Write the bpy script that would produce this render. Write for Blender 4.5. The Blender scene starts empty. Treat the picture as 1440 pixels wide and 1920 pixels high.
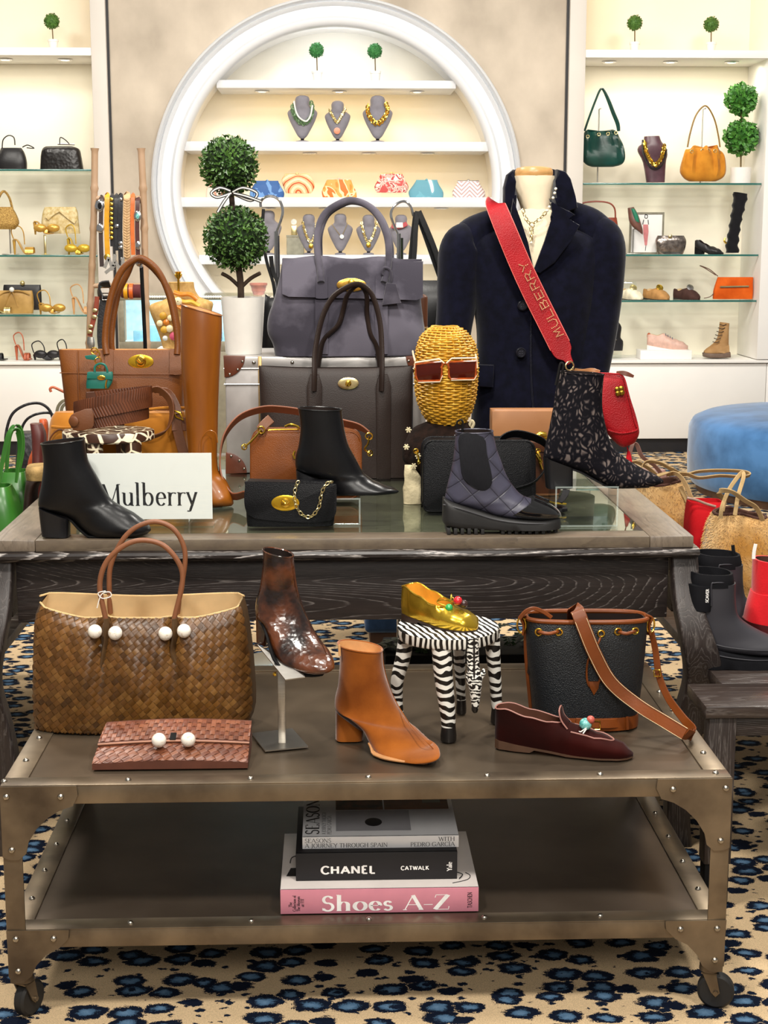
import bpy,bmesh,math,random
from math import sin,cos,tan,pi,sqrt,atan,atan2,radians
from mathutils import Vector as V,Matrix,noise
sc = bpy.context.scene
COL = sc.collection
rnd = random.Random(11)
# ------------------------------------------------------------------ camera, world, lights, exposure
F,CAMH = 2880.0,1.5                      # focal length in pixels of the 1440x1920 frame, eye height
PITCH = atan(514/F)
YAW = atan2(100,F*cos(PITCH)+514*sin(PITCH))
cam_d = bpy.data.cameras.new('camera')
cam = bpy.data.objects.new('camera',cam_d)
COL.objects.link(cam)
cam.location = (0,0,CAMH)
cam.rotation_euler = (pi/2-PITCH,0,-YAW)
cam_d.sensor_fit = 'VERTICAL'
cam_d.sensor_height = 36
cam_d.sensor_width = 27
cam_d.lens = F/1920*36
cam_d.clip_end = 100
sc.camera = cam
sc.view_settings.view_transform = 'Standard'
sc.view_settings.look = 'None'
sc.view_settings.gamma = 1
sc.view_settings.exposure = 0.0
try:
 sc.view_settings.use_curve_mapping = False
except Exception:
 pass
sc.cycles.max_bounces = 8
sc.cycles.transparent_max_bounces = 16
sc.cycles.caustics_reflective = False
sc.cycles.caustics_refractive = False
sc.cycles.sample_clamp_indirect = 4.0
sc.cycles.use_denoising = True
wd = bpy.data.worlds.new('shop_ambient')
sc.world = wd
wd.use_nodes = True
wd.node_tree.nodes['Background'].inputs[0].default_value = (1.0,0.96,0.90,1)
wd.node_tree.nodes['Background'].inputs[1].default_value = 0.26
def lamp(name,loc,energy,size,target=None,color=(1,.95,.87),size_y=None,spread=None,typ='AREA',spot=60):
 d = bpy.data.lights.new(name,typ)
 d.energy = energy
 d.color = color
 if typ == 'AREA':
  d.shape = 'RECTANGLE' if size_y else 'DISK'
  d.size = size
  if size_y:
   d.size_y = size_y
  if spread:
   d.spread = radians(spread)
 else:
  d.shadow_soft_size = size
  if typ == 'SPOT':
   d.spot_size = radians(spot)
   d.spot_blend = .6
 o = bpy.data.objects.new(name,d)
 COL.objects.link(o)
 o.location = loc
 if target is not None:
  o.rotation_euler = (V(target)-V(loc)).to_track_quat('-Z','Y').to_euler()
 return o
# ceiling lamps of the shop (outside the frame, where a ceiling carries them)
lamp('ceiling_lamp',(-0.9,1.3,3.3),62,.3,(-0.2,3.3,.6))
lamp('ceiling_lamp',(1.1,1.1,3.3),62,.3,(0.4,3.3,.6))
lamp('ceiling_lamp',(0.2,-1.2,2.9),76,1.2,(0.1,3.2,.5))
lamp('ceiling_lamp',(0.1,3.0,3.6),64,.5,(0.1,4.0,.8))
lamp('ceiling_lamp',(-1.6,5.0,3.6),75,.5,(-1.0,5.6,.6))
lamp('ceiling_lamp',(1.8,5.0,3.6),75,.5,(1.2,5.2,.6))
lamp('ceiling_lamp',(0.1,7.4,3.9),135,2.6,(0.1,9.4,1.2),size_y=1.0)
lamp('ceiling_lamp',(2.6,8.2,3.6),50,.6,(2.4,9.6,0))
lamp('ceiling_lamp',(-2.6,8.2,3.6),50,.6,(-2.4,9.6,0))
# ------------------------------------------------------------------ pixel <-> world helpers (each thing gets its own real distance)
_fw = V((sin(YAW)*cos(PITCH),cos(YAW)*cos(PITCH),-sin(PITCH)))
_rt = V((cos(YAW),-sin(YAW),0))
_up = _rt.cross(_fw)
CAM = V((0,0,CAMH))
def ray(u,v):
 return _fw+_rt*((u-720)/F)+_up*(-(v-960)/F)
def W(u,v,Y):
 d = ray(u,v)
 return CAM+d*(Y/d.y)
def G(u,v,z):
 d = ray(u,v)
 return CAM+d*((z-CAMH)/d.z)
def Yz(u,v,z):
 return G(u,v,z).y
def S(Y):
 return Y/2925.0
# ------------------------------------------------------------------ materials
MATS = {}
def srgb(c):
 if isinstance(c,str):
  c = tuple(int(c[i:i+2],16)/255 for i in (0,2,4))
 return tuple((x/12.92 if x <= .04045 else ((x+.055)/1.055) ** 2.4) for x in c[:3])+(1,)
def newmat(name):
 m = bpy.data.materials.new(name)
 m.use_nodes = True
 nt = m.node_tree
 return m,nt,nt.nodes['Principled BSDF']
def nd(nt,typ,**kw):
 n = nt.nodes.new(typ)
 for k,v in kw.items():
  if k in n.inputs:
   n.inputs[k].default_value = v
  else:
   setattr(n,k,v)
 return n
def ramp(nt,fac,stops,interp='LINEAR'):
 r = nt.nodes.new('ShaderNodeValToRGB')
 r.color_ramp.interpolation = interp
 els = r.color_ramp.elements
 while len(els) < len(stops):
  els.new(.5)
 for e,(p,c) in zip(els,stops):
  e.position = p
  e.color = c if len(c) == 4 else tuple(c)+(1,)
 nt.links.new(fac,r.inputs[0])
 return r.outputs[0]
def mat(key,col,rough=.5,metal=0,var=.12,scale=30,bump=.0,bscale=200,col2=None,sheen=0,coat=0,spec=.5,
  trans=0,ior=1.45,stretch=None,emit=None,estr=0,vlo=.35,vhi=.65,kind='noise',detail=4,alpha=None,wscale=None):
 """procedural material: base colour mottled by noise, optional fine bump"""
 if key in MATS:
  return MATS[key]
 m,nt,b = newmat(key)
 L = nt.links
 if rough >= .7 and spec == .5:
  spec = .18
 c = srgb(col)
 tc = nd(nt,'ShaderNodeTexCoord')
 mp = nd(nt,'ShaderNodeMapping')
 if stretch:
  mp.inputs['Scale'].default_value = stretch
 L.new(tc.outputs['Object'],mp.inputs[0])
 n = nd(nt,'ShaderNodeTexNoise',Scale=scale,Detail=detail)
 L.new(mp.outputs[0],n.inputs['Vector'])
 if col2:
  c2 = srgb(col2)
 else:
  c2 = tuple(x*(1-var) for x in c[:3])+(1,)
  c = tuple(min(1,x*(1+var)) for x in c[:3])+(1,)
 co = ramp(nt,n.outputs[0],[(vlo,c2),(vhi,c)])
 L.new(co,b.inputs['Base Color'])
 b.inputs['Roughness'].default_value = rough
 b.inputs['Metallic'].default_value = metal
 b.inputs['Specular IOR Level'].default_value = spec
 if sheen:
  b.inputs['Sheen Weight'].default_value = sheen
  b.inputs['Sheen Roughness'].default_value = .4
 if coat:
  b.inputs['Coat Weight'].default_value = coat
  b.inputs['Coat Roughness'].default_value = .06
 if trans:
  b.inputs['Transmission Weight'].default_value = trans
  b.inputs['IOR'].default_value = ior
 if emit:
  b.inputs['Emission Color'].default_value = srgb(emit)
  b.inputs['Emission Strength'].default_value = estr
 if alpha is not None:
  b.inputs['Alpha'].default_value = alpha
 if bump:
  if kind == 'pebble':
   n2 = nd(nt,'ShaderNodeTexVoronoi',Scale=bscale)
   h = n2.outputs['Distance']
  else:
   n2 = nd(nt,'ShaderNodeTexNoise',Scale=bscale,Detail=3)
   h = n2.outputs[0]
  L.new(mp.outputs[0],n2.inputs['Vector'])
  bp = nd(nt,'ShaderNodeBump',Strength=bump,Distance=.002)
  L.new(h,bp.inputs['Height'])
  L.new(bp.outputs[0],b.inputs['Normal'])
 MATS[key] = m
 return m
# ------------------------------------------------------------------ things, parts, meshes
ORG = {}
def thing(name,label,cat,loc,group=None,kind=None):
 o = bpy.data.objects.new(name,None)
 o.empty_display_size = .05
 COL.objects.link(o)
 o.location = loc
 o['label'] = label
 o['category'] = cat
 if group:
  o['group'] = group
 if kind:
  o['kind'] = kind
 ORG[o.name] = V(loc)
 return o
def out(name,bm,m,parent=None,smooth=40,kind=None,label=None,cat=None,group=None,loc=None,doubles=False):
 """link a bmesh in world coordinates as one mesh object; origin = its thing's base"""
 if doubles:
  bmesh.ops.remove_doubles(bm,verts=bm.verts,dist=1e-6)
 bmesh.ops.recalc_face_normals(bm,faces=bm.faces)
 me = bpy.data.meshes.new(name)
 if parent is not None:
  org = ORG[parent.name]
 elif loc is not None:
  org = V(loc)
 else:
  zs = min(v.co.z for v in bm.verts)
  xs = [v.co.x for v in bm.verts]
  ys = [v.co.y for v in bm.verts]
  org = V(((min(xs)+max(xs))/2,(min(ys)+max(ys))/2,zs))
 bmesh.ops.translate(bm,verts=bm.verts,vec=-org)
 bm.to_mesh(me)
 bm.free()
 ms = m if isinstance(m,(list,tuple)) else [m]
 for x in ms:
  me.materials.append(x)
 if smooth:
  for p in me.polygons:
   p.use_smooth = True
  me.set_sharp_from_angle(angle=radians(smooth))
 o = bpy.data.objects.new(name,me)
 COL.objects.link(o)
 if parent is not None:
  o.parent = parent
 else:
  o.location = org
 ORG[o.name] = org
 if kind:
  o['kind'] = kind
 if label:
  o['label'] = label
 if cat:
  o['category'] = cat
 if group:
  o['group'] = group
 return o
def struct(name,bm,m,parent=None,smooth=40):
 return out(name,bm,m,parent,smooth,kind=None if parent else 'structure')
def copy_tree(o,delta,label=None,parent=None):
 c = o.copy()
 COL.objects.link(c)
 if parent is None:
  c.location = o.location+V(delta)
  ORG[c.name] = ORG[o.name]+V(delta)
  if label:
   c['label'] = label
 else:
  c.parent = parent
  ORG[c.name] = ORG[parent.name]
 for ch in list(o.children):
  copy_tree(ch,delta,None,c)
 return c
# ------------------------------------------------------------------ shape builders: each adds to a bmesh
def BM():
 return bmesh.new()
def grid_faces(bm,rings,closed=True,mi=0):
 n = len(rings[0])
 fs = []
 for a,b in zip(rings,rings[1:]):
  for i in range(n if closed else n-1):
   j = (i+1) % n
   try:
    f = bm.faces.new((a[i],a[j],b[j],b[i]))
    f.material_index = mi
    fs.append(f)
   except ValueError:
    pass
 return fs
def cap(bm,ring,mi=0):
 c = V((0,0,0))
 for v in ring:
  c += v.co
 cv = bm.verts.new(c/len(ring))
 n = len(ring)
 for i in range(n):
  f = bm.faces.new((ring[i],ring[(i+1) % n],cv))
  f.material_index = mi
def box(bm,x0,x1,y0,y1,z0,z1,bev=0.0,mi=0,seg=2):
 r = bmesh.ops.create_cube(bm,size=1)
 vs = r['verts']
 for v in vs:
  v.co = V((x0+(x1-x0)*(v.co.x+.5),y0+(y1-y0)*(v.co.y+.5),z0+(z1-z0)*(v.co.z+.5)))
 es = list({e for v in vs for e in v.link_edges})
 fs = list({f for v in vs for f in v.link_faces})
 for f in fs:
  f.material_index = mi
 if bev:
  bmesh.ops.bevel(bm,geom=es,offset=bev,segments=seg,affect='EDGES',profile=.5)
 return vs
def obox(bm,c,ex,ey,ez,bev=0.0,seg=2):
 """oriented box: centre c, half-extent vectors"""
 r = bmesh.ops.create_cube(bm,size=2)
 vs = r['verts']
 for v in vs:
  v.co = V(c)+ex*v.co.x+ey*v.co.y+ez*v.co.z
 if bev:
  es = list({e for v in vs for e in v.link_edges})
  bmesh.ops.bevel(bm,geom=es,offset=bev,segments=seg,affect='EDGES',profile=.5)
def lathe(bm,c,prof,n=24,axis=None,sx=1,sy=1,caps=True,mi=0):
 """profile [(radius, height)] about a vertical axis (or axis vector) at c"""
 c = V(c)
 if axis is None:
  ex,ey,ez = V((1,0,0)),V((0,1,0)),V((0,0,1))
 else:
  ez = V(axis).normalized()
  ex = ez.orthogonal().normalized() if abs(ez.z) > .99 else V((0,0,1)).cross(ez).normalized()
  ey = ez.cross(ex)
 rings = []
 for r,h in prof:
  rings.append([bm.verts.new(c+ex*(r*sx*cos(2*pi*i/n))+ey*(r*sy*sin(2*pi*i/n))+ez*h)
             for i in range(n)])
 grid_faces(bm,rings,True,mi)
 if caps:
  cap(bm,rings[0],mi)
  cap(bm,rings[-1],mi)
def ball(bm,c,r,sx=1,sy=1,sz=1,u=12,v=8,mi=0):
 rr = bmesh.ops.create_uvsphere(bm,u_segments=u,v_segments=v,radius=r)
 for x in rr['verts']:
  x.co = V(c)+V((x.co.x*sx,x.co.y*sy,x.co.z*sz))
  if mi:
   for f in x.link_faces:
    f.material_index = mi
def crom(P,k=6,closed=False):
 """Catmull-Rom through a list of Vectors or tuples"""
 n = len(P)
 tup = not isinstance(P[0],V)
 Q = [tuple(p) for p in P]
 res = []
 segs = n if closed else n-1
 for i in range(segs):
  def g(j):
   return Q[j % n] if closed else Q[max(0,min(n-1,j))]
  p0,p1,p2,p3 = g(i-1),g(i),g(i+1),g(i+2)
  for s in range(k):
   t = s/k
   res.append(tuple(.5*(2*b+(c-a)*t+(2*a-5*b+4*c-d)*t*t+(3*b-a-3*c+d)*t ** 3)
               for a,b,c,d in zip(p0,p1,p2,p3)))
 if not closed:
  res.append(Q[-1])
 return res if tup else [V(r) for r in res]
def tube(bm,pts,r,n=10,closed=False,caps=True,flat=1.0,wd=None,mi=0):
 """round section swept along points; r number or list; flat squashes along the second axis"""
 pts = [V(p) for p in pts]
 m = len(pts)
 rings = []
 prev = None
 for i,p in enumerate(pts):
  a = pts[(i-1) % m] if closed or i else pts[0]
  b = pts[(i+1) % m] if closed or i < m-1 else pts[-1]
  t = (b-a)
  if t.length < 1e-9:
   t = V((0,0,1))
  t.normalize()
  if wd is not None:
   x = (wd-t*wd.dot(t))
  elif prev is None:
   x = t.orthogonal()
  else:
   x = prev-t*prev.dot(t)
  if x.length < 1e-6:
   x = t.orthogonal()
  x.normalize()
  prev = x
  y = t.cross(x)
  rr = r[i] if isinstance(r,(list,tuple)) else r
  rings.append([bm.verts.new(p+x*(rr*cos(2*pi*k/n))+y*(rr*flat*sin(2*pi*k/n))) for k in range(n)])
 if closed:
  rings.append(rings[0])
 grid_faces(bm,rings,True,mi)
 if caps and not closed:
  cap(bm,rings[0],mi)
  cap(bm,rings[-1],mi)
def tpx(bm,pts,Y,rpx,k=6,closed=False,n=10,flat=1.0,mi=0):
 """tube through pixel points (u,v[,Y]); radius in pixels at that distance"""
 P = [W(p[0],p[1],p[2] if len(p) > 2 else Y) for p in pts]
 if k > 1:
  P = crom(P,k,closed)
 tube(bm,P,rpx*S(Y),n=n,closed=closed,flat=flat,mi=mi)
def ribbon(bm,pts,w,th,wdir='face',closed=False,mi=0,nrm=None,bulge=0):
 """rectangular strap along points. wdir: 'face' = broad side to the viewer's side (-Y), or a Vector the width follows.
 w number or list"""
 pts = [V(p) for p in pts]
 m = len(pts)
 rings = []
 for i,p in enumerate(pts):
  a = pts[(i-1) % m] if closed or i else pts[0]
  b = pts[(i+1) % m] if closed or i < m-1 else pts[-1]
  t = b-a
  if t.length < 1e-9:
   t = V((1,0,0))
  t.normalize()
  if isinstance(wdir,str):
   nn = nrm if nrm is not None else V((0,-1,.12))
   x = t.cross(nn)
  elif isinstance(wdir,list):
   x = wdir[i]-t*wdir[i].dot(t)
  else:
   x = wdir-t*wdir.dot(t)
  if x.length < 1e-6:
   x = t.orthogonal()
  x.normalize()
  y = t.cross(x)
  ww = (w[i] if isinstance(w,(list,tuple)) else w)/2
  hh = th/2
  c = min(hh*.6,ww*.3)
  prof = [(-ww+c,-hh),(ww-c,-hh),(ww,-hh+c),(ww,hh-c),(ww-c,hh),(-ww+c,hh),(-ww,hh-c),(-ww,-hh+c)]
  rings.append([bm.verts.new(p+x*q+y*s) for q,s in prof])
 if closed:
  rings.append(rings[0])
 grid_faces(bm,rings,True,mi)
 if not closed:
  cap(bm,rings[0],mi)
  cap(bm,rings[-1],mi)
def rpx(bm,pts,Y,wpx,thpx=1.5,k=6,wdir='face',closed=False,mi=0,nrm=None):
 P = [W(p[0],p[1],p[2] if len(p) > 2 else Y) for p in pts]
 P = crom(P,k,closed) if k > 1 else P
 if isinstance(wpx,(list,tuple)):
  q = [(x,) for x in wpx]
  wl = [x[0]*S(Y) for x in (crom(q,k,closed) if k > 1 else q)]
 else:
  wl = wpx*S(Y)
 ribbon(bm,P,wl,thpx*S(Y),wdir,closed,mi,nrm)
def sgnpow(x,e):
 return math.copysign(abs(x) ** e,x)
def ring_pts(a,b,dv,e=2.4,n=28,ay=0.0):
 c = (a+b)/2
 h = (b-a)/2
 res = []
 for i in range(n):
  t = 2*pi*(i+.5)/n
  res.append(c+h*sgnpow(cos(t),2/e)+dv*sgnpow(sin(t),2/e))
 return res
def body(bm,secs,Y=None,e=2.4,n=28,k=4,open_top=0,c0=True,c1=True,mi=0,dvec=None,rim=.86,fn=None,mi_in=None):
 """loft through cross sections (u1,v1,u2,v2,depth_m[,Y]): the two silhouette points of the section in the photo frame, and the
 section's thickness across; Y is each section's own distance"""
 q = [tuple(s) if len(s) > 5 else tuple(s)+(Y,) for s in secs]
 if k > 1:
  q = crom(q,k)
 R_ = []
 dd = dvec if dvec is not None else V((0,1,0))
 for s in q:
  a,b = W(s[0],s[1],s[5]),W(s[2],s[3],s[5])
  R_.append(ring_pts(a,b,dd*(s[4]/2),e,n))
 if fn:
  R_ = [[fn(p,i/max(1,len(R_)-1)) for p in r] for i,r in enumerate(R_)]
 if open_top:
  c = sum(R_[0],V())/n
  ax = (sum(R_[min(3,len(R_)-1)],V())/n-c).normalized()
  inner = [c+(p-c)*rim for p in R_[0]]
  deep = [c+(p-c)*rim+ax*open_top for p in R_[0]]
  rings = [[bm.verts.new(p) for p in r] for r in [deep,inner]]
  grid_faces(bm,rings,True,mi if mi_in is None else mi_in)
  cap(bm,rings[0],mi if mi_in is None else mi_in)
  rr = [rings[1]]+[[bm.verts.new(p) for p in r] for r in R_]
  grid_faces(bm,rr,True,mi)
 else:
  rr = [[bm.verts.new(p) for p in r] for r in R_]
  grid_faces(bm,rr,True,mi)
  if c0:
   cap(bm,rr[0],mi)
 if c1:
  cap(bm,rr[-1],mi)
 return R_
def bagrows(rows,Y):
 """rows (v, uL, uR, depth[,Y]) top to bottom -> sections"""
 return [(r[1],r[0],r[2],r[0],r[3])+((r[4],) if len(r) > 4 else (Y,)) for r in rows]
def prism(bm,poly,y0,y1,bev=0.0,mi=0):
 """extrude a polygon of world points (all at one distance) from offset y0 to y1 along Y"""
 a = [bm.verts.new(V((p.x,p.y+y0,p.z))) for p in poly]
 b = [bm.verts.new(V((p.x,p.y+y1,p.z))) for p in poly]
 n = len(poly)
 fa = bm.faces.new(a)
 fb = bm.faces.new(b[::-1])
 fa.material_index = fb.material_index = mi
 for i in range(n):
  f = bm.faces.new((a[i],b[i],b[(i+1) % n],a[(i+1) % n]))
  f.material_index = mi
 if bev:
  es = list(fa.edges)+list(fb.edges)
  bmesh.ops.bevel(bm,geom=es,offset=bev,segments=2,affect='EDGES',profile=.5)
def ppx(bm,pts,Y,y0,y1,bev=0.0,k=1,mi=0):
 """prism from pixel outline at distance Y"""
 P = [W(p[0],p[1],Y) for p in pts]
 if k > 1:
  P = crom(P,k,True)
 prism(bm,P,y0,y1,bev,mi)
def oval(bm,u,v,ru,rv,Y,th,n=28,dome=.35,mi=0,tilt=0):
 """domed oval plate facing the viewer's side, centred at pixel u,v"""
 c = W(u,v,Y)
 s = S(Y)
 rings = []
 for f,d in ((1,0),(1,th*.6),(.93,th*.85),(.6,th*(.85+dome*.5)),(.25,th*(.85+dome*.65))):
  rr = []
  for i in range(n):
   t = 2*pi*i/n
   x,z = ru*s*f*cos(t),rv*s*f*sin(t)
   x,z = x*cos(tilt)-z*sin(tilt),x*sin(tilt)+z*cos(tilt)
   rr.append(bm.verts.new(c+V((x,-d,z))))
  rings.append(rr)
 grid_faces(bm,rings,True,mi)
 cap(bm,rings[0],mi)
 cap(bm,rings[-1],mi)
def torus(bm,c,R_,r,nrm=(0,-1,0),n=18,m=8,sx=1,sy=1,up=None,mi=0):
 nrm = V(nrm).normalized()
 x = V(up).normalized() if up is not None else (V((0,0,1)) if abs(nrm.z) < .9 else V((1,0,0)))
 x = (x-nrm*x.dot(nrm)).normalized()
 y = nrm.cross(x)
 tube(bm,[V(c)+x*(R_*sx*cos(2*pi*i/n))+y*(R_*sy*sin(2*pi*i/n)) for i in range(n)],r,n=m,closed=True,mi=mi)
def chain(bm,pts,link,r,mi=0):
 """oval chain links laid along a polyline"""
 P = [V(p) for p in pts]
 d = [0]
 for a,b in zip(P,P[1:]):
  d.append(d[-1]+(b-a).length)
 N = max(2,int(d[-1]/(link*1.35)))
 for i in range(N):
  s = d[-1]*(i+.5)/N
  k = max(j for j in range(len(d)) if d[j] <= s)
  k = min(k,len(P)-2)
  t = (P[k+1]-P[k])
  p = P[k]+t*((s-d[k])/max(1e-9,t.length))
  t.normalize()
  side = t.cross(V((0,-1,.1))).normalized()
  nn = V((0,-1,.1)).normalized() if i % 2 == 0 else (side*.8+V((0,-1,0))*.6).normalized()
  torus(bm,p,link*.62,r,nn,n=10,m=5,sx=1.25,sy=.8,up=t,mi=mi)
def leafball(bm,c,r,count,ll,lw,seed=1,sq=(1,1,1),jit=.12,tilt=.7):
 """many small pointed leaves on a ball"""
 R_ = random.Random(seed)
 c = V(c)
 for i in range(count):
  z = 1-2*(i+.5)/count
  a = i*2.39996+R_.uniform(-.2,.2)
  q = sqrt(max(0,1-z*z))
  nn = V((q*cos(a),q*sin(a),z))
  p = c+V((nn.x*sq[0],nn.y*sq[1],nn.z*sq[2]))*(r*(1-R_.uniform(0,jit)*2))
  tdir = V((R_.gauss(0,1),R_.gauss(0,1),R_.gauss(0,1)+.3))
  tdir = (tdir-nn*tdir.dot(nn)).normalized()
  d = (nn*R_.uniform(.35,1)+tdir*tilt).normalized()
  s = d.cross(nn)
  if s.length < .05:
   s = d.orthogonal()
  s.normalize()
  up = s.cross(d)
  L_ = ll*R_.uniform(.7,1.25)
  w = lw*R_.uniform(.8,1.2)
  v0 = bm.verts.new(p)
  v1 = bm.verts.new(p+d*L_*.5+s*w*.5+up*w*.15)
  v2 = bm.verts.new(p+d*L_)
  v3 = bm.verts.new(p+d*L_*.5-s*w*.5+up*w*.15)
  vm = bm.verts.new(p+d*L_*.5)
  for f in ((v0,v1,vm),(v1,v2,vm),(v2,v3,vm),(v3,v0,vm)):
   bm.faces.new(f)
# ------------------------------------------------------------------ lettering: strokes of a broad nib, in a unit-high frame
def arc(cx,cy,rx,ry,a0,a1,n=14):
 return [(cx+rx*cos(radians(a0+(a1-a0)*i/n)),cy+ry*sin(radians(a0+(a1-a0)*i/n))) for i in range(n+1)]
XH = .60
def _sf(x,y,w=.1):
 return [(x-w,y),(x+w,y)]
GLYPH = {
 'M': (.98,[[(.14,0),(.16,1)],[(.16,1),(.49,.02)],[(.49,.02),(.82,1)],[(.82,1),(.85,0)],_sf(.14,0),_sf(.85,0),_sf(.12,1,.07),_sf(.87,1,.07)],'dtdt'),
 'u': (.64,[[(.15,XH),(.15,.2)]+arc(.31,.2,.16,.19,180,300),[(.39,.03),(.5,.16)],[(.5,XH),(.5,0)],_sf(.1,XH,.06),_sf(.45,XH,.06),_sf(.54,0,.06)]),
 'l': (.32,[[(.15,1.08),(.15,0)],_sf(.15,0),_sf(.1,1.08,.06)]),
 'b': (.66,[[(.14,1.08),(.14,0)],arc(.33,.295,.2,.3,155,-170,24),_sf(.09,1.08,.06)]),
 'e': (.56,[[(.1,.33),(.47,.33)]+arc(.285,.33,.19,.275,0,180)+arc(.29,.3,.195,.305,180,320)]),
 'r': (.46,[[(.14,XH),(.14,0)],[(.14,.36)]+arc(.33,.43,.17,.16,150,50,8),_sf(.14,0),_sf(.09,XH,.06)]),
 'y': (.56,[[(.08,XH),(.29,.02)],[(.48,XH),(.29,.02),(.2,-.22)]+arc(.12,-.22,.08,.07,0,-140,6),_sf(.08,XH,.08),_sf(.48,XH,.07)]),
 'S': (.56,[arc(.27,.76,.17,.24,20,270,16)+arc(.27,.265,.2,.265,90,-155,18),[(.44,.84),(.44,.98)],[(.07,.02),(.07,.2)]]),
 'h': (.66,[[(.14,1.08),(.14,0)],[(.14,.4)]+arc(.33,.4,.17,.2,150,0)+[(.5,0)],_sf(.14,0),_sf(.5,0),_sf(.09,1.08,.06)]),
 'o': (.62,[arc(.31,.3,.22,.3,0,360,28)]),
 's': (.44,[arc(.21,.455,.12,.145,20,270,14)+arc(.21,.155,.14,.155,90,-155,14)]),
 'a': (.54,[arc(.25,.45,.16,.15,155,0,8)+[(.41,.08),(.48,.0)],arc(.23,.16,.15,.16,70,340,14)]),
 'A': (.80,[[(.08,0),(.4,1)],[(.4,1),(.74,0)],[(.2,.34),(.6,.34)],_sf(.08,0,.08),_sf(.73,0,.1)]),
 '-': (.40,[[(.02,.34),(.38,.34)]]),
 'Z': (.66,[[(.06,.82),(.09,1),(.58,1),(.06,0),(.6,0),(.62,.2)]]),
 'Y': (.70,[[(.06,1),(.36,.45)],[(.64,1),(.36,.45),(.36,0)],_sf(.36,0),_sf(.06,1,.08),_sf(.64,1,.07)]),
 'E': (.60,[[(.14,1),(.14,0)],[(.05,1),(.5,1),(.5,.84)],[(.05,0),(.52,0),(.53,.18)],[(.14,.52),(.4,.52)]]),
 'O': (.80,[arc(.4,.5,.33,.51,0,360,30)]),
 'N': (.80,[[(.13,0),(.13,1)],[(.13,1),(.66,.02)],[(.66,0),(.66,1)],_sf(.13,0,.08),_sf(.66,1,.08),_sf(.08,1,.06)]),
 'J': (.40,[[(.22,1),(.22,.05)]+arc(.1,.05,.12,.18,0,-130,8),_sf(.22,1)]),
 'U': (.74,[[(.14,1),(.14,.3)]+arc(.36,.3,.22,.31,180,360)+[(.58,1)],_sf(.14,1,.09),_sf(.58,1,.08)]),
 'R': (.68,[[(.14,1),(.14,0)],[(.05,1),(.3,1)]+arc(.3,.75,.2,.25,90,-90,12)+[(.14,.5)],[(.3,.5),(.62,0)],_sf(.14,0),_sf(.63,0,.05)]),
 'T': (.66,[[(.33,1),(.33,0)],[(.05,.85),(.06,1),(.6,1),(.61,.85)],_sf(.33,0)]),
 'H': (.80,[[(.14,1),(.14,0)],[(.64,1),(.64,0)],[(.14,.52),(.64,.52)],_sf(.14,0,.09),_sf(.64,0,.09),_sf(.14,1,.09),_sf(.64,1,.09)]),
 'G': (.76,[arc(.4,.5,.33,.51,40,320,26)+[(.64,.42)],[(.52,.42),(.72,.42)],[(.63,.85),(.64,.98)]]),
 'P': (.62,[[(.14,1),(.14,0)],[(.05,1),(.3,1)]+arc(.3,.74,.22,.26,90,-90,12)+[(.14,.48)],_sf(.14,0)]),
 'I': (.32,[[(.16,1),(.16,0)],_sf(.16,0),_sf(.16,1)]),
 'Í': (.32,[[(.16,1),(.16,0)],_sf(.16,0),_sf(.16,1),[(.13,1.12),(.24,1.26)]]),
 'W': (1.0,[[(.06,1),(.3,0)],[(.3,0),(.5,.95)],[(.5,.95),(.72,0)],[(.72,0),(.94,1)],_sf(.06,1,.07),_sf(.94,1,.06)]),
 'V': (.70,[[(.06,1),(.35,0)],[(.35,0),(.64,1)],_sf(.06,1,.08),_sf(.64,1,.07)]),
 'D': (.76,[[(.14,1),(.14,0)],[(.05,1),(.28,1)]+arc(.28,.5,.4,.5,90,-90,18)+[(.05,0)]]),
 'C': (.72,[arc(.4,.5,.33,.51,42,318,26),[(.63,.82),(.64,.97)]]),
 'L': (.58,[[(.14,1),(.14,0)],[(.05,0),(.5,0),(.52,.2)],_sf(.14,1)]),
 'K': (.72,[[(.14,1),(.14,0)],[(.56,1),(.16,.45)],[(.26,.56),(.64,0)],_sf(.14,0),_sf(.14,1),_sf(.62,0,.07),_sf(.56,1,.07)]),
 'B': (.64,[[(.14,1),(.14,0)],[(.05,1),(.28,1)]+arc(.28,.76,.19,.24,90,-90,10)+[(.14,.52)],[(.28,.52)]+arc(.29,.26,.24,.26,90,-90,12)+[(.05,0)]]),
 'F': (.58,[[(.14,1),(.14,0)],[(.05,1),(.5,1),(.5,.84)],[(.14,.5),(.4,.5)],_sf(.14,0)]),
 'f': (.36,[[(.15,0),(.15,.85)]+arc(.27,.85,.12,.2,180,60,6),_sf(.16,XH,.12),_sf(.15,0)]),
 't': (.36,[[(.15,.8),(.15,.1)]+arc(.24,.1,.09,.1,180,300,6),_sf(.18,XH,.12)]),
 'i': (.28,[[(.14,XH),(.14,0)],_sf(.14,0,.08),[(.14,.82),(.14,.88)]]),
 'c': (.5,[arc(.28,.3,.2,.3,45,310,18)]),
 'n': (.66,[[(.14,XH),(.14,0)],[(.14,.4)]+arc(.33,.4,.17,.2,150,0)+[(.5,0)],_sf(.14,0),_sf(.5,0),_sf(.09,XH,.06)]),
 'm': (.98,[[(.14,XH),(.14,0)],[(.14,.4)]+arc(.31,.4,.16,.2,150,0)+[(.47,0)],[(.47,.4)]+arc(.64,.4,.16,.2,150,0)+[(.8,0)],_sf(.14,0),_sf(.47,0),_sf(.8,0)]),
 ' ': (.34,[]),
}
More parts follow.
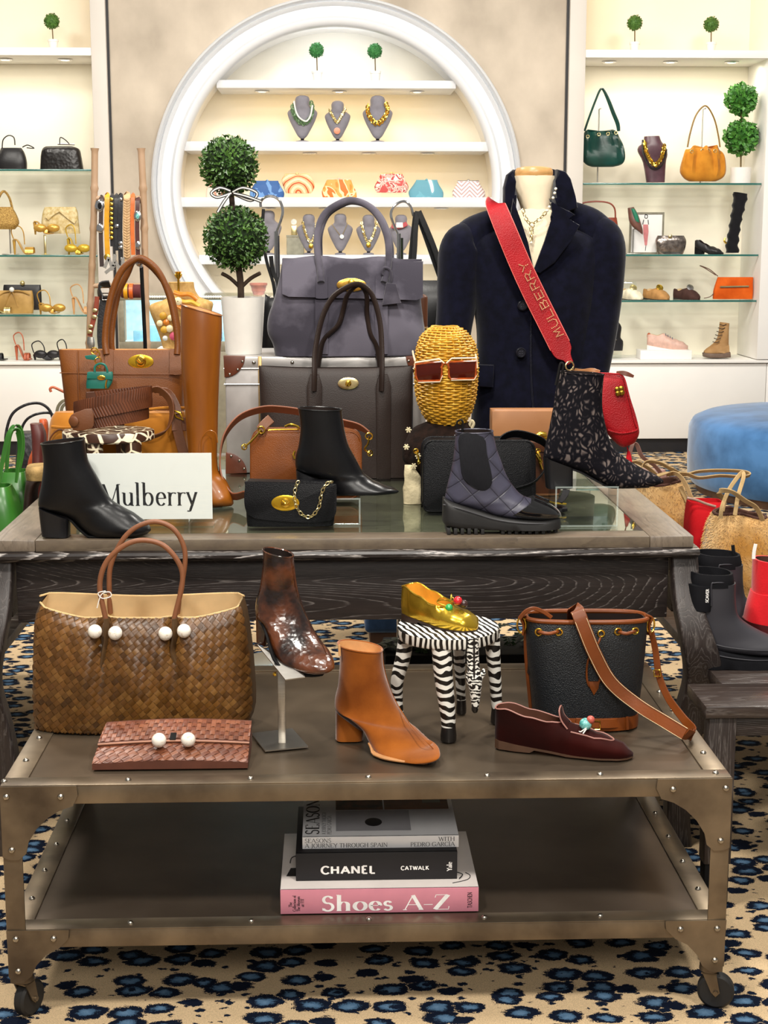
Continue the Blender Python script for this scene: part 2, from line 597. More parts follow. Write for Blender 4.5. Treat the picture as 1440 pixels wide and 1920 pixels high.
def nib_strip(bm,pts,x0,kx,O,ex,ey,a,b,lift):
 q = [V((p[0],p[1])) for p in pts]
 n = len(q)
 if n < 2:
  return
 L_,R_ = [],[]
 for i in range(n):
  t = q[min(n-1,i+1)]-q[max(0,i-1)]
  if t.length < 1e-6:
   t = V((1,0))
  t.normalize()
  nn = V((-t.y,t.x))
  h = sqrt((a*nn.x) ** 2+(b*nn.y) ** 2)/2
  l,r = q[i]+nn*h,q[i]-nn*h
  L_.append(bm.verts.new(O+ex*((x0+l.x)*kx)+ey*l.y+lift))
  R_.append(bm.verts.new(O+ex*((x0+r.x)*kx)+ey*r.y+lift))
 for i in range(n-1):
  try:
   bm.faces.new((L_[i],L_[i+1],R_[i+1],R_[i]))
  except ValueError:
   pass
def text_width(s,track=0):
 return sum(GLYPH[c][0]+track for c in s)-track
def letters(bm,s,O,ex,ey,width=None,a=.15,b=.045,track=0.0,lift=None,kx=1.0):
 """write s with its baseline starting at O; ex, ey = vectors of one cap height along and across the line"""
 O,ex,ey = V(O),V(ex),V(ey)
 w = text_width(s,track)
 if width is not None:
  kx = width/(w*ex.length)
 nn = ex.cross(ey).normalized()
 x = 0
 j = 0
 for ch in s:
  adv,strokes = GLYPH[ch][:2]
  thin = GLYPH[ch][2] if len(GLYPH[ch]) > 2 else ''
  for i,st in enumerate(strokes):
   aa,bb = a,b
   # the light diagonals of the pen
   if ch in 'AWMNYK' and len(st) == 2:
    dx,dy = st[1][0]-st[0][0],st[1][1]-st[0][1]
    if abs(dy) > .3 and ((ch in 'AWY' and dx*dy > 0) or (ch == 'M' and (dx*dy > 0 or i == 0) and i != 3) or (ch == 'N' and abs(dx) < .1) or (ch == 'K' and dx*dy > 0)):
     aa = b*1.2
   j += 1
   pts = [(p[0],p[1]) for p in st]
   if ch == 'Z' and i == 0:
    nib_strip(bm,pts[:3],x,kx,O,ex,ey,b,b,nn*.0003)
    nib_strip(bm,pts[2:4],x,kx,O,ex,ey,a*1.25,a*.6,nn*(.0003+.00001))
    nib_strip(bm,pts[3:],x,kx,O,ex,ey,b,b,nn*(.0003+.00002))
    continue
   if ch == 'S' or ch == 's':
    bb = a*.62 if i == 0 else b
    aa = a*.75 if i == 0 else b
   nib_strip(bm,pts,x,kx,O,ex,ey,aa,bb,nn*(.0003+.000004*(j % 9)))
  x += adv+track
 return w
def sans(bm,s,O,ex,ey,width,weight=.16):
 """plain capitals with even strokes and no serifs"""
 O,ex,ey = V(O),V(ex),V(ey)
 w = text_width(s,.06)
 kx = width/(w*ex.length)
 nn = ex.cross(ey).normalized()
 x = 0
 for ch in s:
  adv,strokes = GLYPH[ch][:2]
  for i,st in enumerate(strokes):
   if len(st) == 2 and st[0][1] == st[1][1] and st[0][1] in (0,1) and abs(st[1][0]-st[0][0]) < .21:
    continue                                   # leave the serif out
   if ch in 'CG' and i == len(strokes)-1 and len(st) == 2 and st[0][0] > .6 and abs(st[1][0]-st[0][0]) < .05:
    continue
   pts = list(st)
   if ch in 'EL' and len(pts) == 3:
    pts = [(max(.14,pts[0][0]),pts[0][1]),pts[1]]
   if ch == 'T' and len(pts) == 4:
    pts = pts[1:3]
   if ch == 'R' and i == 1:
    pts[0] = (.14,1)
   nib_strip(bm,pts,x,kx,O,ex,ey,weight,weight,nn*(.0003+.000004*i))
  x += adv+.06
# ------------------------------------------------------------------ special materials
def glass_mat(key,tint=(.93,.97,.95),rough=.0,ior=1.5,edge=None):
 """thin clear sheet: transparent, mirror-like by Fresnel"""
 if key in MATS:
  return MATS[key]
 m = bpy.data.materials.new(key)
 m.use_nodes = True
 nt = m.node_tree
 nt.nodes.clear()
 o = nt.nodes.new('ShaderNodeOutputMaterial')
 tr = nd(nt,'ShaderNodeBsdfTransparent')
 tr.inputs[0].default_value = tuple(tint)+(1,)
 gl = nd(nt,'ShaderNodeBsdfGlossy')
 gl.inputs['Roughness'].default_value = rough
 gl.inputs['Color'].default_value = (.95,1,.98,1)
 fr = nd(nt,'ShaderNodeFresnel',IOR=ior)
 ge = nt.nodes.new('ShaderNodeNewGeometry')            # a thin sheet: only its outer faces mirror
 sb = nd(nt,'ShaderNodeMath',operation='SUBTRACT')
 sb.use_clamp = True
 nt.links.new(fr.outputs[0],sb.inputs[0])
 nt.links.new(ge.outputs['Backfacing'],sb.inputs[1])
 mx = nt.nodes.new('ShaderNodeMixShader')
 nt.links.new(sb.outputs[0],mx.inputs[0])
 nt.links.new(tr.outputs[0],mx.inputs[1])
 nt.links.new(gl.outputs[0],mx.inputs[2])
 nt.links.new(mx.outputs[0],o.inputs[0])
 MATS[key] = m
 return m
def carpet_mat():
 m,nt,b = newmat('leopard_carpet')
 L = nt.links
 tc = nd(nt,'ShaderNodeTexCoord')
 mp = nd(nt,'ShaderNodeMapping')
 mp.inputs['Scale'].default_value = (11.5,16,1)
 L.new(tc.outputs['Object'],mp.inputs[0])
 # ragged edges
 nz = nd(nt,'ShaderNodeTexNoise',Scale=2.2,Detail=5,Roughness=.75)
 L.new(mp.outputs[0],nz.inputs['Vector'])
 mx = nd(nt,'ShaderNodeMix',data_type='VECTOR')
 mx.inputs[0].default_value = .16
 L.new(mp.outputs[0],mx.inputs[4])
 L.new(nz.outputs['Color'],mx.inputs[5])
 ad = nd(nt,'ShaderNodeVectorMath',operation='MULTIPLY_ADD')
 ad.inputs[1].default_value = (.6,.6,0)
 L.new(nz.outputs['Color'],ad.inputs[0])
 L.new(mp.outputs[0],ad.inputs[2])
 vo = nd(nt,'ShaderNodeTexVoronoi',Scale=1.0,Randomness=.8)
 vo.voronoi_dimensions = '2D'
 L.new(ad.outputs[0],vo.inputs['Vector'])
 # cell-dependent size
 sep = nd(nt,'ShaderNodeSeparateColor')
 L.new(vo.outputs['Color'],sep.inputs[0])
 sz = nd(nt,'ShaderNodeMapRange')
 sz.inputs[3].default_value = .30
 sz.inputs[4].default_value = .51
 L.new(sep.outputs[0],sz.inputs[0])
 dv = nd(nt,'ShaderNodeMath',operation='DIVIDE')
 L.new(vo.outputs['Distance'],dv.inputs[0])
 L.new(sz.outputs[0],dv.inputs[1])
 fib = nd(nt,'ShaderNodeTexNoise',Scale=420,Detail=3)
 L.new(tc.outputs['Object'],fib.inputs['Vector'])
 f2 = nd(nt,'ShaderNodeMath',operation='MULTIPLY_ADD')
 f2.inputs[1].default_value = .5
 f2.inputs[2].default_value = -.25
 L.new(fib.outputs[0],f2.inputs[0])
 sm = nd(nt,'ShaderNodeMath',operation='ADD')
 L.new(dv.outputs[0],sm.inputs[0])
 L.new(f2.outputs[0],sm.inputs[1])
 blue,navy,tan_ = srgb('6484a3'),srgb('0d1526'),srgb('d3b994')
 co = ramp(nt,sm.outputs[0],[(.0,blue),(.36,srgb('4a6a8a')),(.52,navy),(.90,srgb('0b1529')),(.99,tan_)])
 # small cells have no pale heart
 small = ramp(nt,sm.outputs[0],[(.0,navy),(.88,srgb('0b1529')),(.98,tan_)])
 lt = nd(nt,'ShaderNodeMath',operation='LESS_THAN')
 lt.inputs[1].default_value = .22
 L.new(sep.outputs[0],lt.inputs[0])
 mc = nd(nt,'ShaderNodeMix',data_type='RGBA')
 L.new(lt.outputs[0],mc.inputs[0])
 L.new(co,mc.inputs[6])
 L.new(small,mc.inputs[7])
 # small spots strewn between the big ones
 v2 = nd(nt,'ShaderNodeTexVoronoi',Scale=2.15,Randomness=1)
 v2.voronoi_dimensions = '2D'
 L.new(ad.outputs[0],v2.inputs['Vector'])
 s2 = nd(nt,'ShaderNodeSeparateColor')
 L.new(v2.outputs['Color'],s2.inputs[0])
 d2 = nd(nt,'ShaderNodeMath',operation='MULTIPLY_ADD')
 d2.inputs[1].default_value = .45
 L.new(s2.outputs[1],d2.inputs[0])
 L.new(v2.outputs['Distance'],d2.inputs[2])
 k2 = ramp(nt,d2.outputs[0],[(.27,(1,1,1,1)),(.31,(0,0,0,1))])
 m2 = nd(nt,'ShaderNodeMix',data_type='RGBA')
 L.new(k2,m2.inputs[0])
 m2.inputs[7].default_value = srgb('0f1a2e')
 L.new(mc.outputs[2],m2.inputs[6])
 # yarn flecks
 sp = ramp(nt,fib.outputs[0],[(.3,(.72,.72,.72,1)),(.7,(1.15,1.12,1.08,1))])
 mu = nd(nt,'ShaderNodeMix',data_type='RGBA',blend_type='MULTIPLY')
 mu.inputs[0].default_value = 1
 L.new(m2.outputs[2],mu.inputs[6])
 L.new(sp,mu.inputs[7])
 L.new(mu.outputs[2],b.inputs['Base Color'])
 b.inputs['Roughness'].default_value = .95
 b.inputs['Specular IOR Level'].default_value = .1
 bp = nd(nt,'ShaderNodeBump',Strength=.5,Distance=.004)
 L.new(fib.outputs[0],bp.inputs['Height'])
 L.new(bp.outputs[0],b.inputs['Normal'])
 return m
def oak_mat(key,stretch,dark='241c1a',mid='352a26',line='8f8580',freq=9,rough=.42,amt=1.0,coarse=1.0,lo=.62):
 """dark stained oak with pale filled grain: contour lines of a stretched noise"""
 if key in MATS:
  return MATS[key]
 m,nt,b = newmat(key)
 L = nt.links
 tc = nd(nt,'ShaderNodeTexCoord')
 mp = nd(nt,'ShaderNodeMapping')
 mp.inputs['Scale'].default_value = stretch
 L.new(tc.outputs['Object'],mp.inputs[0])
 n1 = nd(nt,'ShaderNodeTexNoise',Scale=1.0,Detail=1.0,Roughness=.3)
 L.new(mp.outputs[0],n1.inputs['Vector'])
 n2 = nd(nt,'ShaderNodeTexNoise',Scale=14*coarse,Detail=4,Roughness=.7)
 L.new(mp.outputs[0],n2.inputs['Vector'])
 mul = nd(nt,'ShaderNodeMath',operation='MULTIPLY')
 mul.inputs[1].default_value = freq*3.2
 L.new(n1.outputs[0],mul.inputs[0])
 ad = nd(nt,'ShaderNodeMath',operation='MULTIPLY_ADD')
 ad.inputs[1].default_value = .55
 L.new(n2.outputs[0],ad.inputs[0])
 L.new(mul.outputs[0],ad.inputs[2])
 fr = nd(nt,'ShaderNodeMath',operation='FRACT')
 L.new(ad.outputs[0],fr.inputs[0])
 lines = ramp(nt,fr.outputs[0],[(.0,(0,0,0,1)),(lo,(.04,.04,.04,1)),(.93,(amt,amt,amt,1)),(.99,(0,0,0,1))])
 n3 = nd(nt,'ShaderNodeTexNoise',Scale=40*coarse,Detail=3)
 L.new(mp.outputs[0],n3.inputs['Vector'])
 br = ramp(nt,n3.outputs[0],[(.38,(0,0,0,1)),(.62,(1,1,1,1))])
 mm = nd(nt,'ShaderNodeMath',operation='MULTIPLY')
 L.new(lines,mm.inputs[0])
 L.new(br,mm.inputs[1])
 base = ramp(nt,n2.outputs[0],[(.35,srgb(dark)),(.7,srgb(mid))])
 mc = nd(nt,'ShaderNodeMix',data_type='RGBA')
 L.new(mm.outputs[0],mc.inputs[0])
 L.new(base,mc.inputs[6])
 mc.inputs[7].default_value = srgb(line)
 L.new(mc.outputs[2],b.inputs['Base Color'])
 b.inputs['Roughness'].default_value = rough
 bp = nd(nt,'ShaderNodeBump',Strength=.25,Distance=.002)
 bp.invert = True
 L.new(lines,bp.inputs['Height'])
 L.new(bp.outputs[0],b.inputs['Normal'])
 MATS[key] = m
 return m
def emit_mat(key,col,strength):
 if key in MATS:
  return MATS[key]
 m,nt,b = newmat(key)
 b.inputs['Base Color'].default_value = (0,0,0,1)
 b.inputs['Emission Color'].default_value = srgb(col)
 b.inputs['Emission Strength'].default_value = strength
 MATS[key] = m
 return m
plaster = mat('cream_paint','f1ead9',rough=.8,var=.02,scale=3)
white_paint = mat('white_paint','f2efea',rough=.5,var=.015,scale=4)
grey_paint = mat('warm_grey_paint','cfc8bf',rough=.55,var=.02,scale=4)
ring_paint = mat('ring_white_paint','dfe1e4',rough=.3,var=.01,scale=4)
black_trim = mat('black_trim','17161a',rough=.5)
concrete = mat('polished_plaster','cfc1ae',rough=.6,col2='a29584',scale=1.9,detail=10,vlo=.34,vhi=.66,bump=.15,bscale=14,stretch=(1,1,.8))
glass_shelf = glass_mat('clear_shelf_glass',(.955,.985,.97))
glass_edge = mat('green_glass_edge','2f6a62',rough=.15,var=.05,spec=.8)
lamp_lens = emit_mat('lamp_lens','fff6e4',9)
chrome = mat('chrome','d8d8da',rough=.12,metal=1,var=.02)
brushed = mat('brushed_steel','b9b5ae',rough=.32,metal=1,var=.08,scale=20,stretch=(1,1,12))
gold = mat('polished_gold','f0c24c',rough=.2,metal=1,var=.05)
pale_gold = mat('pale_gold','ecd9a0',rough=.28,metal=1,var=.06)
# ------------------------------------------------------------------ the shell
YW,YB = 10.75,11.24                        # face of the back wall, back of its niches
bm = BM()
box(bm,-7,7,-2,11.4,-.06,0)
struct('floor',bm,carpet_mat())
xl,xr = W(205,120,YW).x,W(1061,120,YW).x
CX,CZ = W(632,353,YW).x,W(632,353,YW).z
RO = W(977,353,YW).x-CX
RI = RO*.845
bm = BM()
N = 96
z0,z1 = 0.0,4.3
fr_,bk_ = [],[]
corner = [atan2(z1-CZ,xr-CX),atan2(z1-CZ,xl-CX),atan2(z0-CZ,xl-CX),atan2(z0-CZ,xr-CX)]
angs = sorted([2*pi*i/N-pi for i in range(N)]+corner)
inn,outr = [],[]
for a in angs:
 c_,s_ = cos(a),sin(a)
 tx = ((xr-CX)/c_) if c_ > 1e-9 else ((xl-CX)/c_ if c_ <-1e-9 else 1e9)
 tz = ((z1-CZ)/s_) if s_ > 1e-9 else ((z0-CZ)/s_ if s_ <-1e-9 else 1e9)
 t_ = min(tx,tz)
 inn.append(bm.verts.new((CX+(RI+.03)*c_,YW,CZ+(RI+.03)*s_)))
 outr.append(bm.verts.new((CX+t_*c_,YW,CZ+t_*s_)))
inb = [bm.verts.new((v.co.x,YW+.06,v.co.z)) for v in inn]
oub = [bm.verts.new((v.co.x,YW+.06,v.co.z)) for v in outr]
grid_faces(bm,[inn,outr,oub,inb,inn])
struct('wall_back',bm,concrete)
# the round moulding
prof = [(RI,.06),(RI,-.02),(RI+.022,-.05),(RI+.045,-.052),(RI+.06,-.03),(RI+.066,-.006),(RI+.128,-.006),(RI+.134,-.030),
  (RI+.15,-.045),(RI+.16,-.02),(RI+.168,-.045),(RO-.02,-.066),(RO-.004,-.05),(RO,-.03),(RO,0)]
bm = BM()
NR = 128
rings = [[bm.verts.new((CX+r*cos(2*pi*i/NR),YW+d,CZ+r*sin(2*pi*i/NR))) for i in range(NR)] for r,d in prof]
grid_faces(bm,rings)
struct('trim_1',bm,ring_paint,smooth=60)
# pilasters beside the niches
xl0 = W(176,200,YW).x
xr1 = W(1094,200,YW).x
for nm,a,b_,gap in (('trim_2',xl0,xl-.012,(xl-.012,xl+.004)),('trim_3',xr+.016,xr1,(xr-.002,xr+.016))):
 bm = BM()
 box(bm,a,b_,YW-.05,YB,.0,4.3,.004)
 struct(nm,bm,grey_paint)
 bm = BM()
 box(bm,gap[0],gap[1],YW-.012,YW+.03,0,4.3)  # black strip laid where the joint beside the pilaster is only in shade
 struct(nm.replace('2','4').replace('3','5'),bm,black_trim)
xr2 = W(1431,300,YW).x
bm = BM()
box(bm,xr2,xr2+1.2,YW-.05,YB,.66,4.3,.004)
struct('trim_6',bm,white_paint)
def downlight(parent,x,y,z):
 bm = BM()
 lathe(bm,(x,y,z-.012),[(.03,.012),(.05,.012),(.052,.004),(.046,0),(.034,.003)],n=16,caps=False)
 d = out('downlight',bm,chrome,parent)
 bm = BM()
 lathe(bm,(x,y,z-.010),[(.001,.004),(.034,.006),(.034,.012)],n=16)
 out('lens',bm,lamp_lens,d)
def cabinet(label,x0,x1,glass_z,lights,top_z=(2.70,2.752),seams=()):
 t = thing('display_cabinet',label,'shelving',((x0+x1)/2,YW,0))
 bm = BM(); box(bm,x0,x1,YB,YB+.04,.6,4.3); out('back_panel',bm,plaster,t)
 bm = BM(); box(bm,x0,x1,YW-.04,YB,top_z[0],top_z[1],.003); out('shelf',bm,white_paint,t)
 for z in glass_z:
  bm = BM(); box(bm,x0+.004,x1-.004,YW+.012,YB-.01,z-.012,z)
  g = out('glass_shelf',bm,glass_shelf,t,smooth=0)
  bm = BM(); box(bm,x0+.004,x1-.004,YW+.004,YW+.012,z-.013,z,.001)
  out('polished_edge',bm,glass_edge,g)
 bm = BM(); box(bm,x0,x1,YW-.045,YB,.635,.655,.003); out('counter',bm,white_paint,t)
 xs = [x0]+list(seams)+[x1]
 for a,b_ in zip(xs,xs[1:]):
  bm = BM(); box(bm,a+.002,b_-.002,YW-.02,YW,.1,.628,.003); out('cupboard_door',bm,white_paint,t)
 bm = BM(); box(bm,x0,x1,YW+.003,YB,.1,.63); out('carcass',bm,white_paint,t)
 bm = BM(); box(bm,x0,x1,YW+.005,YW+.04,0,.1); out('toe_kick',bm,black_trim,t)
 for x in lights:
  downlight(t,x,YW+.16,top_z[0])
 return t
XL0 = -3.4
lx = [W(u,112,YW+.16).x for u in (10,122)]
rx = [W(u,117,YW+.16).x for u in (1142,1257,1372)]
cabinet('wall display cabinet with glass shelves on the side of the bamboo ladder',XL0,xl0,[1.96,1.385,.978],lx)
XR9 = xr2+1.2
cabR = cabinet('wall display cabinet with glass shelves behind the navy blazer',xr1,XR9,[],rx,seams=(W(1434,740,YW).x,))
for z in (1.873,1.387,1.071):
 bm = BM(); box(bm,xr1+.004,xr2-.004,YW+.012,YB-.01,z-.012,z)
 g = out('glass_shelf',bm,glass_shelf,cabR,smooth=0)
 bm = BM(); box(bm,xr1+.004,xr2-.004,YW+.004,YW+.012,z-.013,z,.001)
 out('polished_edge',bm,glass_edge,g)
# lamps of the cabinets
warm,soft,cool = (1,.64,.2),(1,.85,.6),(.80,.87,1)
for xa,xb in ((XL0,xl0),(xr1,xr2)):
 xm,wx = (xa+xb)/2,(xb-xa)*.9
 lamp('cabinet_strip',(xm,YW+.1,4.1),9,wx,(xm,YB,3.0),warm,size_y=.1)
 lamp('cabinet_downlight',(xm,YW+.16,2.68),6,wx,(xm,YW+.3,1.0),(1,.93,.76),size_y=.08)
t = thing('round_display_niche','large round lit wall niche with white moulding and four white shelves','niche',(CX,YW,CZ-RI))
bm = BM()
rings = [[bm.verts.new((CX+(RI+.02)*cos(2*pi*i/96),y,CZ+(RI+.02)*sin(2*pi*i/96))) for i in range(96)] for y in (YW+.05,YB)]
grid_faces(bm,rings)
out('reveal',bm,white_paint,t)
bm = BM(); lathe(bm,(CX,YB,CZ),[(RI+.03,0),(RI+.03,-.03)],n=96,axis=(0,-1,0)); out('back_panel',bm,plaster,t)
SH = [(2.499,2.552),(2.084,2.147),(1.709,1.774),(1.32,1.384)]
LU = [(490,637,785),(580,693,805),(500,610,832),()]
for i,(a,b_) in enumerate(SH):
 h = sqrt(max(0,(RI+.015) ** 2-max(abs(a-CZ),abs(b_-CZ)) ** 2))
 bm = BM(); box(bm,CX-h,CX+h,YW+.02,YB,a,b_,.003); out('shelf',bm,ring_paint,t)
 for u in LU[i]:
  downlight(t,W(u,250,YW).x,YW+.2,a)
 if i < 3:
  lamp('niche_downlight',(CX,YW+.17,a-.02),(2.0,2.0,1.8)[i],h*1.7,(CX,YW+.42,a-.5),(warm if i != 9 else soft),size_y=.06)
 if i == 3:
  lamp('niche_downlight',(CX,YW+.17,a-.02),1.2,h*1.7,(CX,YW+.42,a-.5),soft,size_y=.06)
lamp('niche_top_strip',(CX,YW+.12,CZ+RI-.03),1.3,.6,(CX,YB,2.7),cool,size_y=.06)
# ------------------------------------------------------------------ industrial trolley in front
ZC,YC = .482,Yz(690,1465,.482)
YCB = 3.60
cx0,cx1 = W(0,1480,YC).x,W(1372,1470,YC).x
steel = mat('aged_steel','93836d',rough=.36,metal=.75,col2='594d40',scale=7,detail=9,vlo=.32,vhi=.68,bump=.06,bscale=60)
steel_sheet = mat('smoked_steel_sheet','84735f',rough=.33,metal=.65,col2='54493d',scale=3.2,detail=8,vlo=.3,vhi=.72,bump=.04,bscale=40)
steel_low = mat('dark_steel_sheet','75675a',rough=.36,metal=.6,col2='4a3e33',scale=3.0,detail=8,vlo=.3,vhi=.72,bump=.04,bscale=40)
rivet_m = mat('polished_rivet','b7afa2',rough=.25,metal=1,var=.05)
rubber = mat('black_rubber','1b1a1a',rough=.6,var=.1,scale=40)
cart = thing('display_trolley','two tier riveted steel display trolley on casters in front of the dark table','trolley',((cx0+cx1)/2,YC,0))
rail = .038
ZL = W(690,1733,YC).z
for z,sm in ((ZC,steel_sheet),(ZL,steel_low)):
 bm = BM(); box(bm,cx0+.036,cx1-.036,YC+.036,YCB-.036,z-.006,z-.0035); out('metal_sheet',bm,sm,cart)
 f = 0.045
 for (a,b_,c_,d_) in ((cx0,cx1,YC,YC+f),(cx0,cx1,YCB-f,YCB)):
  bm = BM()
  box(bm,a,b_,c_,d_,z-.0035,z,.0012)
  fy = c_ if c_ == YC else d_-.004
  box(bm,a,b_,fy,fy+.004,z-rail,z-.003,.0012)
  out('rail',bm,steel,cart)
 for (a,b_) in ((cx0,cx0+f),(cx1-f,cx1)):
  bm = BM()
  box(bm,a,b_,YC+f,YCB-f,z-.0035,z-.0002,.0012)
  fx = a if a == cx0 else b_-.004
  box(bm,fx,fx+.004,YC+f,YCB-f,z-rail,z-.003,.0012)
  out('rail',bm,steel,cart)
def rivet(p,n=(0,0,1),r=.0062,par=None):
 bm = BM()
 lathe(bm,p,[(r,0),(r*.95,r*.35),(r*.7,r*.65),(r*.3,r*.82),(.0002,r*.86)],n=12,axis=n)
 out('rivet',bm,rivet_m,par or cart)
for z in (ZC,ZL):
 L_ = [17,245,471,690,912,1124,1342] if z == ZC else [245,471,692,910,1130]
 for u in L_:
  p = G(u,1450 if z == ZC else 1729,z)
  rivet((p.x,YC+.022,z))
 for k in range(4):
  y = YC+.14+k*.14
  for x in (cx0+.022,cx1-.022):
   rivet((x,y,z))
LEG0 = W(20,1834,YC).z
for sx in (0,1):
 for sy in (0,1):
  x0 = cx0 if sx == 0 else cx1-.037
  y0 = YC if sy == 0 else YCB
  dy = 1 if sy == 0 else -1
  bm = BM()
  xo = x0 if sx == 0 else x0+.033
  ya,yb = sorted((y0-dy*.0005,y0+dy*.0035))
  box(bm,x0+.0005,x0+.0365,ya,yb,LEG0,ZC-.004,.0012)
  ya,yb = sorted((y0,y0+dy*.037))
  box(bm,xo,xo+.004,ya,yb,LEG0,ZC-.004,.0012)
  leg = out('leg',bm,steel,cart)
  # gussets: a big curved plate under the top rail, a small one under the lower rail
  q = 1 if sx == 0 else -1
  xe = x0 if sx == 0 else x0+.037
  yf = y0-dy*.0025
  pts = [(0,ZC-.0015),(.144,ZC-.0015),(.146,ZC-.02),(.136,ZC-.041),(.112,ZC-.049),(.088,ZC-.064),(.066,ZC-.086),
           (.05,ZC-.112),(.045,ZC-.135),(.03,ZC-.148),(.012,ZC-.147),(0,ZC-.142)]
  bm = BM(); prism(bm,[V((xe+q*a,yf,b_)) for a,b_ in pts],-.0015,.0015); g = out('gusset',bm,steel,cart)
  if sy == 0:
   for a,b_ in ((.012,ZC-.021),(.114,ZC-.022),(.018,ZC-.127)):
    rivet((xe+q*a,yf-.0015,b_),(0,-1,0),.0065)
  zt = ZL-.001
  pts = [(0,zt),(.1,zt),(.12,zt),(.118,zt-.018),(.1,zt-.037),(.075,zt-.05),(.055,zt-.072),(.045,zt-.094),(.028,zt-.108),(.004,zt-.108)]
  bm = BM(); prism(bm,[V((xe+q*a,yf,b_)) for a,b_ in pts],-.0015,.0015); out('gusset',bm,steel,cart)
  if sy == 0:
   for a,b_ in ((.018,zt-.017),(.09,zt-.017),(.02,zt-.083)):
    rivet((xe+q*a,yf-.0015,b_),(0,-1,0),.0065)
  # caster
  px,py = xe+q*.024,y0+dy*.02
  bm = BM()
  lathe(bm,(px,py,LEG0-.018),[(.008,.03),(.008,.018),(.019,.016),(.02,.004),(.014,0)],n=16)
  a = radians((62,40,120,20)[sx*2+sy]) if sx == 0 else radians((200,200,60,60)[sx*2+sy]-75)
  d = V((cos(a),sin(a),0))
  sd = V((-d.y,d.x,0))
  r = .036
  wc = V((px,py,r))+d*.014
  for s in (-1,1):
   top = V((px,py,LEG0-.016))+sd*(s*.0145)
   pp = [top-d*.013,top+d*.014,wc+sd*(s*.0145)+d*.008,wc+sd*(s*.0145)-V((0,0,.009)),wc+sd*(s*.0145)-d*.009]
   va = [bm.verts.new(p+sd*.0015) for p in pp]
   vb = [bm.verts.new(p-sd*.0015) for p in pp]
   bm.faces.new(va); bm.faces.new(vb[::-1])
   for i in range(5):
    bm.faces.new((va[i],vb[i],vb[(i+1) % 5],va[(i+1) % 5]))
  obox(bm,V((px,py,LEG0-.017)),d*.015,sd*.016,V((0,0,.0015)))
  tube(bm,[wc-sd*.02,wc+sd*.02],.005,n=10)
  cst = out('caster',bm,steel,cart)
  bm = BM()
  lathe(bm,wc,[(.012,-.011),(r-.005,-.012),(r,-.008),(r,.008),(r-.005,.012),(.012,.011)],n=28,axis=sd)
  out('wheel',bm,rubber,cst)
# ------------------------------------------------------------------ dark oak table with a glass top
ZT,YT = .8,Yz(690,1009,.8)
YTB = 5.05
tx0,tx1 = G(-14,1009,ZT).x,G(1306,1009,ZT).x
oak_h = oak_mat('cerused_oak_apron',(.5,2,7),line='827a76',freq=34,rough=.45,lo=.8,amt=.75,dark='1d1716',mid='2c2321')
oak_top = oak_mat('oak_top_boards',(9,1.3,3),dark='6a5e52',mid='7d7061',line='4e453c',freq=4,amt=.5,rough=.36)  # paler than apron and legs: the sheen of the top is put into the colour
oak_topx = oak_mat('oak_front_board',(1.3,9,3),dark='5e5246',mid='716453',line='463d34',freq=4,amt=.5,rough=.36)  # front boards carry the sheen in their colour too, a little less
oak_v = oak_mat('cerused_oak_leg',(34,34,1.6),line='7c7571',freq=4,amt=.6,rough=.45,dark='241d1b',mid='352b28')
oak_ed = oak_mat('cerused_oak_edge',(1.4,8,14),line='b5ada8',freq=6,rough=.3,dark='1c1716',mid='2a2321',amt=1.2)
table = thing('display_table','dark oak display table with inset glass top and curved legs','table',((tx0+tx1)/2,YT,0))
fw_ = .105
for a,b_ in ((tx0,tx0+fw_),(tx1-fw_,tx1)):
 bm = BM(); box(bm,a,b_,YT,YTB,ZT-.028,ZT,.003); out('side_board',bm,oak_top,table)
for ya,yb in ((YT,YT+.075),(YTB-.075,YTB)):
 bm = BM(); box(bm,tx0+fw_+.0005,tx1-fw_-.0005,ya,yb,ZT-.028,ZT-.0004,.002); out('end_board',bm,oak_topx,table)
bm = BM(); box(bm,tx0+fw_,tx1-fw_,YT+.075,YTB-.075,ZT-.026,ZT-.010); out('inner_board',bm,oak_topx,table)
bm = BM(); box(bm,tx0+fw_+.003,tx1-fw_-.003,YT+.078,YTB-.078,ZT-.0085,ZT-.0005)
out('glass_top',bm,glass_mat('table_glass',(.86,.93,.90),ior=1.65),table,smooth=0)
# moulded edge below the boards
z_a = W(690,1014,YT).z
z_b = W(690,1052,YT).z
pr = [(0.0,ZT-.028),(-.012,ZT-.030),(-.017,ZT-.036),(-.017,ZT-.043),(-.008,ZT-.047),(-.004,ZT-.05),(.0,z_b+.004),(.012,z_b),(.05,z_b),(.05,ZT-.028)]
bm = BM()
rings = []
for x in (tx0-.012,tx1+.012):
 rings.append([bm.verts.new((x,YT+a,b_)) for a,b_ in pr])
grid_faces(bm,rings)
for r_ in rings:
 bm.faces.new(r_ if r_ is rings[0] else r_[::-1])
out('edge_moulding',bm,oak_ed,table,smooth=30)
for sx in (-1,1):
 bm = BM()
 rings = []
 xx = tx0 if sx < 0 else tx1
 for y in (YT+.05,YTB):
  rings.append([bm.verts.new((xx-sx*(a),y,b_)) for a,b_ in pr])
 grid_faces(bm,rings)
 for r_ in rings:
  bm.faces.new(r_ if r_ is rings[0] else r_[::-1])
 out('edge_moulding',bm,oak_ed,table,smooth=30)
zap = W(690,1163,YT+.04).z
lx0,lx1 = W(1252,1080,YT+.04).x,W(1302,1080,YT+.04).x
mirror = tx0+tx1
bm = BM(); box(bm,mirror-lx0-.002,lx0+.002,YT+.045,YT+.07,zap,z_b+.001,.002); out('apron',bm,oak_h,table)
for x in (lx1-.04,mirror-lx1+.015):
 bm = BM(); box(bm,x,x+.025,YT+.1,YTB-.1,zap,z_b+.001,.002); out('apron',bm,oak_h,table)
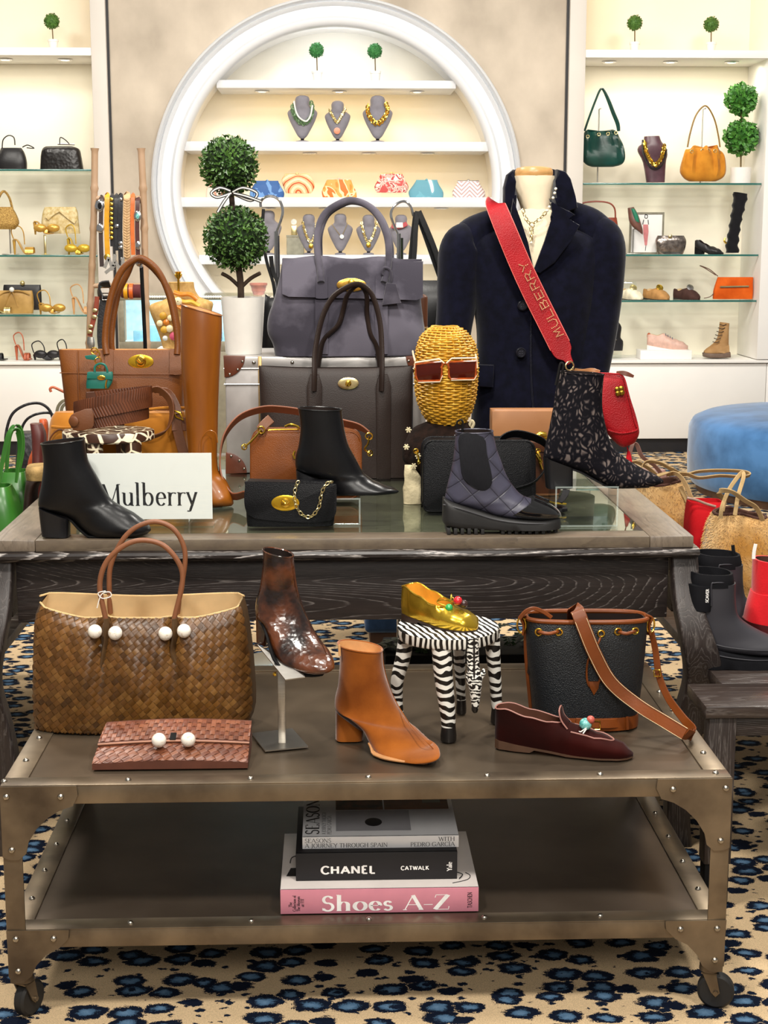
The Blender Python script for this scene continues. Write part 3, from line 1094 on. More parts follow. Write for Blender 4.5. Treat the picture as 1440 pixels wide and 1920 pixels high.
bm = BM(); box(bm,mirror-lx0,lx0,YTB-.07,YTB-.045,zap,z_b+.001,.002); out('apron',bm,oak_h,table)
LEG = [(1252,1302,1046),(1252,1302,1110),(1254,1308,1150),(1262,1324,1200),(1272,1338,1250),(1274,1338,1290),(1264,1322,1350),
         (1252,1302,1420),(1247,1292,1490),(1246,1290,1545),(1243,1293,1594)]
for yy in (YT+.035,YTB-.1):
 for mir in (0,1):
  bm = BM()
  body(bm,[(a,v,b_,v,.06) for a,b_,v in LEG],YT+.065,e=9,n=24,k=4)
  zmin = min(v.co.z for v in bm.verts)
  for v in bm.verts:
   v.co.z = max(0.0,z_b+(v.co.z-(W(1280,1046,YT+.065).z))*(z_b/(W(1280,1046,YT+.065).z-zmin)))
   v.co.y += yy-YT-.035-(.085 if yy < YT+.1 else -.085)*math.exp(-((v.co.z-.55)/.14) ** 2)
   if mir:
    v.co.x = mirror-v.co.x
  out('leg',bm,oak_v,table,smooth=50)
# trailing fern; its black trough is added for the dark under the table
matt_black = mat('matt_black','0c0b0c',rough=.7)
bx0,bx1 = W(722,1245,4.55).x,W(1010,1245,4.55).x
ub = thing('fern_planter','black trough planter of dark green fern standing under the table','planter',((bx0+bx1)/2,4.65,0))
bm = BM(); box(bm,bx0,bx1,4.55,4.78,0,.24,.006); out('trough',bm,matt_black,ub)
bm = BM()
R9 = random.Random(4)
for i in range(26):
 b0_ = V((R9.uniform(bx0+.03,bx1-.03),R9.uniform(4.6,4.74),.24))
 d0 = V((R9.uniform(-.14,.14),R9.uniform(-.10,.1),R9.uniform(.08,.17)))
 P_ = [b0_+d0*t_+V((0,0,-.16*t_*t_)) for t_ in [k/9 for k in range(10)]]
 tube(bm,P_,.0015,n=4)
 for k in range(2,10):
  for s_ in (-1,1):
   t_ = (P_[k]-P_[k-1]).normalized()
   sd_ = t_.cross(V((0,0,1))).normalized()*s_
   l_ = .03*(1.15-k/11)
   v_ = [bm.verts.new(q) for q in (P_[k],P_[k]+sd_*l_*.5+t_*.012,P_[k]+sd_*l_+t_*.008,P_[k]+sd_*l_*.5-t_*.006)]
   bm.faces.new(v_)
out('fern_fronds',bm,mat('dark_fern','3c5a33',rough=.5,var=.3),ub,kind='stuff')
# benches
bz = W(1340,1325,3.25).z
b0 = W(1327,1325,3.25).x
def bench(label,x0,x1,y0,y1,z,over=.012,notch=0):
 t = thing('low_bench',label,'bench',((x0+x1)/2,y0,0))
 if notch:
  bm = BM(); box(bm,x0,x1,y0,y0+.18,z-.028,z,.003); out('top_board',bm,oak_bt,t)
  bm = BM(); box(bm,x0+notch,x1,y0+.181,y1,z-.028,z,.003); out('top_board',bm,oak_bt,t)
 else:
  bm = BM(); box(bm,x0,x1,y0,y1,z-.028,z,.003); out('top_board',bm,oak_bt,t)
 bm = BM(); box(bm,x0+.03,x1-.03,y0+.018,y0+.04,z-.075,z-.028,.002); out('apron',bm,oak_h,t)
 for xx in (x0+over,x1-over-.062):
  for yy in (y0+over,y1-over-.05):
   if notch and yy > y0+.1 and xx < x0+.1:
    xx += notch
   bm = BM(); box(bm,xx,xx+.062,yy,yy+.05,.1,z-.0285,.003); lg = out('leg',bm,oak_v,t)
   bm = BM(); box(bm,xx+.003,xx+.059,yy+.003,yy+.047,0,.1,.003); out('foot',bm,matt_black,lg)
 return t
oak_bt = oak_mat('oak_bench_top',(1.2,16,16),line='7f7874',freq=6,amt=.5,rough=.28,dark='2b2321',mid='40352f')
bench('low dark wooden bench carrying the black rubber boots',.825,1.75,3.25,5.1,bz,notch=.08)
bench('low dark wooden bench under the green leather totes',-1.75,tx0-.06,3.85,5.2,.45)
# round blue velvet ottoman
velvet = mat('blue_velvet','4a79ad',rough=.8,col2='2c5580',scale=5,detail=7,sheen=.5,bump=.1,bscale=90)
ox = W(1296,850,9.0).x
otr = .95
ot = thing('round_ottoman','large round blue velvet ottoman on the leopard carpet','ottoman',(ox+otr,9.0,0))
zo = W(1296,785,9.0).z
bm = BM()
lathe(bm,(ox+otr,9.0,0),[(otr-.03,.05),(otr-.005,.09),(otr,zo*.5),(otr-.004,zo-.06),(otr-.03,zo-.015),(otr-.09,zo+.012),(otr*.6,zo+.035),(.01,zo+.04)],n=64)
out('cushion',bm,velvet,ot)
bm = BM()
lathe(bm,(ox+otr,9.0,0),[(otr-.06,0),(otr-.05,.05)],n=48)
out('plinth',bm,mat('walnut','5b4030',rough=.5),ot)
# small blue stool under / behind the table
so = thing('upholstered_stool','blue upholstered stool glimpsed below the table apron','stool',(W(735,1200,5.6).x,5.6,0))
sx0,sx1 = W(684,1180,5.5).x,W(800,1180,5.5).x
bm = BM(); box(bm,sx0,sx1,5.5,5.9,.06,.46,.02,seg=3); out('cushion',bm,mat('deep_blue_cloth','3c5a86',rough=.8,sheen=.4),so)
bm = BM(); box(bm,sx0+.02,sx1-.02,5.52,5.88,0,.06,.004); out('plinth',bm,MATS['walnut'],so)
# ================================================================== things on the trolley
def island_mat(key,cols,rough=.4,bump=.0,bscale=300,coat=0,sheen=0):
 """each woven strip gets a shade of its own"""
 if key in MATS:
  return MATS[key]
 m,nt,b = newmat(key)
 g = nt.nodes.new('ShaderNodeNewGeometry')
 st = [(i/max(1,len(cols)-1),srgb(c)) for i,c in enumerate(cols)]
 co = ramp(nt,g.outputs['Random Per Island'],st)
 tc = nd(nt,'ShaderNodeTexCoord')
 n = nd(nt,'ShaderNodeTexNoise',Scale=6,Detail=3)
 nt.links.new(tc.outputs['Object'],n.inputs['Vector'])
 sh = ramp(nt,n.outputs[0],[(.35,(.72,.68,.6,1)),(.65,(1.15,1.12,1.1,1))])
 mu = nd(nt,'ShaderNodeMix',data_type='RGBA',blend_type='MULTIPLY')
 mu.inputs[0].default_value = 1
 nt.links.new(co,mu.inputs[6])
 nt.links.new(sh,mu.inputs[7])
 nt.links.new(mu.outputs[2],b.inputs['Base Color'])
 b.inputs['Roughness'].default_value = rough
 if coat:
  b.inputs['Coat Weight'].default_value = coat
 MATS[key] = m
 return m
def weave(bm,P,Lx,Lz,p,q=None,ang=45,lift=.0012,gap=.95,x0=0,z0=0):
 """over-and-under strips on the surface P(x, z); cells p by q metres, rotated"""
 q = q or p
 a = radians(ang)
 ca,sa = cos(a),sin(a)
 R_ = int((Lx+Lz)/min(p,q))+2
 for i in range(-R_,R_):
  for j in range(-R_,R_):
   cx_,cz_ = i*p*ca-j*q*sa+Lx/2,i*p*sa+j*q*ca+Lz/2
   if not (-.2*p < cx_ < Lx+.2*p and -.2*q < cz_ < Lz+.2*q):
    continue
   over = (i+j) % 2 == 0
   vs = []
   for b_ in (-.5,0,.5):
    row = []
    for c_ in (-.5,0,.5):
     dx,dz = c_*p*gap*(1.12 if over else .93),b_*q*gap*(.93 if over else 1.12)
     x = min(Lx,max(0,cx_+dx*ca-dz*sa))
     z = min(Lz,max(0,cz_+dx*sa+dz*ca))
     P0 = P(x,z)
     n_ = (P(min(Lx,x+.004),z)-P(max(0,x-.004),z)).cross(P(x,min(Lz,z+.004))-P(x,max(0,z-.004)))
     if n_.length > 0:
      n_.normalize()
     if n_.y > 0 and abs(n_.z) < .8 or n_.z <-.5:
      n_ = -n_
     t_ = c_ if over else b_
     row.append(bm.verts.new(P0+n_*(.0004+lift*(1-4*t_*t_*.9))))
    vs.append(row)
   for y in range(2):
    for x in range(2):
     try:
      bm.faces.new((vs[y][x],vs[y][x+1],vs[y+1][x+1],vs[y+1][x]))
     except ValueError:
      pass
tan_tube = mat('tan_handle_leather','7d4d30',rough=.5,var=.08,scale=20,bump=.1)
lin_cream = mat('cream_lining','d9bd8f',rough=.85,var=.05)
straw = island_mat('woven_palm',['452b0f','624018','704a20','513413','7d582b','5e3c1b'],rough=.36)
straw_b = mat('palm_ground','4a3214',rough=.6)
palm_r = island_mat('woven_palm_russet',['6b3a26','7c4a33','8a563e','5e3322','744230'],rough=.4)
palm_rb = mat('palm_russet_ground','5a3020',rough=.6)
speck = mat('speckled_stone_bead','efe8dc',rough=.35,col2='c4b39b',scale=160,vlo=.3,vhi=.45)
cordw = mat('white_cord','e9e4dc',rough=.8)
# ---- woven tote
YT0 = Yz(270,1376,ZC)+.075
rows = [(1140,76,458,.10),(1165,66,466,.13),(1215,63,474,.15),(1268,62,479,.16),(1317,63,480,.16),(1350,65,470,.155),(1374,67,458,.14)]
tot = thing('woven_tote','large brown woven palm tote with round tan handles and white beads','bag',(W(270,1370,YT0).x,YT0,ZC))
rr = crom([tuple(r) for r in rows],6)
def tote_surf(s,v,side=-1,lip=True):
 """s -1..1 across, v pixel row"""
 t = (v-rr[0][0])/(rr[-1][0]-rr[0][0])
 t = max(0,min(1,t))
 k = min(len(rr)-2,int(t*(len(rr)-1)))
 while k < len(rr)-2 and rr[k+1][0] < v:
  k += 1
 while k > 0 and rr[k][0] > v:
  k -= 1
 f = max(0,min(1,(v-rr[k][0])/max(1e-6,rr[k+1][0]-rr[k][0])))
 ul = rr[k][1]+(rr[k+1][1]-rr[k][1])*f
 ur = rr[k][2]+(rr[k+1][2]-rr[k][2])*f
 dp = rr[k][3]+(rr[k+1][3]-rr[k][3])*f
 e = 3.2
 u = (ul+ur)/2+(ur-ul)/2*s
 y = dp/2*max(0,1-abs(s) ** e) ** (1/e)
 dent = 0
 if side < 0:
  for s0 in (-.33,.31):
   dent += .020*math.exp(-((s-s0)/.05) ** 2)*max(0,1-t*1.5)
   dent -= .010*math.exp(-((s-s0-math.copysign(.16,s0))/.12) ** 2)*max(0,sin(pi*min(1,t*1.1)))
  dent -= .014*math.exp(-((s-.0)/.22) ** 2)*sin(pi*t)
  dent += .012*math.exp(-((s+.05-t*.35)/.10) ** 2)*t
 p = W(u,v,YT0)
 # the front rim sags between the corners, the back rim stands higher
 sag = (1-abs(s) ** 1.6)
 zoff = 0
 if side < 0:
  zoff = (-.021*min(1,sag*1.6)+.012)*max(0,1-t*2)
 else:
  zoff = (.026-.012*sag)*max(0,1-t*2)
 return V((p.x,YT0+side*y+dent,max(ZC+.001,p.z+zoff)))
vs0,vs1 = rows[0][0],rows[-1][0]
bm = BM()
rings = []
NS = 40
for k in range(13):
 v = vs0+(vs1-vs0)*k/12
 r_ = [bm.verts.new(tote_surf(-1+2*i/NS,v,-1)) for i in range(NS)]+[bm.verts.new(tote_surf(1-2*i/NS,v,1)) for i in range(NS)]
 rings.append(r_)
grid_faces(bm,rings)
cap(bm,rings[-1])
out('body',bm,straw_b,tot)
bm = BM()
rings = []
for k in range(4):
 v = vs0+(vs1-vs0)*k/5
 c_ = V((W(268,v,YT0).x,YT0,0))
 q_ = []
 for i in range(2*NS):
  s = -1+2*i/NS if i < NS else 1-2*(i-NS)/NS
  p = tote_surf(s,v,-1 if i < NS else 1)
  q_.append(bm.verts.new(V((c_.x+(p.x-c_.x)*.985,c_.y+(p.y-c_.y)*.9,p.z+.0005))))
 rings.append(q_)
grid_faces(bm,rings)
cap(bm,rings[-1])
out('lining',bm,lin_cream,tot)
Lx_,Lz_ = (472-66)*S(YT0),(vs1-vs0)*S(YT0)
bm = BM()
weave(bm,lambda x,z: tote_surf(-.97+1.94*x/Lx_,vs1-(vs1-vs0)*z/Lz_,-1),Lx_,Lz_,.0122,.0102,ang=40,lift=.0017,gap=.96)
out('woven_strips',bm,straw,tot,kind='stuff',smooth=60)
bm = BM()
tube(bm,[tote_surf(-1+2*i/30,vs0,-1) for i in range(31)],.0022,n=6)
tube(bm,[tote_surf(-1+2*i/30,vs0,1) for i in range(31)],.0022,n=6)
out('rim_binding',bm,mat('cream_binding','c8a878',rough=.7),tot)
fy,by = YT0-.062,YT0+.05
bm = BM(); tpx(bm,[(200,1166),(196,1150),(187,1097),(200,1053),(233,1023),(268,1013),(307,1023),(336,1057),(342,1092),(329,1150),(325,1166)],fy,5.2); out('handle',bm,tan_tube,tot)
bm = BM(); tpx(bm,[(207,1150),(205,1113),(207,1063),(227,1017),(253,990),(290,978),(323,990),(343,1020),(347,1055),(337,1117),(333,1150)],by,5.0); out('handle',bm,tan_tube,tot)
for u in (199,327):
 bm = BM(); tpx(bm,[(u,1160),(u+1,1190),(u-3,1222),(u-8 if u < 250 else u+10,1252)],fy-.006,6.5,n=8,flat=.6); out('handle_tab',bm,straw_b,tot)
for u,v in ((178,1184),(216,1187),(310,1188),(345,1183)):
 bm = BM(); ball(bm,W(u,v,YT0-.083),13.5*S(YT0),u=20,v=12); out('bead',bm,speck,tot)
bm = BM()
tpx(bm,[(182,1140),(190,1115),(205,1110),(208,1118),(192,1122),(184,1112),(198,1108)],fy-.006,1.1,n=5)
out('cord',bm,cordw,tot)
# ---- woven clutch
A = G(172,1446,ZC); B = G(465,1439,ZC)
Yf = (A.y+B.y)/2
wcl = B.x-A.x
dcl = .125
cl = thing('woven_clutch','flat russet woven clutch with two white beads lying on the trolley','bag',(A.x+wcl/2,Yf,ZC))
def cl_top(x,y,up=0.0):
 t = y/dcl
 return V((A.x+x+(.012*t if x < wcl/2 else .002*t),Yf+y,ZC+.012+.038*t ** .8+up+.006*sin(pi*x/wcl)))
def cl_slab(y0,y1,up,thick):
 bm = BM()
 top,bot = [],[]
 for j in range(7):
  y = y0+(y1-y0)*j/6
  top.append([bm.verts.new(cl_top(wcl*i/16,y,up)) for i in range(17)])
  bot.append([bm.verts.new(V((cl_top(wcl*i/16,y).x,Yf+y,max(ZC+.0006,cl_top(wcl*i/16,y,up).z-thick-.01*y/dcl)))) for i in range(17)])
 grid_faces(bm,top,False)
 grid_faces(bm,[r[::-1] for r in bot],False)
 for a,b_ in ((top[0],bot[0]),(top[-1],bot[-1])):
  for i in range(16):
   bm.faces.new((a[i],a[i+1],b_[i+1],b_[i]))
 for i in (0,16):
  for j in range(6):
   bm.faces.new((top[j][i],top[j+1][i],bot[j+1][i],bot[j][i]))
 return bm
out('body',cl_slab(0,dcl,0,.03),palm_rb,cl)
out('flap',cl_slab(.05,dcl+.001,.0065,.005),palm_rb,cl)
bm = BM(); weave(bm,lambda x,z: cl_top(x,z),wcl,.052,.016,.0095,ang=38,lift=.0014); out('woven_strips',bm,palm_r,cl,kind='stuff',smooth=60)
bm = BM(); weave(bm,lambda x,z: cl_top(x,.051+z,.0068),wcl,dcl-.052,.0135,.0095,ang=90,lift=.0014); out('woven_strips',bm,palm_r,cl,kind='stuff',smooth=60)
bm = BM(); tube(bm,[cl_top(wcl*i/16,.0495,.005) for i in range(17)],.0022,n=6); out('flap_binding',bm,mat('russet_edge','a4735a',rough=.5),cl)
for u,v in ((298,1388),(353,1387)):
 p = min((W(u,v,Yf+.002*k) for k in range(60)),key=lambda q: abs(q.z-cl_top(q.x-A.x,max(0,q.y-Yf)).z-.019))
 bm = BM(); ball(bm,p,.0145,u=20,v=12); out('bead',bm,speck,cl)
bm = BM(); obox(bm,cl_top(wcl*.5,.06,.008),V((.006,0,0)),V((0,.012,.003)),V((0,0,.001)),.0008); out('loop_slot',bm,matt_black,cl)
# ------------------------------------------------------------------ boots: a lofted upper, stacked heel, sole, lining
def clampz(z):
 return lambda p,t: V((p.x,p.y,max(p.z,z)))
def boot(label,secs,Y,m,lining,heel=None,heel_m=None,sole_m=None,zmin=None,sole0=5,open_top=.06,e=2.25,sole_th=.005,rim_m=None,cat='boot',name='ankle_boot',heel_e=4,rimw=.0018):
 """Y: number or (Y at the heel, Y at the toe)"""
 Y0,Y1 = Y if isinstance(Y,tuple) else (Y,Y)
 n = len(secs)
 ss = []
 for i,s in enumerate(secs):
  t = max(0,(i-2)/(n-3))
  t = t*t*(3-2*t)
  ss.append(tuple(s[:5])+(Y0+(Y1-Y0)*t,))
 base = W((secs[0][0]+secs[-1][2])/2,max(s[1] for s in secs),(Y0+Y1)/2)
 t = thing(name,label,cat,(base.x,(Y0+Y1)/2,zmin if zmin is not None else base.z))
 fn = clampz((zmin or -9)+.003)
 bm = BM(); R_ = body(bm,ss,e=e,n=32,k=5,open_top=open_top,rim=.93,fn=fn,mi_in=1); out('upper',bm,[m,lining],t,smooth=55)
 bm = BM(); tube(bm,R_[0],rimw,n=6,closed=True); out('top_rim',bm,rim_m or m,t)
 if heel:
  hs = [tuple(h[:5])+(h[5] if len(h) > 5 else Y0,) for h in heel]
  bm = BM(); body(bm,hs,e=heel_e,n=24,k=3 if len(hs) > 2 else 1,fn=clampz((zmin or -9)+.0003)); out('heel',bm,heel_m or m,t,smooth=50)
 pts,ws = [],[]
 q = crom(ss,4)
 for i_,s in enumerate(q[sole0*4:-4]):
  p = W(s[0],s[1],s[5])
  pts.append(V((p.x,p.y,max(p.z-.001,(zmin or -9)+sole_th*.5))))
  ws.append(max(.004,s[4]*.6*min(1,.35+.1*i_)))
 bm = BM(); ribbon(bm,pts,ws,sole_th,V((0,1,0))); out('sole',bm,sole_m or matt_black,t)
 return t,ss
lin_tan = mat('tan_lining','cf9c66',rough=.6)
lin_dark = mat('dark_lining','1e1512',rough=.7)
suede_rust = mat('rust_suede','94521a',rough=.95,col2='723a0e',scale=11,detail=8,sheen=.5,bump=.15,bscale=320,spec=.1)
YH,YTO = Yz(655,1386,ZC) ,Yz(770,1424,ZC)
boot('tan rust suede ankle boot with block heel standing in the trolley middle',
         [(633,1206,717,1218,.085),(637,1234,720,1254,.082),(634,1282,735,1300,.08),(628,1310,752,1334,.078),(630,1330,768,1356,.078),
         (650,1342,782,1367,.079),(678,1366,796,1380,.081),(694,1394,807,1390,.08),(712,1413,812,1393,.088),(742,1423,818,1398,.092),
         (776,1426,823,1404,.084),(805,1424,825,1411,.058),(819,1419,825,1415,.02)],
         (YH+.01,YTO-.02),suede_rust,lin_tan,heel=[(629,1328,681,1366,.062),(629,1382,681,1390,.058)],sole_m=mat('pale_sole','b07c4c',rough=.6),zmin=ZC,sole0=7)
th = bpy.data.objects['ankle_boot']
bm = BM(); tpx(bm,[(717,1222,YH+.01),(720,1250,YH+.008),(730,1287,YH+.006),(746,1322,YH+.002),(772,1362,(YH+YTO)/2),(799,1390,YTO+.004),(815,1407,YTO)],YH,1.0,n=6); out('front_seam',bm,suede_rust,th)
bm = BM(); rpx(bm,[(636,1209),(637,1230)],YH-.02,5,2,k=1); out('pull_tab',bm,lin_tan,th)
# ---- brown patent boot on a steel shoe stand
patent = mat('brown_patent_snakeskin','5c2f16',rough=.25,col2='170804',scale=17,detail=9,coat=.8,bump=.4,bscale=110,kind='pebble',vlo=.38,vhi=.62)
YS = Yz(527,1404,ZC)+.03
bt,bs = boot('dark brown glossy patent ankle boot perched on a steel shoe stand',
         [(493,1030,550,1042,.075),(492,1060,553,1066,.078),(487,1100,558,1100,.078),(479,1130,568,1135,.078),(480,1155,578,1158,.074),
         (492,1168,588,1180,.074),(502,1190,598,1195,.076),(510,1214,606,1207,.082),(522,1237,613,1215,.088),(548,1254,620,1225,.088),
         (582,1261,625,1236,.076),(608,1260,627,1245,.05),(621,1256,627,1251,.018)],
         (YS+.06,YS-.05),patent,lin_dark,heel=[(480,1150,504,1190,.055),(481,1199,500,1208,.05)],zmin=None)
bm = BM(); tpx(bm,[(551,1060),(556,1100),(567,1140),(590,1185),(607,1215),(615,1235)],YS-.042,1.3,n=6); out('zip_seam',bm,patent,bt)
st = thing('shoe_stand','slim steel shoe stand with tilted plate and square foot under the patent boot','stand',(W(528,1400,YS).x,YS,ZC))
zs1 = W(528,1250,YS).z
bm = BM(); box(bm,W(521,1300,YS).x,W(535,1300,YS).x,YS-.004,YS+.004,ZC+.003,zs1,.001); out('post',bm,brushed,st)
bm = BM()
q = [W(478,1207,YS+.1),W(482,1208,YS+.03),W(535,1274,YS-.085),W(572,1269,YS-.085),W(560,1247,YS+.0)]
va = [bm.verts.new(p) for p in q]; vb = [bm.verts.new(p-V((0,.0,.002))) for p in q]
bm.faces.new(va); bm.faces.new(vb[::-1])
for i in range(5):
 bm.faces.new((va[i],vb[i],vb[(i+1) % 5],va[(i+1) % 5]))
out('shoe_plate',bm,brushed,st,smooth=0)
bm = BM()
q = [G(471,1377,ZC),G(497,1410,ZC),G(578,1402,ZC),G(548,1368,ZC)]
va = [bm.verts.new(V((p.x,p.y,ZC+.003))) for p in q]; vb = [bm.verts.new(V((p.x,p.y,ZC+.0003))) for p in q]
bm.faces.new(va); bm.faces.new(vb[::-1])
for i in range(4):
 bm.faces.new((va[i],vb[i],vb[(i+1) % 4],va[(i+1) % 4]))
out('foot_plate',bm,brushed,st,smooth=0)
bm = BM(); lathe(bm,W(518,1264,YS-.004),[(.004,0),(.0045,.004),(.002,.007)],n=10,axis=(-1,0,0)); out('thumb_screw',bm,gold,st)
# ------------------------------------------------------------------ low shoes in a frame of their own
def flat_shoe(name,label,H_,T_,hprof,wprof,oprof,m,lining,sole_m,z,heel_h=.012,group=None,cat='shoe',far=1.0,th=.0022,heel_len=.28,n=26,piping=None):
 """H_, T_: heel end and toe end on the ground; profiles = [(t, value)]; o = half opening as a fraction of half width"""
 H_,T_ = V((H_.x,H_.y,z)),V((T_.x,T_.y,z))
 ax = T_-H_
 Lg = ax.length
 ax.normalize()
 ay = V((0,0,1)).cross(ax)
 def f(pr,t):
  for (a,va),(b_,vb) in zip(pr,pr[1:]):
   if t <= b_:
    k = (t-a)/max(1e-9,b_-a)
    k = k*k*(3-2*k)
    return va+(vb-va)*k
  return pr[-1][1]
 t_ = thing(name,label,cat,(H_+T_)/2,group)
 def ring(t,sh):
  w,h,o = f(wprof,t)-sh,f(hprof,t),f(oprof,t)
  fl = heel_h*max(0,1-t/.62) ** 1.2+.003+sh
  x = Lg*t
  o_ = max(0,o*w)
  if o < .02:
   h -= sh
  pr = []
  m_ = 6
  for i in range(m_+1):                     # from the near rim down to the near floor edge
   k = i/m_
   yy = -(o_+(w-o_)*sin(min(1,k*1.6)*pi/2)) if k < .63 else -(w-(w*.12)*((k-.63)/.37) ** 2)
   zz = h+(fl-h)*(k ** (1.5 if o < .3 else 1))
   pr.append((yy,zz))
  full = pr+[(-y,zz) for y,zz in pr[::-1]]
  return [H_+ax*x+ay*y+V((0,0,zz)) for y,zz in full]
 ts = [i/n for i in range(n+1)]
 bm = BM()
 o_r = [[bm.verts.new(p) for p in ring(t,0)] for t in ts]
 i_r = [[bm.verts.new(p) for p in ring(t,th)] for t in ts]
 grid_faces(bm,o_r,False,0)
 for a,b_ in zip(o_r,o_r[1:]):                 # underside
  bm.faces.new((a[6],a[7],b_[7],b_[6])) if False else None
 grid_faces(bm,[r[::-1] for r in i_r],False,1)
 for j in (0,-1):
  for a,b_,c_,d_ in zip(o_r,o_r[1:],i_r,i_r[1:]):
   bm.faces.new((a[j],b_[j],d_[j],c_[j]))
 for rr_ in (o_r,i_r):
  for e_ in (0,-1):
   try:
    bm.faces.new(rr_[e_])
   except ValueError:
    pass
 up = out('upper',bm,[m,lining],t_,smooth=60)
 # sole and heel
 bm = BM()
 top,bot = [],[]
 for t in [i/30 for i in range(31)]:
  w = f(wprof,t)*.93
  fl = heel_h*max(0,1-t/.62) ** 1.2+.0035
  gl = 0.0003 if (t < heel_len or t > .5) else fl-.004
  if t >= heel_len and t <= .5:
   gl = max(.0003,fl-.0045)
  c_ = H_+ax*(Lg*t)
  top.append([bm.verts.new(c_+ay*w+V((0,0,fl))),bm.verts.new(c_-ay*w+V((0,0,fl)))])
  bot.append([bm.verts.new(c_+ay*w+V((0,0,gl))),bm.verts.new(c_-ay*w+V((0,0,gl)))])
 for a,b_,c_,d_ in zip(top,top[1:],bot,bot[1:]):
  bm.faces.new((a[0],a[1],b_[1],b_[0]))
  bm.faces.new((c_[0],d_[0],d_[1],c_[1]))
  bm.faces.new((a[0],b_[0],d_[0],c_[0]))
  bm.faces.new((a[1],c_[1],d_[1],b_[1]))
 bm.faces.new((top[0][0],bot[0][0],bot[0][1],top[0][1]))
 bm.faces.new((top[-1][0],top[-1][1],bot[-1][1],bot[-1][0]))
 out('sole',bm,sole_m,t_,smooth=30)
 if piping:
  bm = BM()
  rim = [ring(t,0)[0] for t in ts if f(oprof,t) > .03]
  rim2 = [ring(t,0)[-1] for t in ts if f(oprof,t) > .03]
  tube(bm,crom(rim2[::-1]+rim,2),piping[1],n=6,closed=True)
  out('piping',bm,piping[0],t_)
 return t_,(H_,ax,ay,Lg,f,ring)
velvet_b = mat('burgundy_velvet','2e0502',rough=.8,col2='1c0301',scale=7,sheen=.08,spec=.1)
pip_m = mat('mauve_piping','9a6a60',rough=.5)
lin_b = mat('brown_lining','5a3526',rough=.6)
H_,T_ = G(930,1398,ZC),G(1187,1420,ZC)
WP = [(0,.014),(.04,.024),(.18,.030),(.38,.031),(.6,.038),(.76,.040),(.9,.033),(.97,.020),(1,.004)]
lo,fr_lo = flat_shoe('loafer','burgundy velvet loafer with mauve piping and a turquoise bead charm',H_,T_,
             [(0,.083),(.08,.086),(.25,.074),(.42,.066),(.5,.064),(.62,.056),(.75,.043),(.9,.03),(1,.010)],WP,
             [(0,.88),(.1,.9),(.36,.86),(.46,.5),(.53,.0),(1,0)],velvet_b,lin_b,mat('brown_sole','4d3526',rough=.5),ZC,heel_h=.016,piping=(pip_m,.0016))
H0,ax,ay,Lg,f_,ring_ = fr_lo
def shoe_z(fr,t,yy):
 rg = fr[5](t,0)[:7]
 q = [((p-fr[0]).dot(fr[2]),p.z-fr[0].z) for p in rg]
 y_ = -abs(yy)
 for (ya,za),(yb_,zb_) in zip(q,q[1:]):
  if yb_ <= y_ <= ya:
   k_ = (y_-ya)/min(-1e-9,yb_-ya)
   return za+(zb_-za)*k_
 return q[0][1] if y_ > q[0][0] else q[-2][1]
bm = BM()
apr = []
for k in range(17):                               # apron piping over the vamp
 a = -pi*.5+pi*k/16
 t = .56+.30*cos(a)
 yy = sin(a)*.027
 hh = shoe_z(fr_lo,t,yy)+.0012
 apr.append(H0+ax*(Lg*t)-ay*yy*-1+V((0,0,hh)))
tube(bm,apr,.0017,n=6)
out('apron_piping',bm,pip_m,lo)
bm = BM()
tongue = [H0+ax*(Lg*.535)+ay*(s*.024)+V((0,0,.067-abs(s)*.012)) for s in (-1,-.5,0,.5,1)]
tongue2 = [H0+ax*(Lg*.47)+ay*(s*.017)+V((0,0,.094-abs(s)*.006)) for s in (-1,-.5,0,.5,1)]
tm = [(a+b_)/2+V((0,0,-.001))-ax*.004 for a,b_ in zip(tongue,tongue2)]
r1 = [[bm.verts.new(p) for p in r] for r in (tongue,tm,tongue2)]
r2 = [[bm.verts.new(p-ax*.003) for p in r] for r in (tongue,tm,tongue2)]
grid_faces(bm,r1,False); grid_faces(bm,[r[::-1] for r in r2],False)
for a,b_ in ((r1[0],r2[0]),(r1[-1],r2[-1])):
 for i in range(4):
  bm.faces.new((a[i],a[i+1],b_[i+1],b_[i]))
out('tongue',bm,velvet_b,lo)
bm = BM(); tube(bm,crom([tongue[0],tm[0],tongue2[0],tongue2[2],tongue2[4],tm[4],tongue[4]],4),.0016,n=6); out('tongue_piping',bm,pip_m,lo)
turq = mat('turquoise_bead','8fd0cb',rough=.3,col2='3d8f8a',scale=120)
cb = H0+ax*(Lg*.655)-ay*.004+V((0,0,.062))
bm = BM(); ball(bm,cb,.0125,u=16,v=10); out('bead',bm,turq,lo)
bm = BM(); ball(bm,cb+ax*.010+V((0,0,.010)),.0085,u=12,v=8); out('bead',bm,mat('coral_bead','b8574a',rough=.3),lo)
bm = BM(); tube(bm,[cb-V((0,.012,.004)),cb-ax*.012-V((0,.016,.012)),cb-ax*.02-V((0,.012,.012))],.0014,n=6); tube(bm,[cb-V((0,.012,.006)),cb-ax*.008-V((0,.02,.014))],.0014,n=6); out('cord',bm,cordw,lo)
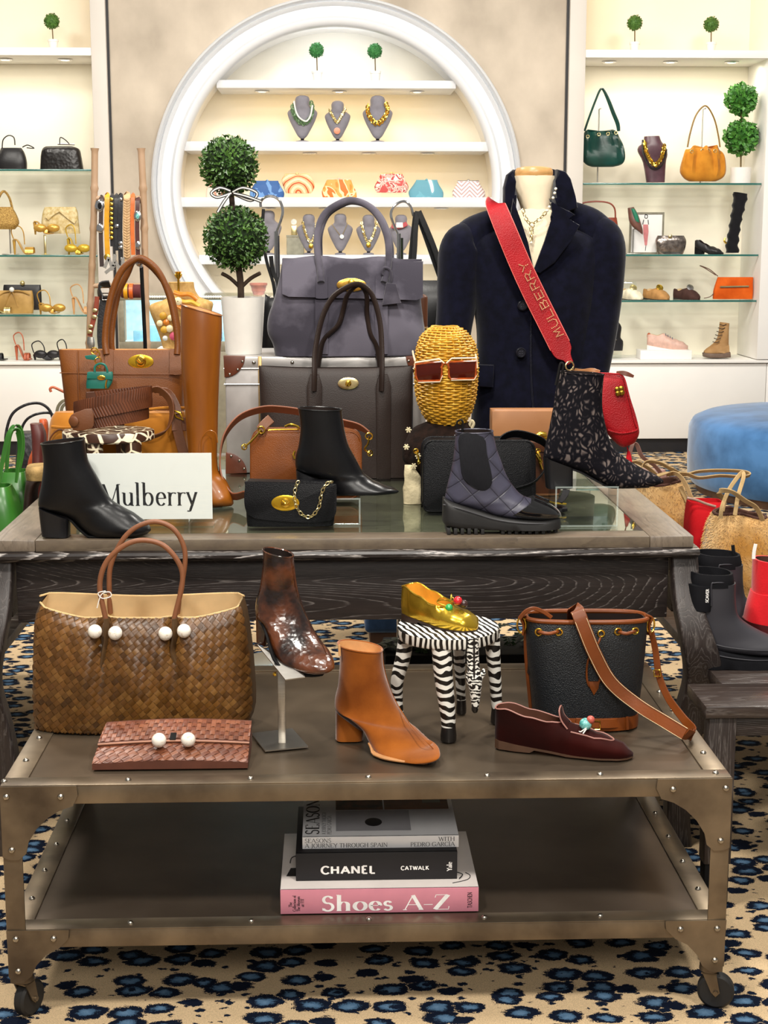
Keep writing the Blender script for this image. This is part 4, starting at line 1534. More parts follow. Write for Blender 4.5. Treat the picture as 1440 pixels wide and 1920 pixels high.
# ---- zebra stool
def stripes(key,direction,scale,dist,dark='14110f',light='efece3',thr=.5,dscale=1.5,rot=(0,0,0)):
 m,nt,b = newmat(key)
 tc = nd(nt,'ShaderNodeTexCoord')
 mp = nd(nt,'ShaderNodeMapping')
 mp.inputs['Rotation'].default_value = rot
 nt.links.new(tc.outputs['Object'],mp.inputs[0])
 w = nd(nt,'ShaderNodeTexWave',Scale=scale,Distortion=dist)
 w.bands_direction = direction
 w.inputs['Detail'].default_value = 1
 w.inputs['Detail Scale'].default_value = dscale
 nt.links.new(mp.outputs[0],w.inputs['Vector'])
 co = ramp(nt,w.outputs['Fac'],[(thr-.03,srgb(dark)),(thr+.03,srgb(light))])
 nt.links.new(co,b.inputs['Base Color'])
 b.inputs['Roughness'].default_value = .4
 MATS[key] = m
 return m
z_leg = stripes('zebra_leg','Z',17,5,dscale=2.0)
z_seat = stripes('zebra_seat','DIAGONAL',34,3,dscale=.8,rot=(0,0,.5))
z_rim = stripes('zebra_seat_rim','X',30,3,dscale=1.0)
hoof = mat('black_hoof','171413',rough=.35)
YSF = Yz(840,1392,ZC)
YSM = YSF+.095
rs = 100*S(YSM)
zst = W(840,1172,YSM).z
cxs = W(840,1172,YSM).x
zs = thing('zebra_stool','small round zebra striped wooden stool with hooved legs and hanging head','stool',(cxs,YSM,ZC))
bm = BM()
lathe(bm,(cxs,YSM,0),[(rs*.97,zst-.026),(rs,zst-.022),(rs,zst-.004)],n=48)
st_s = out('seat',bm,z_rim,zs)
bm = BM()
lathe(bm,(cxs,YSM,0),[(rs,zst-.004),(rs*.985,zst),(.01,zst)],n=48)
out('seat_top',bm,z_seat,zs)
LG = [([(828,1205,20),(831,1260,19),(836,1310,17),(840,1350,15),(841,1372,14)],(841,1388),YSF+.012),
         ([(762,1200,15),(756,1235,15),(745,1270,13),(745,1300,11),(747,1318,10)],(747,1330),YSM+.02),
         ([(861,1200,13),(861,1240,12),(863,1280,10),(864,1300,9),(865,1310,9)],(865,1319),YSM+.1),
         ([(922,1195,16),(925,1240,14),(929,1290,12),(931,1320,11),(932,1332,11)],(932,1346),YSM+.03)]
for pts,(uf,vf),Yl in LG:
 zf = W(uf,vf,Yl).z
 P = [W(a,b_,Yl) for a,b_,r in pts]
 z_top = P[0].z
 rr_ = [r*S(Yl) for a,b_,r in pts]
 # stand the leg on the tray
 k0 = zst-.026
 P = [V((p.x,p.y,ZC+.03+(p.z-P[-1].z)*((k0+.004-ZC-.03)/(z_top-P[-1].z)))) for p in P]
 q = crom([tuple(p)+(r,) for p,r in zip(P,rr_)],5)
 bm = BM(); tube(bm,[V(x[:3]) for x in q],[x[3] for x in q],n=16); lg = out('leg',bm,z_leg,zs)
 bm = BM(); lathe(bm,(P[-1].x,Yl,ZC),[(rr_[-1]*1.12,.0005),(rr_[-1]*1.15,.012),(rr_[-1]*1.0,.031)],n=16); out('hoof',bm,hoof,lg)
YHd = YSF+.0
z_head = stripes('zebra_head','Z',36,7,dscale=2.5)
bm = BM()
body(bm,[(876,1196,897,1196,.02),(875,1230,898,1230,.022),(876,1255,900,1255,.026),(876,1275,904,1272,.032),(880,1295,902,1295,.03),(883,1315,899,1316,.024),(885,1326,897,1326,.02)],YHd,n=20,k=4)
hd = out('head',bm,z_head,zs)
bm = BM(); body(bm,[(885,1324,897,1324,.021),(884,1331,896,1332,.02),(887,1336,894,1336,.01)],YHd,n=16,k=3); out('muzzle',bm,hoof,hd)
bm = BM(); body(bm,[(897,1280,903,1276,.008),(901,1262,911,1262,.008),(905,1254,908,1254,.004)],YHd,n=10,k=3); out('ear',bm,z_head,hd)
bm = BM(); body(bm,[(876,1282,881,1284,.006),(873,1270,879,1270,.006),(875,1262,877,1262,.003)],YHd,n=10,k=3); out('ear',bm,z_head,hd)
bm = BM(); rpx(bm,[(889,1196),(889,1240),(889,1276)],YHd-.014,4,2,k=2); out('mane',bm,hoof,hd)
# ---- gold ballet flat on the stool
gold_l = mat('gold_metallic_leather','d9b53c',rough=.24,metal=.85,col2='b8912a',scale=14)
lin_g = mat('ochre_lining','d99a2e',rough=.6)
H_ = G(757,1152,zst); T_ = G(893,1184,zst)
T_ = V((T_.x,max(T_.y,YSM-rs*.98),zst))
fl,ff = flat_shoe('ballet_flat','metallic gold ballet flat with bow and coloured beads on the zebra stool',V((H_.x,T_.y+.115,zst)),T_,
            [(0,.072),(.08,.076),(.3,.062),(.5,.049),(.62,.046),(.75,.042),(.9,.034),(1,.012)],
            [(0,.010),(.04,.022),(.18,.029),(.38,.031),(.6,.037),(.78,.039),(.92,.030),(.98,.016),(1,.005)],
            [(0,.8),(.08,.9),(.45,.92),(.57,.8),(.64,.4),(.67,0),(1,0)],gold_l,lin_g,mat('dark_brown_sole','2b1a10',rough=.5),zst,heel_h=.014,piping=(gold_l,.0017))
H0,ax,ay,Lg,f_,ring_ = ff
bc = H0+ax*(Lg*.655)+V((0,0,.052))
bm = BM()
for s,l in ((-1,.03),(1,.02)):
 for d in (.0,.006):
  pts = crom([bc,bc-ax*.012+ay*(s*-l*.6)+V((0,0,.006+d)),bc-ax*.02+ay*(s*-l*1.1)+V((0,0,.002)),bc-ax*.004+ay*(s*-l*.7)-V((0,0,.004))],5,True)
  tube(bm,pts,.0013,n=6,closed=True)
out('bow',bm,gold_l,fl)
for du,dv,r,mm_ in ((12,-6,.0095,mat('red_bead','c8202a',rough=.2,coat=.5)),(24,0,.0085,mat('brown_bead','3a2320',rough=.2,coat=.5)),(-5,8,.0085,mat('green_bead','2f9a4e',rough=.2,coat=.5))):
 p = bc+V((du*S(3.1),-.012,-dv*S(3.1)))
 bm = BM(); ball(bm,p,r,u=14,v=10); out('bead',bm,mm_,fl)
# ---- bucket bag
nl = mat('navy_pebbled_leather','0f1318',rough=.42,var=.2,scale=6,bump=.45,bscale=420,kind='pebble')
cog = mat('cognac_leather','7a3c12',rough=.42,col2='63300c',spec=.35,scale=9,bump=.1,bscale=200)
stit = mat('cream_stitch','d9c39a',rough=.7)
YB0 = Yz(1095,1371,ZC)+.062
YB0 = min(YB0,YCB-.07)
bk = thing('bucket_bag','navy pebbled leather bucket bag with cognac trim and long shoulder strap','bag',(W(1095,1360,YB0).x,YB0,ZC))
secs = bagrows([(1156,986,1212,.10),(1190,985,1210,.115),(1240,988,1205,.12),(1290,993,1199,.125),(1335,997,1192,.125)],YB0)
bm = BM(); R_ = body(bm,secs,e=3.2,n=40,k=5,open_top=.12,rim=.95,mi_in=1); out('body',bm,[nl,lin_dark],bk,smooth=50)
bm = BM(); tube(bm,R_[0],.0052,n=8,closed=True); out('rim_binding',bm,cog,bk)
zb0 = W(1095,1335,YB0).z
bm = BM(); R2 = body(bm,bagrows([(1330,995,1194,.131),(1345,994,1194,.134),(1372,996,1191,.13)],YB0),e=3.2,n=40,k=3,fn=clampz(ZC+.0005)); out('base_band',bm,cog,bk)
yf_ = YB0-.0655
for a,b_ in ((990,1163,),):
 pass
bm = BM(); rpx(bm,[(984,1160),(986,1230),(992,1300),(996,1340)],YB0-.005,9,3,k=4,wdir=V((.55,-1,0))); out('side_strip',bm,cog,bk)
bm = BM(); rpx(bm,[(1211,1160),(1206,1230),(1199,1300),(1193,1340)],YB0-.005,9,3,k=4,wdir=V((-.55,-1,0))); out('side_strip',bm,cog,bk)
YE = YB0-.058
for u,v in ((1010,1185),(1048,1185),(1127,1188),(1159,1184),(1191,1183)):
 x_ = (u-1098)/112
 ye = YB0-.0575*(1-abs(x_) ** 3.2) ** (1/3.2)-.001
 bm = BM(); torus(bm,W(u,v,ye),.0068,.002,(x_*.3,-1,0),n=18,m=8); out('eyelet',bm,gold,bk)
for a,b_ in ((1010,1048),(1159,1191)):
 bm = BM(); tpx(bm,[(a,1185,YE+.014),(a+5,1186,YE-.004),((a+b_)/2,1188,YE-.007),(b_-5,1185,YE-.003),(b_,1184,YE+.014)],YE,3.6,n=8); out('drawcord',bm,cog,bk)
bm = BM(); tpx(bm,[(1127,1190,YE+.006),(1122,1205,YE-.006),(1104,1235),(1100,1262),(1103,1283),(1112,1290),(1122,1282),(1126,1262),(1122,1230),(1112,1210)],YE-.006,2.2,n=7); out('drawcord',bm,cog,bk)
bm = BM(); ppx(bm,[(1103,1278),(1123,1278),(1122,1290),(1113,1303),(1106,1290)],YE-.006,-.004,.003,.001); out('tassel',bm,cog,bk)
bm = BM(); ppx(bm,[(1108,1222),(1120,1222),(1121,1243),(1107,1243)],YE-.006,-.006,.003,.001); out('clasp',bm,gold,bk)
for u,s in ((978,-1),(1220,1)):
 bm = BM(); torus(bm,W(u,1172,YB0-.01),.014,.0022,(.5*s,-1,0),sx=1.2,sy=.7); out('d_ring',bm,gold,bk)
 bm = BM(); rpx(bm,[(u+s*-3,1190),(u-s*4,1172),(u+s*1,1158),(u-s*8,1153)],YB0-.012,13,4,k=4,wdir=V((.3*s,-1,0))); out('ring_tab',bm,cog,bk)
bm = BM(); rpx(bm,[(974,1160),(985,1147),(1000,1141),(1018,1147),(1034,1158)],YB0-.03,8,4,k=4); out('strap_end',bm,cog,bk)
# the long strap: over the front, down to the tray and back up
sp = [(1075,1160,YB0+.02),(1076,1144,YB0-.02),(1083,1146,YB0-.062),(1096,1180,YB0-.075),(1116,1228,YB0-.08),(1146,1280,YB0-.085),(1196,1322,YB0-.10),(1246,1353,YB0-.14),(1284,1376,YB0-.17)]
bm = BM(); rpx(bm,sp,YB0-.08,[26,27,28,28,28,27,26,26,26],3.5,k=6); out('shoulder_strap',bm,cog,bk)
sp2 = [(1284,1376,YB0-.17),(1297,1378,YB0-.15),(1298,1367,YB0-.11),(1280,1346,YB0-.07),(1253,1309,YB0-.05),(1236,1268,YB0-.03),(1229,1220,YB0-.015),(1221,1184,YB0-.008)]
bm = BM(); rpx(bm,sp2,YB0-.05,[26,24,20,17,15,14,13,12],3,k=6,nrm=V((-.6,-1,.2))); out('shoulder_strap',bm,cog,bk)
for off in (-11.5,11.5):
 bm = BM()
 P = crom([W(a,b_,c_-.003) for a,b_,c_ in sp[2:]],6)
 tn = []
 for i,p in enumerate(P):
  t = (P[min(len(P)-1,i+1)]-P[max(0,i-1)]).normalized()
  tn.append(p+t.cross(V((0,-1,.12))).normalized()*(off*S(YB0))-V((0,.0005,0)))
 tube(bm,tn,.0006,n=5)
 out('stitching',bm,stit,bk)
bm = BM(); torus(bm,W(1232,1262,YB0-.035),.009,.0018,(.2,-1,.2),n=4,m=6,sx=1,sy=1.1,up=(1,0,1)); out('strap_buckle',bm,gold,bk)
yb_ = YB0-.071
bm = BM(); rpx(bm,[(1080,1355,yb_),(1140,1357,yb_+.001),(1190,1352,yb_+.03)],yb_,19,3,k=4); out('base_strap',bm,cog,bk)
bm = BM(); torus(bm,W(1117,1360,yb_-.004),.0125,.0018,(0,-1,.1),n=4,m=8,up=(1,0,1)); out('buckle',bm,gold,bk)
bm = BM(); rpx(bm,[(1176,1344,yb_+.008),(1177,1368,yb_+.008)],yb_,6,3,k=1); out('keeper',bm,cog,bk)
# ---- books on the lower shelf
def book(label,uL,uR,vb,z0,th,depth,cover,spine,pages,name='hardback_book',rot=.008,spine_bev=.002):
 pL,pR = G(uL,vb,z0),G(uR,vb-(uR-uL)*.012,z0)
 Y = pL.y
 x0,x1 = pL.x,W(uR,vb,Y).x
 t = thing(name,label,'book',((x0+x1)/2,Y,z0))
 bm = BM()
 box(bm,x0,x1,Y,Y+depth,z0+th-.0028,z0+th,.0008)
 out('cover',bm,cover,t)
 bm = BM()
 box(bm,x0,x1,Y,Y+depth,z0+.0002,z0+.003,.0008)
 out('cover',bm,cover,t)
 bm = BM(); box(bm,x0,x1,Y-.0012,Y+.004,z0+.0002,z0+th,.001); out('spine',bm,spine,t)
 bm = BM(); box(bm,x0+.004,x1-.004,Y+.004,Y+depth-.004,z0+.003,z0+th-.0028); out('pages',bm,pages,t)
 return t,x0,x1,Y,z0+th
paper = mat('book_pages','ece6da',rough=.9,var=.05,scale=60,stretch=(1,1,30))
white_c = mat('white_book_cover','e9e8ea',rough=.35,var=.02)
blk_c = mat('black_cloth_cover','141216',rough=.6,var=.1)
pink_s = mat('pink_book_spine','cd8494',rough=.4,var=.03)
bone_c = mat('bone_book_cover','d8cfca',rough=.4,var=.03)
ink,inkw,inkg = mat('black_ink','17151a',rough=.6),mat('white_ink','f4f1ee',rough=.6),mat('grey_ink','4a4a50',rough=.6)
s0 = S(Yz(700,1713,ZL))
b1,x0,x1,Yb,z1_ = book('thick pink spined shoe book at the bottom of the stack',526,897,1714,ZL,52*s0,.29,bone_c,pink_s,paper)
Wd,Hh = x1-x0,z1_-ZL
bm = BM()
h = Hh*.60
letters(bm,'Shoes A-Z',(x0+Wd*.205,Yb-.0013,ZL+Hh*.12),V((h,0,0)),V((0,0,h)),width=Wd*.65,a=.17,b=.04,track=.02)
out('title',bm,inkw,b1,smooth=0,kind='stuff')
bm = BM()
h = .0085
letters(bm,'TASCHEN',(x0+Wd*.966,Yb-.0013,ZL+Hh*.16),V((0,0,h)),V((-h,0,0)),width=Hh*.65,a=.15,b=.1)
for i,s_ in enumerate(('The','Collection of','The Museum','at FIT')):
 s_ = s_.replace('The Museum','The Museum')
 h = .0062
 if all(c in GLYPH for c in s_):
  letters(bm,s_,(x0+Wd*(.058+.020*i),Yb-.0013,ZL+Hh*(.3 if i in (0,3) else .12)),V((0,0,h)),V((-h,0,0)),width=Hh*(.2,.66,.62,.35)[i],a=.16,b=.08)
out('lettering',bm,ink,b1,smooth=0,kind='stuff')
bm = BM()                                        # drawing of a shoe and bag on its cover
for sx_,sgn in ((x0+.012,1),):
 pts = [V((sx_+a,Yb+b_,z1_+.0004)) for a,b_ in ((.004,.13),(.006,.155),(.014,.165),(.02,.155),(.021,.12))]
 tube(bm,crom(pts,4),.0011,n=5)
 obox(bm,V((sx_+.014,Yb+.085,z1_+.0003)),V((.012,0,0)),V((.004,.02,0)),V((0,0,.0003)))
tube(bm,crom([V((x1-a,Yb+b_,z1_+.0008)) for a,b_ in ((.05,.02),(.02,.035),(.012,.055),(.02,.07))],5),.0008,n=5)
out('cover_print',bm,ink,b1)
z0b = z1_
b2,x0,x1,Yb2,z1_ = book('thick black fashion show book in the middle of the stack',555,857,1652,z0b,60*s0,.255,blk_c,blk_c,paper)
Wd,Hh = x1-x0,z1_-z0b
bm = BM()
h = Hh*.26
sans(bm,'CHANEL',(x0+Wd*.155,Yb2-.0013,z0b+Hh*.26),V((h,0,0)),V((0,0,h)),Wd*.34,weight=.2)
h = Hh*.135
sans(bm,'CATWALK',(x0+Wd*.65,Yb2-.0013,z0b+Hh*.36),V((h,0,0)),V((0,0,h)),Wd*.175,weight=.2)
h = .0095
letters(bm,'Yale',(x0+Wd*.966,Yb2-.0013,z0b+Hh*.3),V((0,0,h)),V((-h,0,0)),width=Hh*.33,a=.2,b=.08)
out('title',bm,inkw,b2,smooth=0,kind='stuff')
bm = BM(); tube(bm,crom([V((x1-.01,Yb2+.03,z0b+.004)),V((x1+.006,Yb2+.015,z0b+.006)),V((x1+.012,Yb2+.012,z0b+.003)),V((x1+.004,Yb2-.004,z0b+.0025))],5),.0011,n=5); out('ribbon_marker',bm,blk_c,b2)
z0c = z1_
b3,x0,x1,Yb3,z1_ = book('white travel photography book with printed cover topping the stack',567,860,1592,z0c,26*s0,.26,white_c,white_c,paper)
Wd,Hh = x1-x0,z1_-z0c
bm = BM()
h = Hh*.34
for s_,fx,fz,w_ in (('SEASONS',.015,.53,.17),('A JOURNEY THROUGH SPAIN',.015,.12,.53),('WITH',.87,.55,.105),('PEDRO GARCÍA',.69,.12,.285)):
 letters(bm,s_,(x0+Wd*fx,Yb3-.0013,z0c+Hh*fz),V((h,0,0)),V((0,0,h)),width=Wd*w_,a=.12,b=.05)
out('lettering',bm,inkg,b3,smooth=0,kind='stuff')
bm = BM()
h = Wd*.085
letters(bm,'SEASONS',(x0+Wd*.105,Yb3+.012,z1_),V((0,h,0)),V((-h,0,0)),width=.22,a=.15,b=.04)
out('title',bm,ink,b3,smooth=0,kind='stuff')
bm = BM()
for i,(s_,w_) in enumerate((('A JOURNEY THROUGH',.12),('PEDRO GARCÍA',.1))):
 h = .008
 letters(bm,s_,(x0+Wd*(.15+.035*i),Yb3+.012,z1_),V((0,h,0)),V((-h,0,0)),width=w_,a=.12,b=.05)
out('lettering',bm,inkg,b3,smooth=0,kind='stuff')
photo1 = mat('cover_photo_brown','6a3418',rough=.3,col2='1c0d08',scale=45,detail=8,vlo=.35,vhi=.6)
photo2 = mat('cover_photo_ochre','a5673a',rough=.3,col2='5a3a1c',scale=20,detail=6,vlo=.3,vhi=.7)
photo3 = mat('cover_photo_grey','b9b8be',rough=.3,col2='a3a2a9',scale=12)
for (a,b_,c_,d_),mm_ in (((.215,.53,.145,.235),photo1),((.54,.97,.145,.235),photo2),((.215,.70,.028,.138),photo3)):
 bm = BM(); box(bm,x0+Wd*a,x0+Wd*b_,Yb3+c_,Yb3+d_,z1_-.0005,z1_+.0003); out('printed_photo',bm,mm_,b3,smooth=0)
bm = BM(); lathe(bm,(x0+Wd*.46,Yb3+.075,z1_),[(.018,.0002),(.016,.0006),(.001,.0007)],n=20,sy=1.3); out('printed_spot',bm,ink,b3)
bm = BM(); box(bm,x0+Wd*.80,x0+Wd*.92,Yb3+.18,Yb3+.215,z1_-.0004,z1_+.0005); out('printed_window',bm,mat('window_print','8f8a72',rough=.4),b3,smooth=0)
# ================================================================== things on the dark table
lea_blk = mat('black_calf_leather','0e0e10',rough=.3,spec=.35,var=.12,scale=14,bump=.08,bscale=120)
blk_heel = mat('black_heel','101013',rough=.35,var=.05)
lea_tan = mat('tan_grained_leather','74400f',rough=.48,col2='64350c',spec=.35,scale=8,bump=.2,bscale=380,kind='pebble')
lea_boot = mat('cognac_boot_leather','91520f',rough=.34,col2='784008',scale=4,detail=5,stretch=(3,3,.6),coat=.15)
lea_choc = mat('chocolate_leather','2d211c',rough=.48,col2='241915',spec=.35,scale=6,bump=.2,bscale=420,kind='pebble')
suede_gr = mat('slate_suede','65616c',rough=.95,col2='3f3c45',scale=6,detail=8,sheen=.3,bump=.12,bscale=300,spec=.1,vlo=.42,vhi=.58)
gilt = mat('gilt_plate','f2c238',rough=.25,metal=.9,var=.06,scale=30)
acry = glass_mat('clear_acrylic',(.97,.985,.98))
def riser(label,u0,u1,vt,vb,dep):
 Y = Yz((u0+u1)/2,vb,ZT)
 x0,x1,zt = W(u0,vb,Y).x,W(u1,vb,Y).x,W((u0+u1)/2,vt,Y).z
 t = thing('acrylic_riser',label,'riser',((x0+x1)/2,Y,ZT))
 e = .004
 for nm,a in (('top',(x0,x1,Y,Y+dep,zt-e,zt)),('side',(x0,x0+e,Y+.0002,Y+dep,ZT+.0005,zt-e)),('side',(x1-e,x1,Y+.0002,Y+dep,ZT+.0005,zt-e)),
            ('base',(x0+e,x1-e,Y,Y+dep,ZT+.0005,ZT+.0045))):
  bm = BM(); box(bm,*a,.0008,seg=1); out(nm+'_sheet',bm,acry,t,smooth=0)
 # pale strips over the edges: the caught light is put into their colour
 bm = BM()
 ed = mat('acrylic_edge_glint','dfeee9',rough=.1,spec=.9,var=.01,alpha=.16)
 for a in ((x0,x1,Y-.0012,Y-.0002,zt-e,zt),(x0,x0+e,Y-.0012,Y-.0002,ZT+.0005,zt-e),(x1-e,x1,Y-.0012,Y-.0002,ZT+.0005,zt-e),(x0+e,x1-e,Y-.0012,Y-.0002,ZT+.0005,ZT+.0045)):
  box(bm,*a)
 out('polished_edge',bm,ed,t,smooth=0,kind='stuff')
 return t,Y,zt
# ---- black ankle boots
boot('black smooth leather ankle boot with block heel in front of the white sign',
         [(77,832,158,823,.085),(82,867,165,862,.083),(78,907,182,893,.082),(73,933,200,925,.08),(74,951,213,940,.076),(93,958,225,947,.074),(130,970,236,954,.074),
         (152,990,250,961,.08),(175,1005,262,970,.086),(215,1007,274,979,.084),(250,1006,281,988,.066),(274,1002,283,994,.025)],
         3.615,lea_blk,lin_dark,heel=[(74,950,131,971,.062),(77,980,131,990,.058),(80,1003,131,1005,.058)],heel_m=blk_heel,zmin=ZT)
rz,rY,rzt = riser('clear acrylic riser under the pointed black ankle boot',598,676,934,985,.11)
boot('pointed black leather ankle boot standing on a clear riser before the brown bags',
         [(559,765,641,768,.085),(563,800,645,800,.083),(560,833,653,833,.082),(554,857,667,860,.08),(556,880,680,884,.076),(575,888,690,893,.074),(598,897,700,900,.072),
         (613,913,712,905,.078),(632,930,724,910,.085),(670,932,737,914,.078),(715,931,745,918,.05),(740,926,748,921,.02)],
         rY+.055,lea_blk,lin_dark,heel=[(555,880,598,897,.06),(557,931,594,933,.055)],heel_m=blk_heel,zmin=rzt)
# ---- lace boot on a riser
rz,rY,rzt = riser('clear acrylic riser under the black lace ankle boot',1040,1158,912,988,.12)
def lace_mat():
 m,nt,b = newmat('black_lace')
 L = nt.links
 tc = nd(nt,'ShaderNodeTexCoord')
 n0 = nd(nt,'ShaderNodeTexNoise',Scale=18,Detail=2)
 L.new(tc.outputs['Object'],n0.inputs['Vector'])
 ad = nd(nt,'ShaderNodeVectorMath',operation='MULTIPLY_ADD')
 ad.inputs[1].default_value = (.06,.06,.06)
 L.new(n0.outputs['Color'],ad.inputs[0])
 L.new(tc.outputs['Object'],ad.inputs[2])
 mp = nd(nt,'ShaderNodeMapping')
 mp.inputs['Scale'].default_value = (1.25,1.0,.75)
 L.new(ad.outputs[0],mp.inputs[0])
 v = nd(nt,'ShaderNodeTexVoronoi',Scale=70)
 v.feature = 'DISTANCE_TO_EDGE'
 L.new(mp.outputs[0],v.inputs['Vector'])
 n1 = nd(nt,'ShaderNodeTexNoise',Scale=30,Detail=5)
 L.new(mp.outputs[0],n1.inputs['Vector'])
 s = nd(nt,'ShaderNodeMath',operation='MULTIPLY')
 L.new(v.outputs[0],s.inputs[0])
 L.new(n1.outputs[0],s.inputs[1])
 co = ramp(nt,s.outputs[0],[(.06,srgb('0d0c12')),(.10,srgb('221e22')),(.2,srgb('6a5f5b'))])
 L.new(co,b.inputs['Base Color'])
 b.inputs['Roughness'].default_value = .8
 b.inputs['Specular IOR Level'].default_value = .12
 return m
lace = lace_mat()
lb,lbs = boot('black floral lace ankle boot with block heel on a clear riser',
         [(1050,697,1132,702,.085),(1042,733,1129,737,.085),(1037,767,1130,772,.084),(1027,817,1142,822,.082),(1020,848,1158,846,.078),(1023,860,1172,858,.074),
         (1052,872,1184,866,.072),(1085,882,1196,873,.074),(1113,897,1208,880,.08),(1145,912,1222,886,.086),(1180,914,1234,893,.08),(1215,912,1242,899,.05),(1236,907,1244,903,.018)],
         rY+.06,lace,lin_dark,heel=[(1019,856,1073,876,.062),(1021,885,1073,890,.06),(1024,915,1073,913,.06)],heel_m=blk_heel,zmin=rzt-.012,sole_m=blk_heel)
bm = BM(); tpx(bm,[(1042,722),(1047,700),(1051,682),(1056,684),(1054,700)],rY+.03,2.5,n=6); out('zip_pull',bm,matt_black,lb)
# ---- quilted chelsea boot
def quilt_mat():
 m,nt,b = newmat('navy_quilted_leather')
 L = nt.links
 tc = nd(nt,'ShaderNodeTexCoord')
 hs = []
 for rot in (.75,-.9):
  mp = nd(nt,'ShaderNodeMapping')
  mp.inputs['Rotation'].default_value = (0,rot,0)
  L.new(tc.outputs['Object'],mp.inputs[0])
  w = nd(nt,'ShaderNodeTexWave',Scale=7.2,Distortion=.6)
  w.wave_profile = 'TRI'
  w.bands_direction = 'X'
  w.inputs['Detail'].default_value = 0
  L.new(mp.outputs[0],w.inputs['Vector'])
  hs.append(w.outputs['Fac'])
 mn = nd(nt,'ShaderNodeMath',operation='MINIMUM')
 L.new(hs[0],mn.inputs[0])
 L.new(hs[1],mn.inputs[1])
 h = ramp(nt,mn.outputs[0],[(.0,(0,0,0,1)),(.10,(.7,.7,.7,1)),(.4,(1,1,1,1))])
 co = ramp(nt,mn.outputs[0],[(.0,srgb('1c1b26')),(.06,srgb('3a3947')),(.5,srgb('434252'))])
 L.new(co,b.inputs['Base Color'])
 b.inputs['Roughness'].default_value = .4
 bp = nd(nt,'ShaderNodeBump',Strength=.4,Distance=.003)
 L.new(h,bp.inputs['Height'])
 L.new(bp.outputs[0],b.inputs['Normal'])
 return m
quilt = quilt_mat()
YQ = 3.645
qb,qs = boot('navy quilted chelsea boot with patent toe cap and chunky lug sole',
         [(854,809,924,808,.085),(852,840,931,840,.085),(849,865,939,862,.085),(843,893,952,895,.084),(836,922,975,925,.084),(838,938,1000,936,.086),
         (873,950,1018,940,.086),(927,966,1032,949,.094),(975,971,1042,957,.09),(1020,971,1047,963,.06)],
         YQ,quilt,lin_dark,zmin=ZT,sole0=8)
zq = W(900,1000,YQ).z
bm = BM()
body(bm,[(831,932,830,978,.05),(838,935,838,984,.085),(860,942,862,988,.092),(895,952,897,990,.09),(930,963,932,993,.092),(975,969,976,996,.105),(1015,970,1018,997,.1),(1040,968,1042,995,.07),(1049,970,1050,990,.03)],
         YQ,e=5,n=28,k=4,fn=clampz(ZT+.010))
out('lug_sole',bm,rubber,qb)
bm = BM(); tpx(bm,[(831,946,YQ-.03),(862,954,YQ-.048),(897,965,YQ-.047),(932,975,YQ-.048),(976,981,YQ-.054),(1016,982,YQ-.05),(1044,978,YQ-.03)],YQ,1.2,n=6); out('welt_line',bm,mat('welt_grey','3b3b3f',rough=.5),qb)
xq0,xq1 = W(833,985,YQ).x,W(1046,985,YQ).x
for i in range(17):
 if 6 <= i <= 7:
  continue
 x = xq0+(xq1-xq0)*(i+.5)/17
 w = .085 if i < 15 else .05
 bm = BM(); box(bm,x-.0042,x+.0042,YQ-w/2,YQ+w/2,ZT+.0005,ZT+.016,.001); out('lug',bm,rubber,qb)
patb = mat('black_patent','0d0d0f',rough=.07,spec=.7,var=0,coat=1)
bm = BM(); body(bm,[(946,969,1003,930,.097),(980,973,1026,941,.100),(1010,974,1042,951,.089),(1032,973,1050,960,.062),(1046,971,1052,966,.024)],YQ-.002,n=28,k=4); out('toe_cap',bm,patb,qb)
elas = mat('black_elastic','1c1c20',rough=.8,var=.2,scale=300,stretch=(8,8,.3),bump=.4,bscale=300)
bm = BM()
gp = [(862,813),(905,818),(912,850),(921,890),(920,908),(908,918),(890,914),(868,896),(862,860)]
P_ = crom([W(a,b_,YQ-.03) for a,b_ in gp],3,True)
gv = []
for p in P_:
 gv.append(p)
prism(bm,gv,-.0145,-.004,.002)
out('elastic_gore',bm,elas,qb)
bm = BM(); rpx(bm,[(857,812),(857,792),(863,787),(868,792),(867,810)],YQ+.03,7,2.5,k=4,wdir=V((.3,1,0))); out('pull_loop',bm,matt_black,qb)
# ---- the sign
YSg = Yz(300,990,ZT)
xs0,xs1,zs0,zs1 = W(166,990,YSg).x,W(399,990,YSg).x,ZT,W(300,850,YSg).z
sg = thing('brand_sign','white tabletop sign with serif lettering in a clear acrylic holder','sign',((xs0+xs1)/2,YSg,ZT))
bm = BM(); box(bm,xs0,xs1,YSg,YSg+.003,zs0+.022,zs1); out('sign_card',bm,mat('sign_card','f1efeb',rough=.5,var=.01),sg,smooth=0)
bm = BM(); box(bm,xs0-.001,xs1+.001,YSg-.0032,YSg-.0007,zs0+.0005,zs1+.001); box(bm,xs0-.001,xs1+.001,YSg+.0034,YSg+.06,zs0+.0005,zs0+.0035); out('acrylic_holder',bm,acry,sg,smooth=0)
bm = BM()
hM = (932-907)*S(YSg)*1.28
pM = W(189,948,YSg-.00005)
letters(bm,'Mulberry',pM,V((hM,0,0)),V((0,0,hM*1.28)),width=(375-189)*S(YSg),a=.125,b=.04)
out('lettering',bm,ink,sg,smooth=0,kind='stuff')
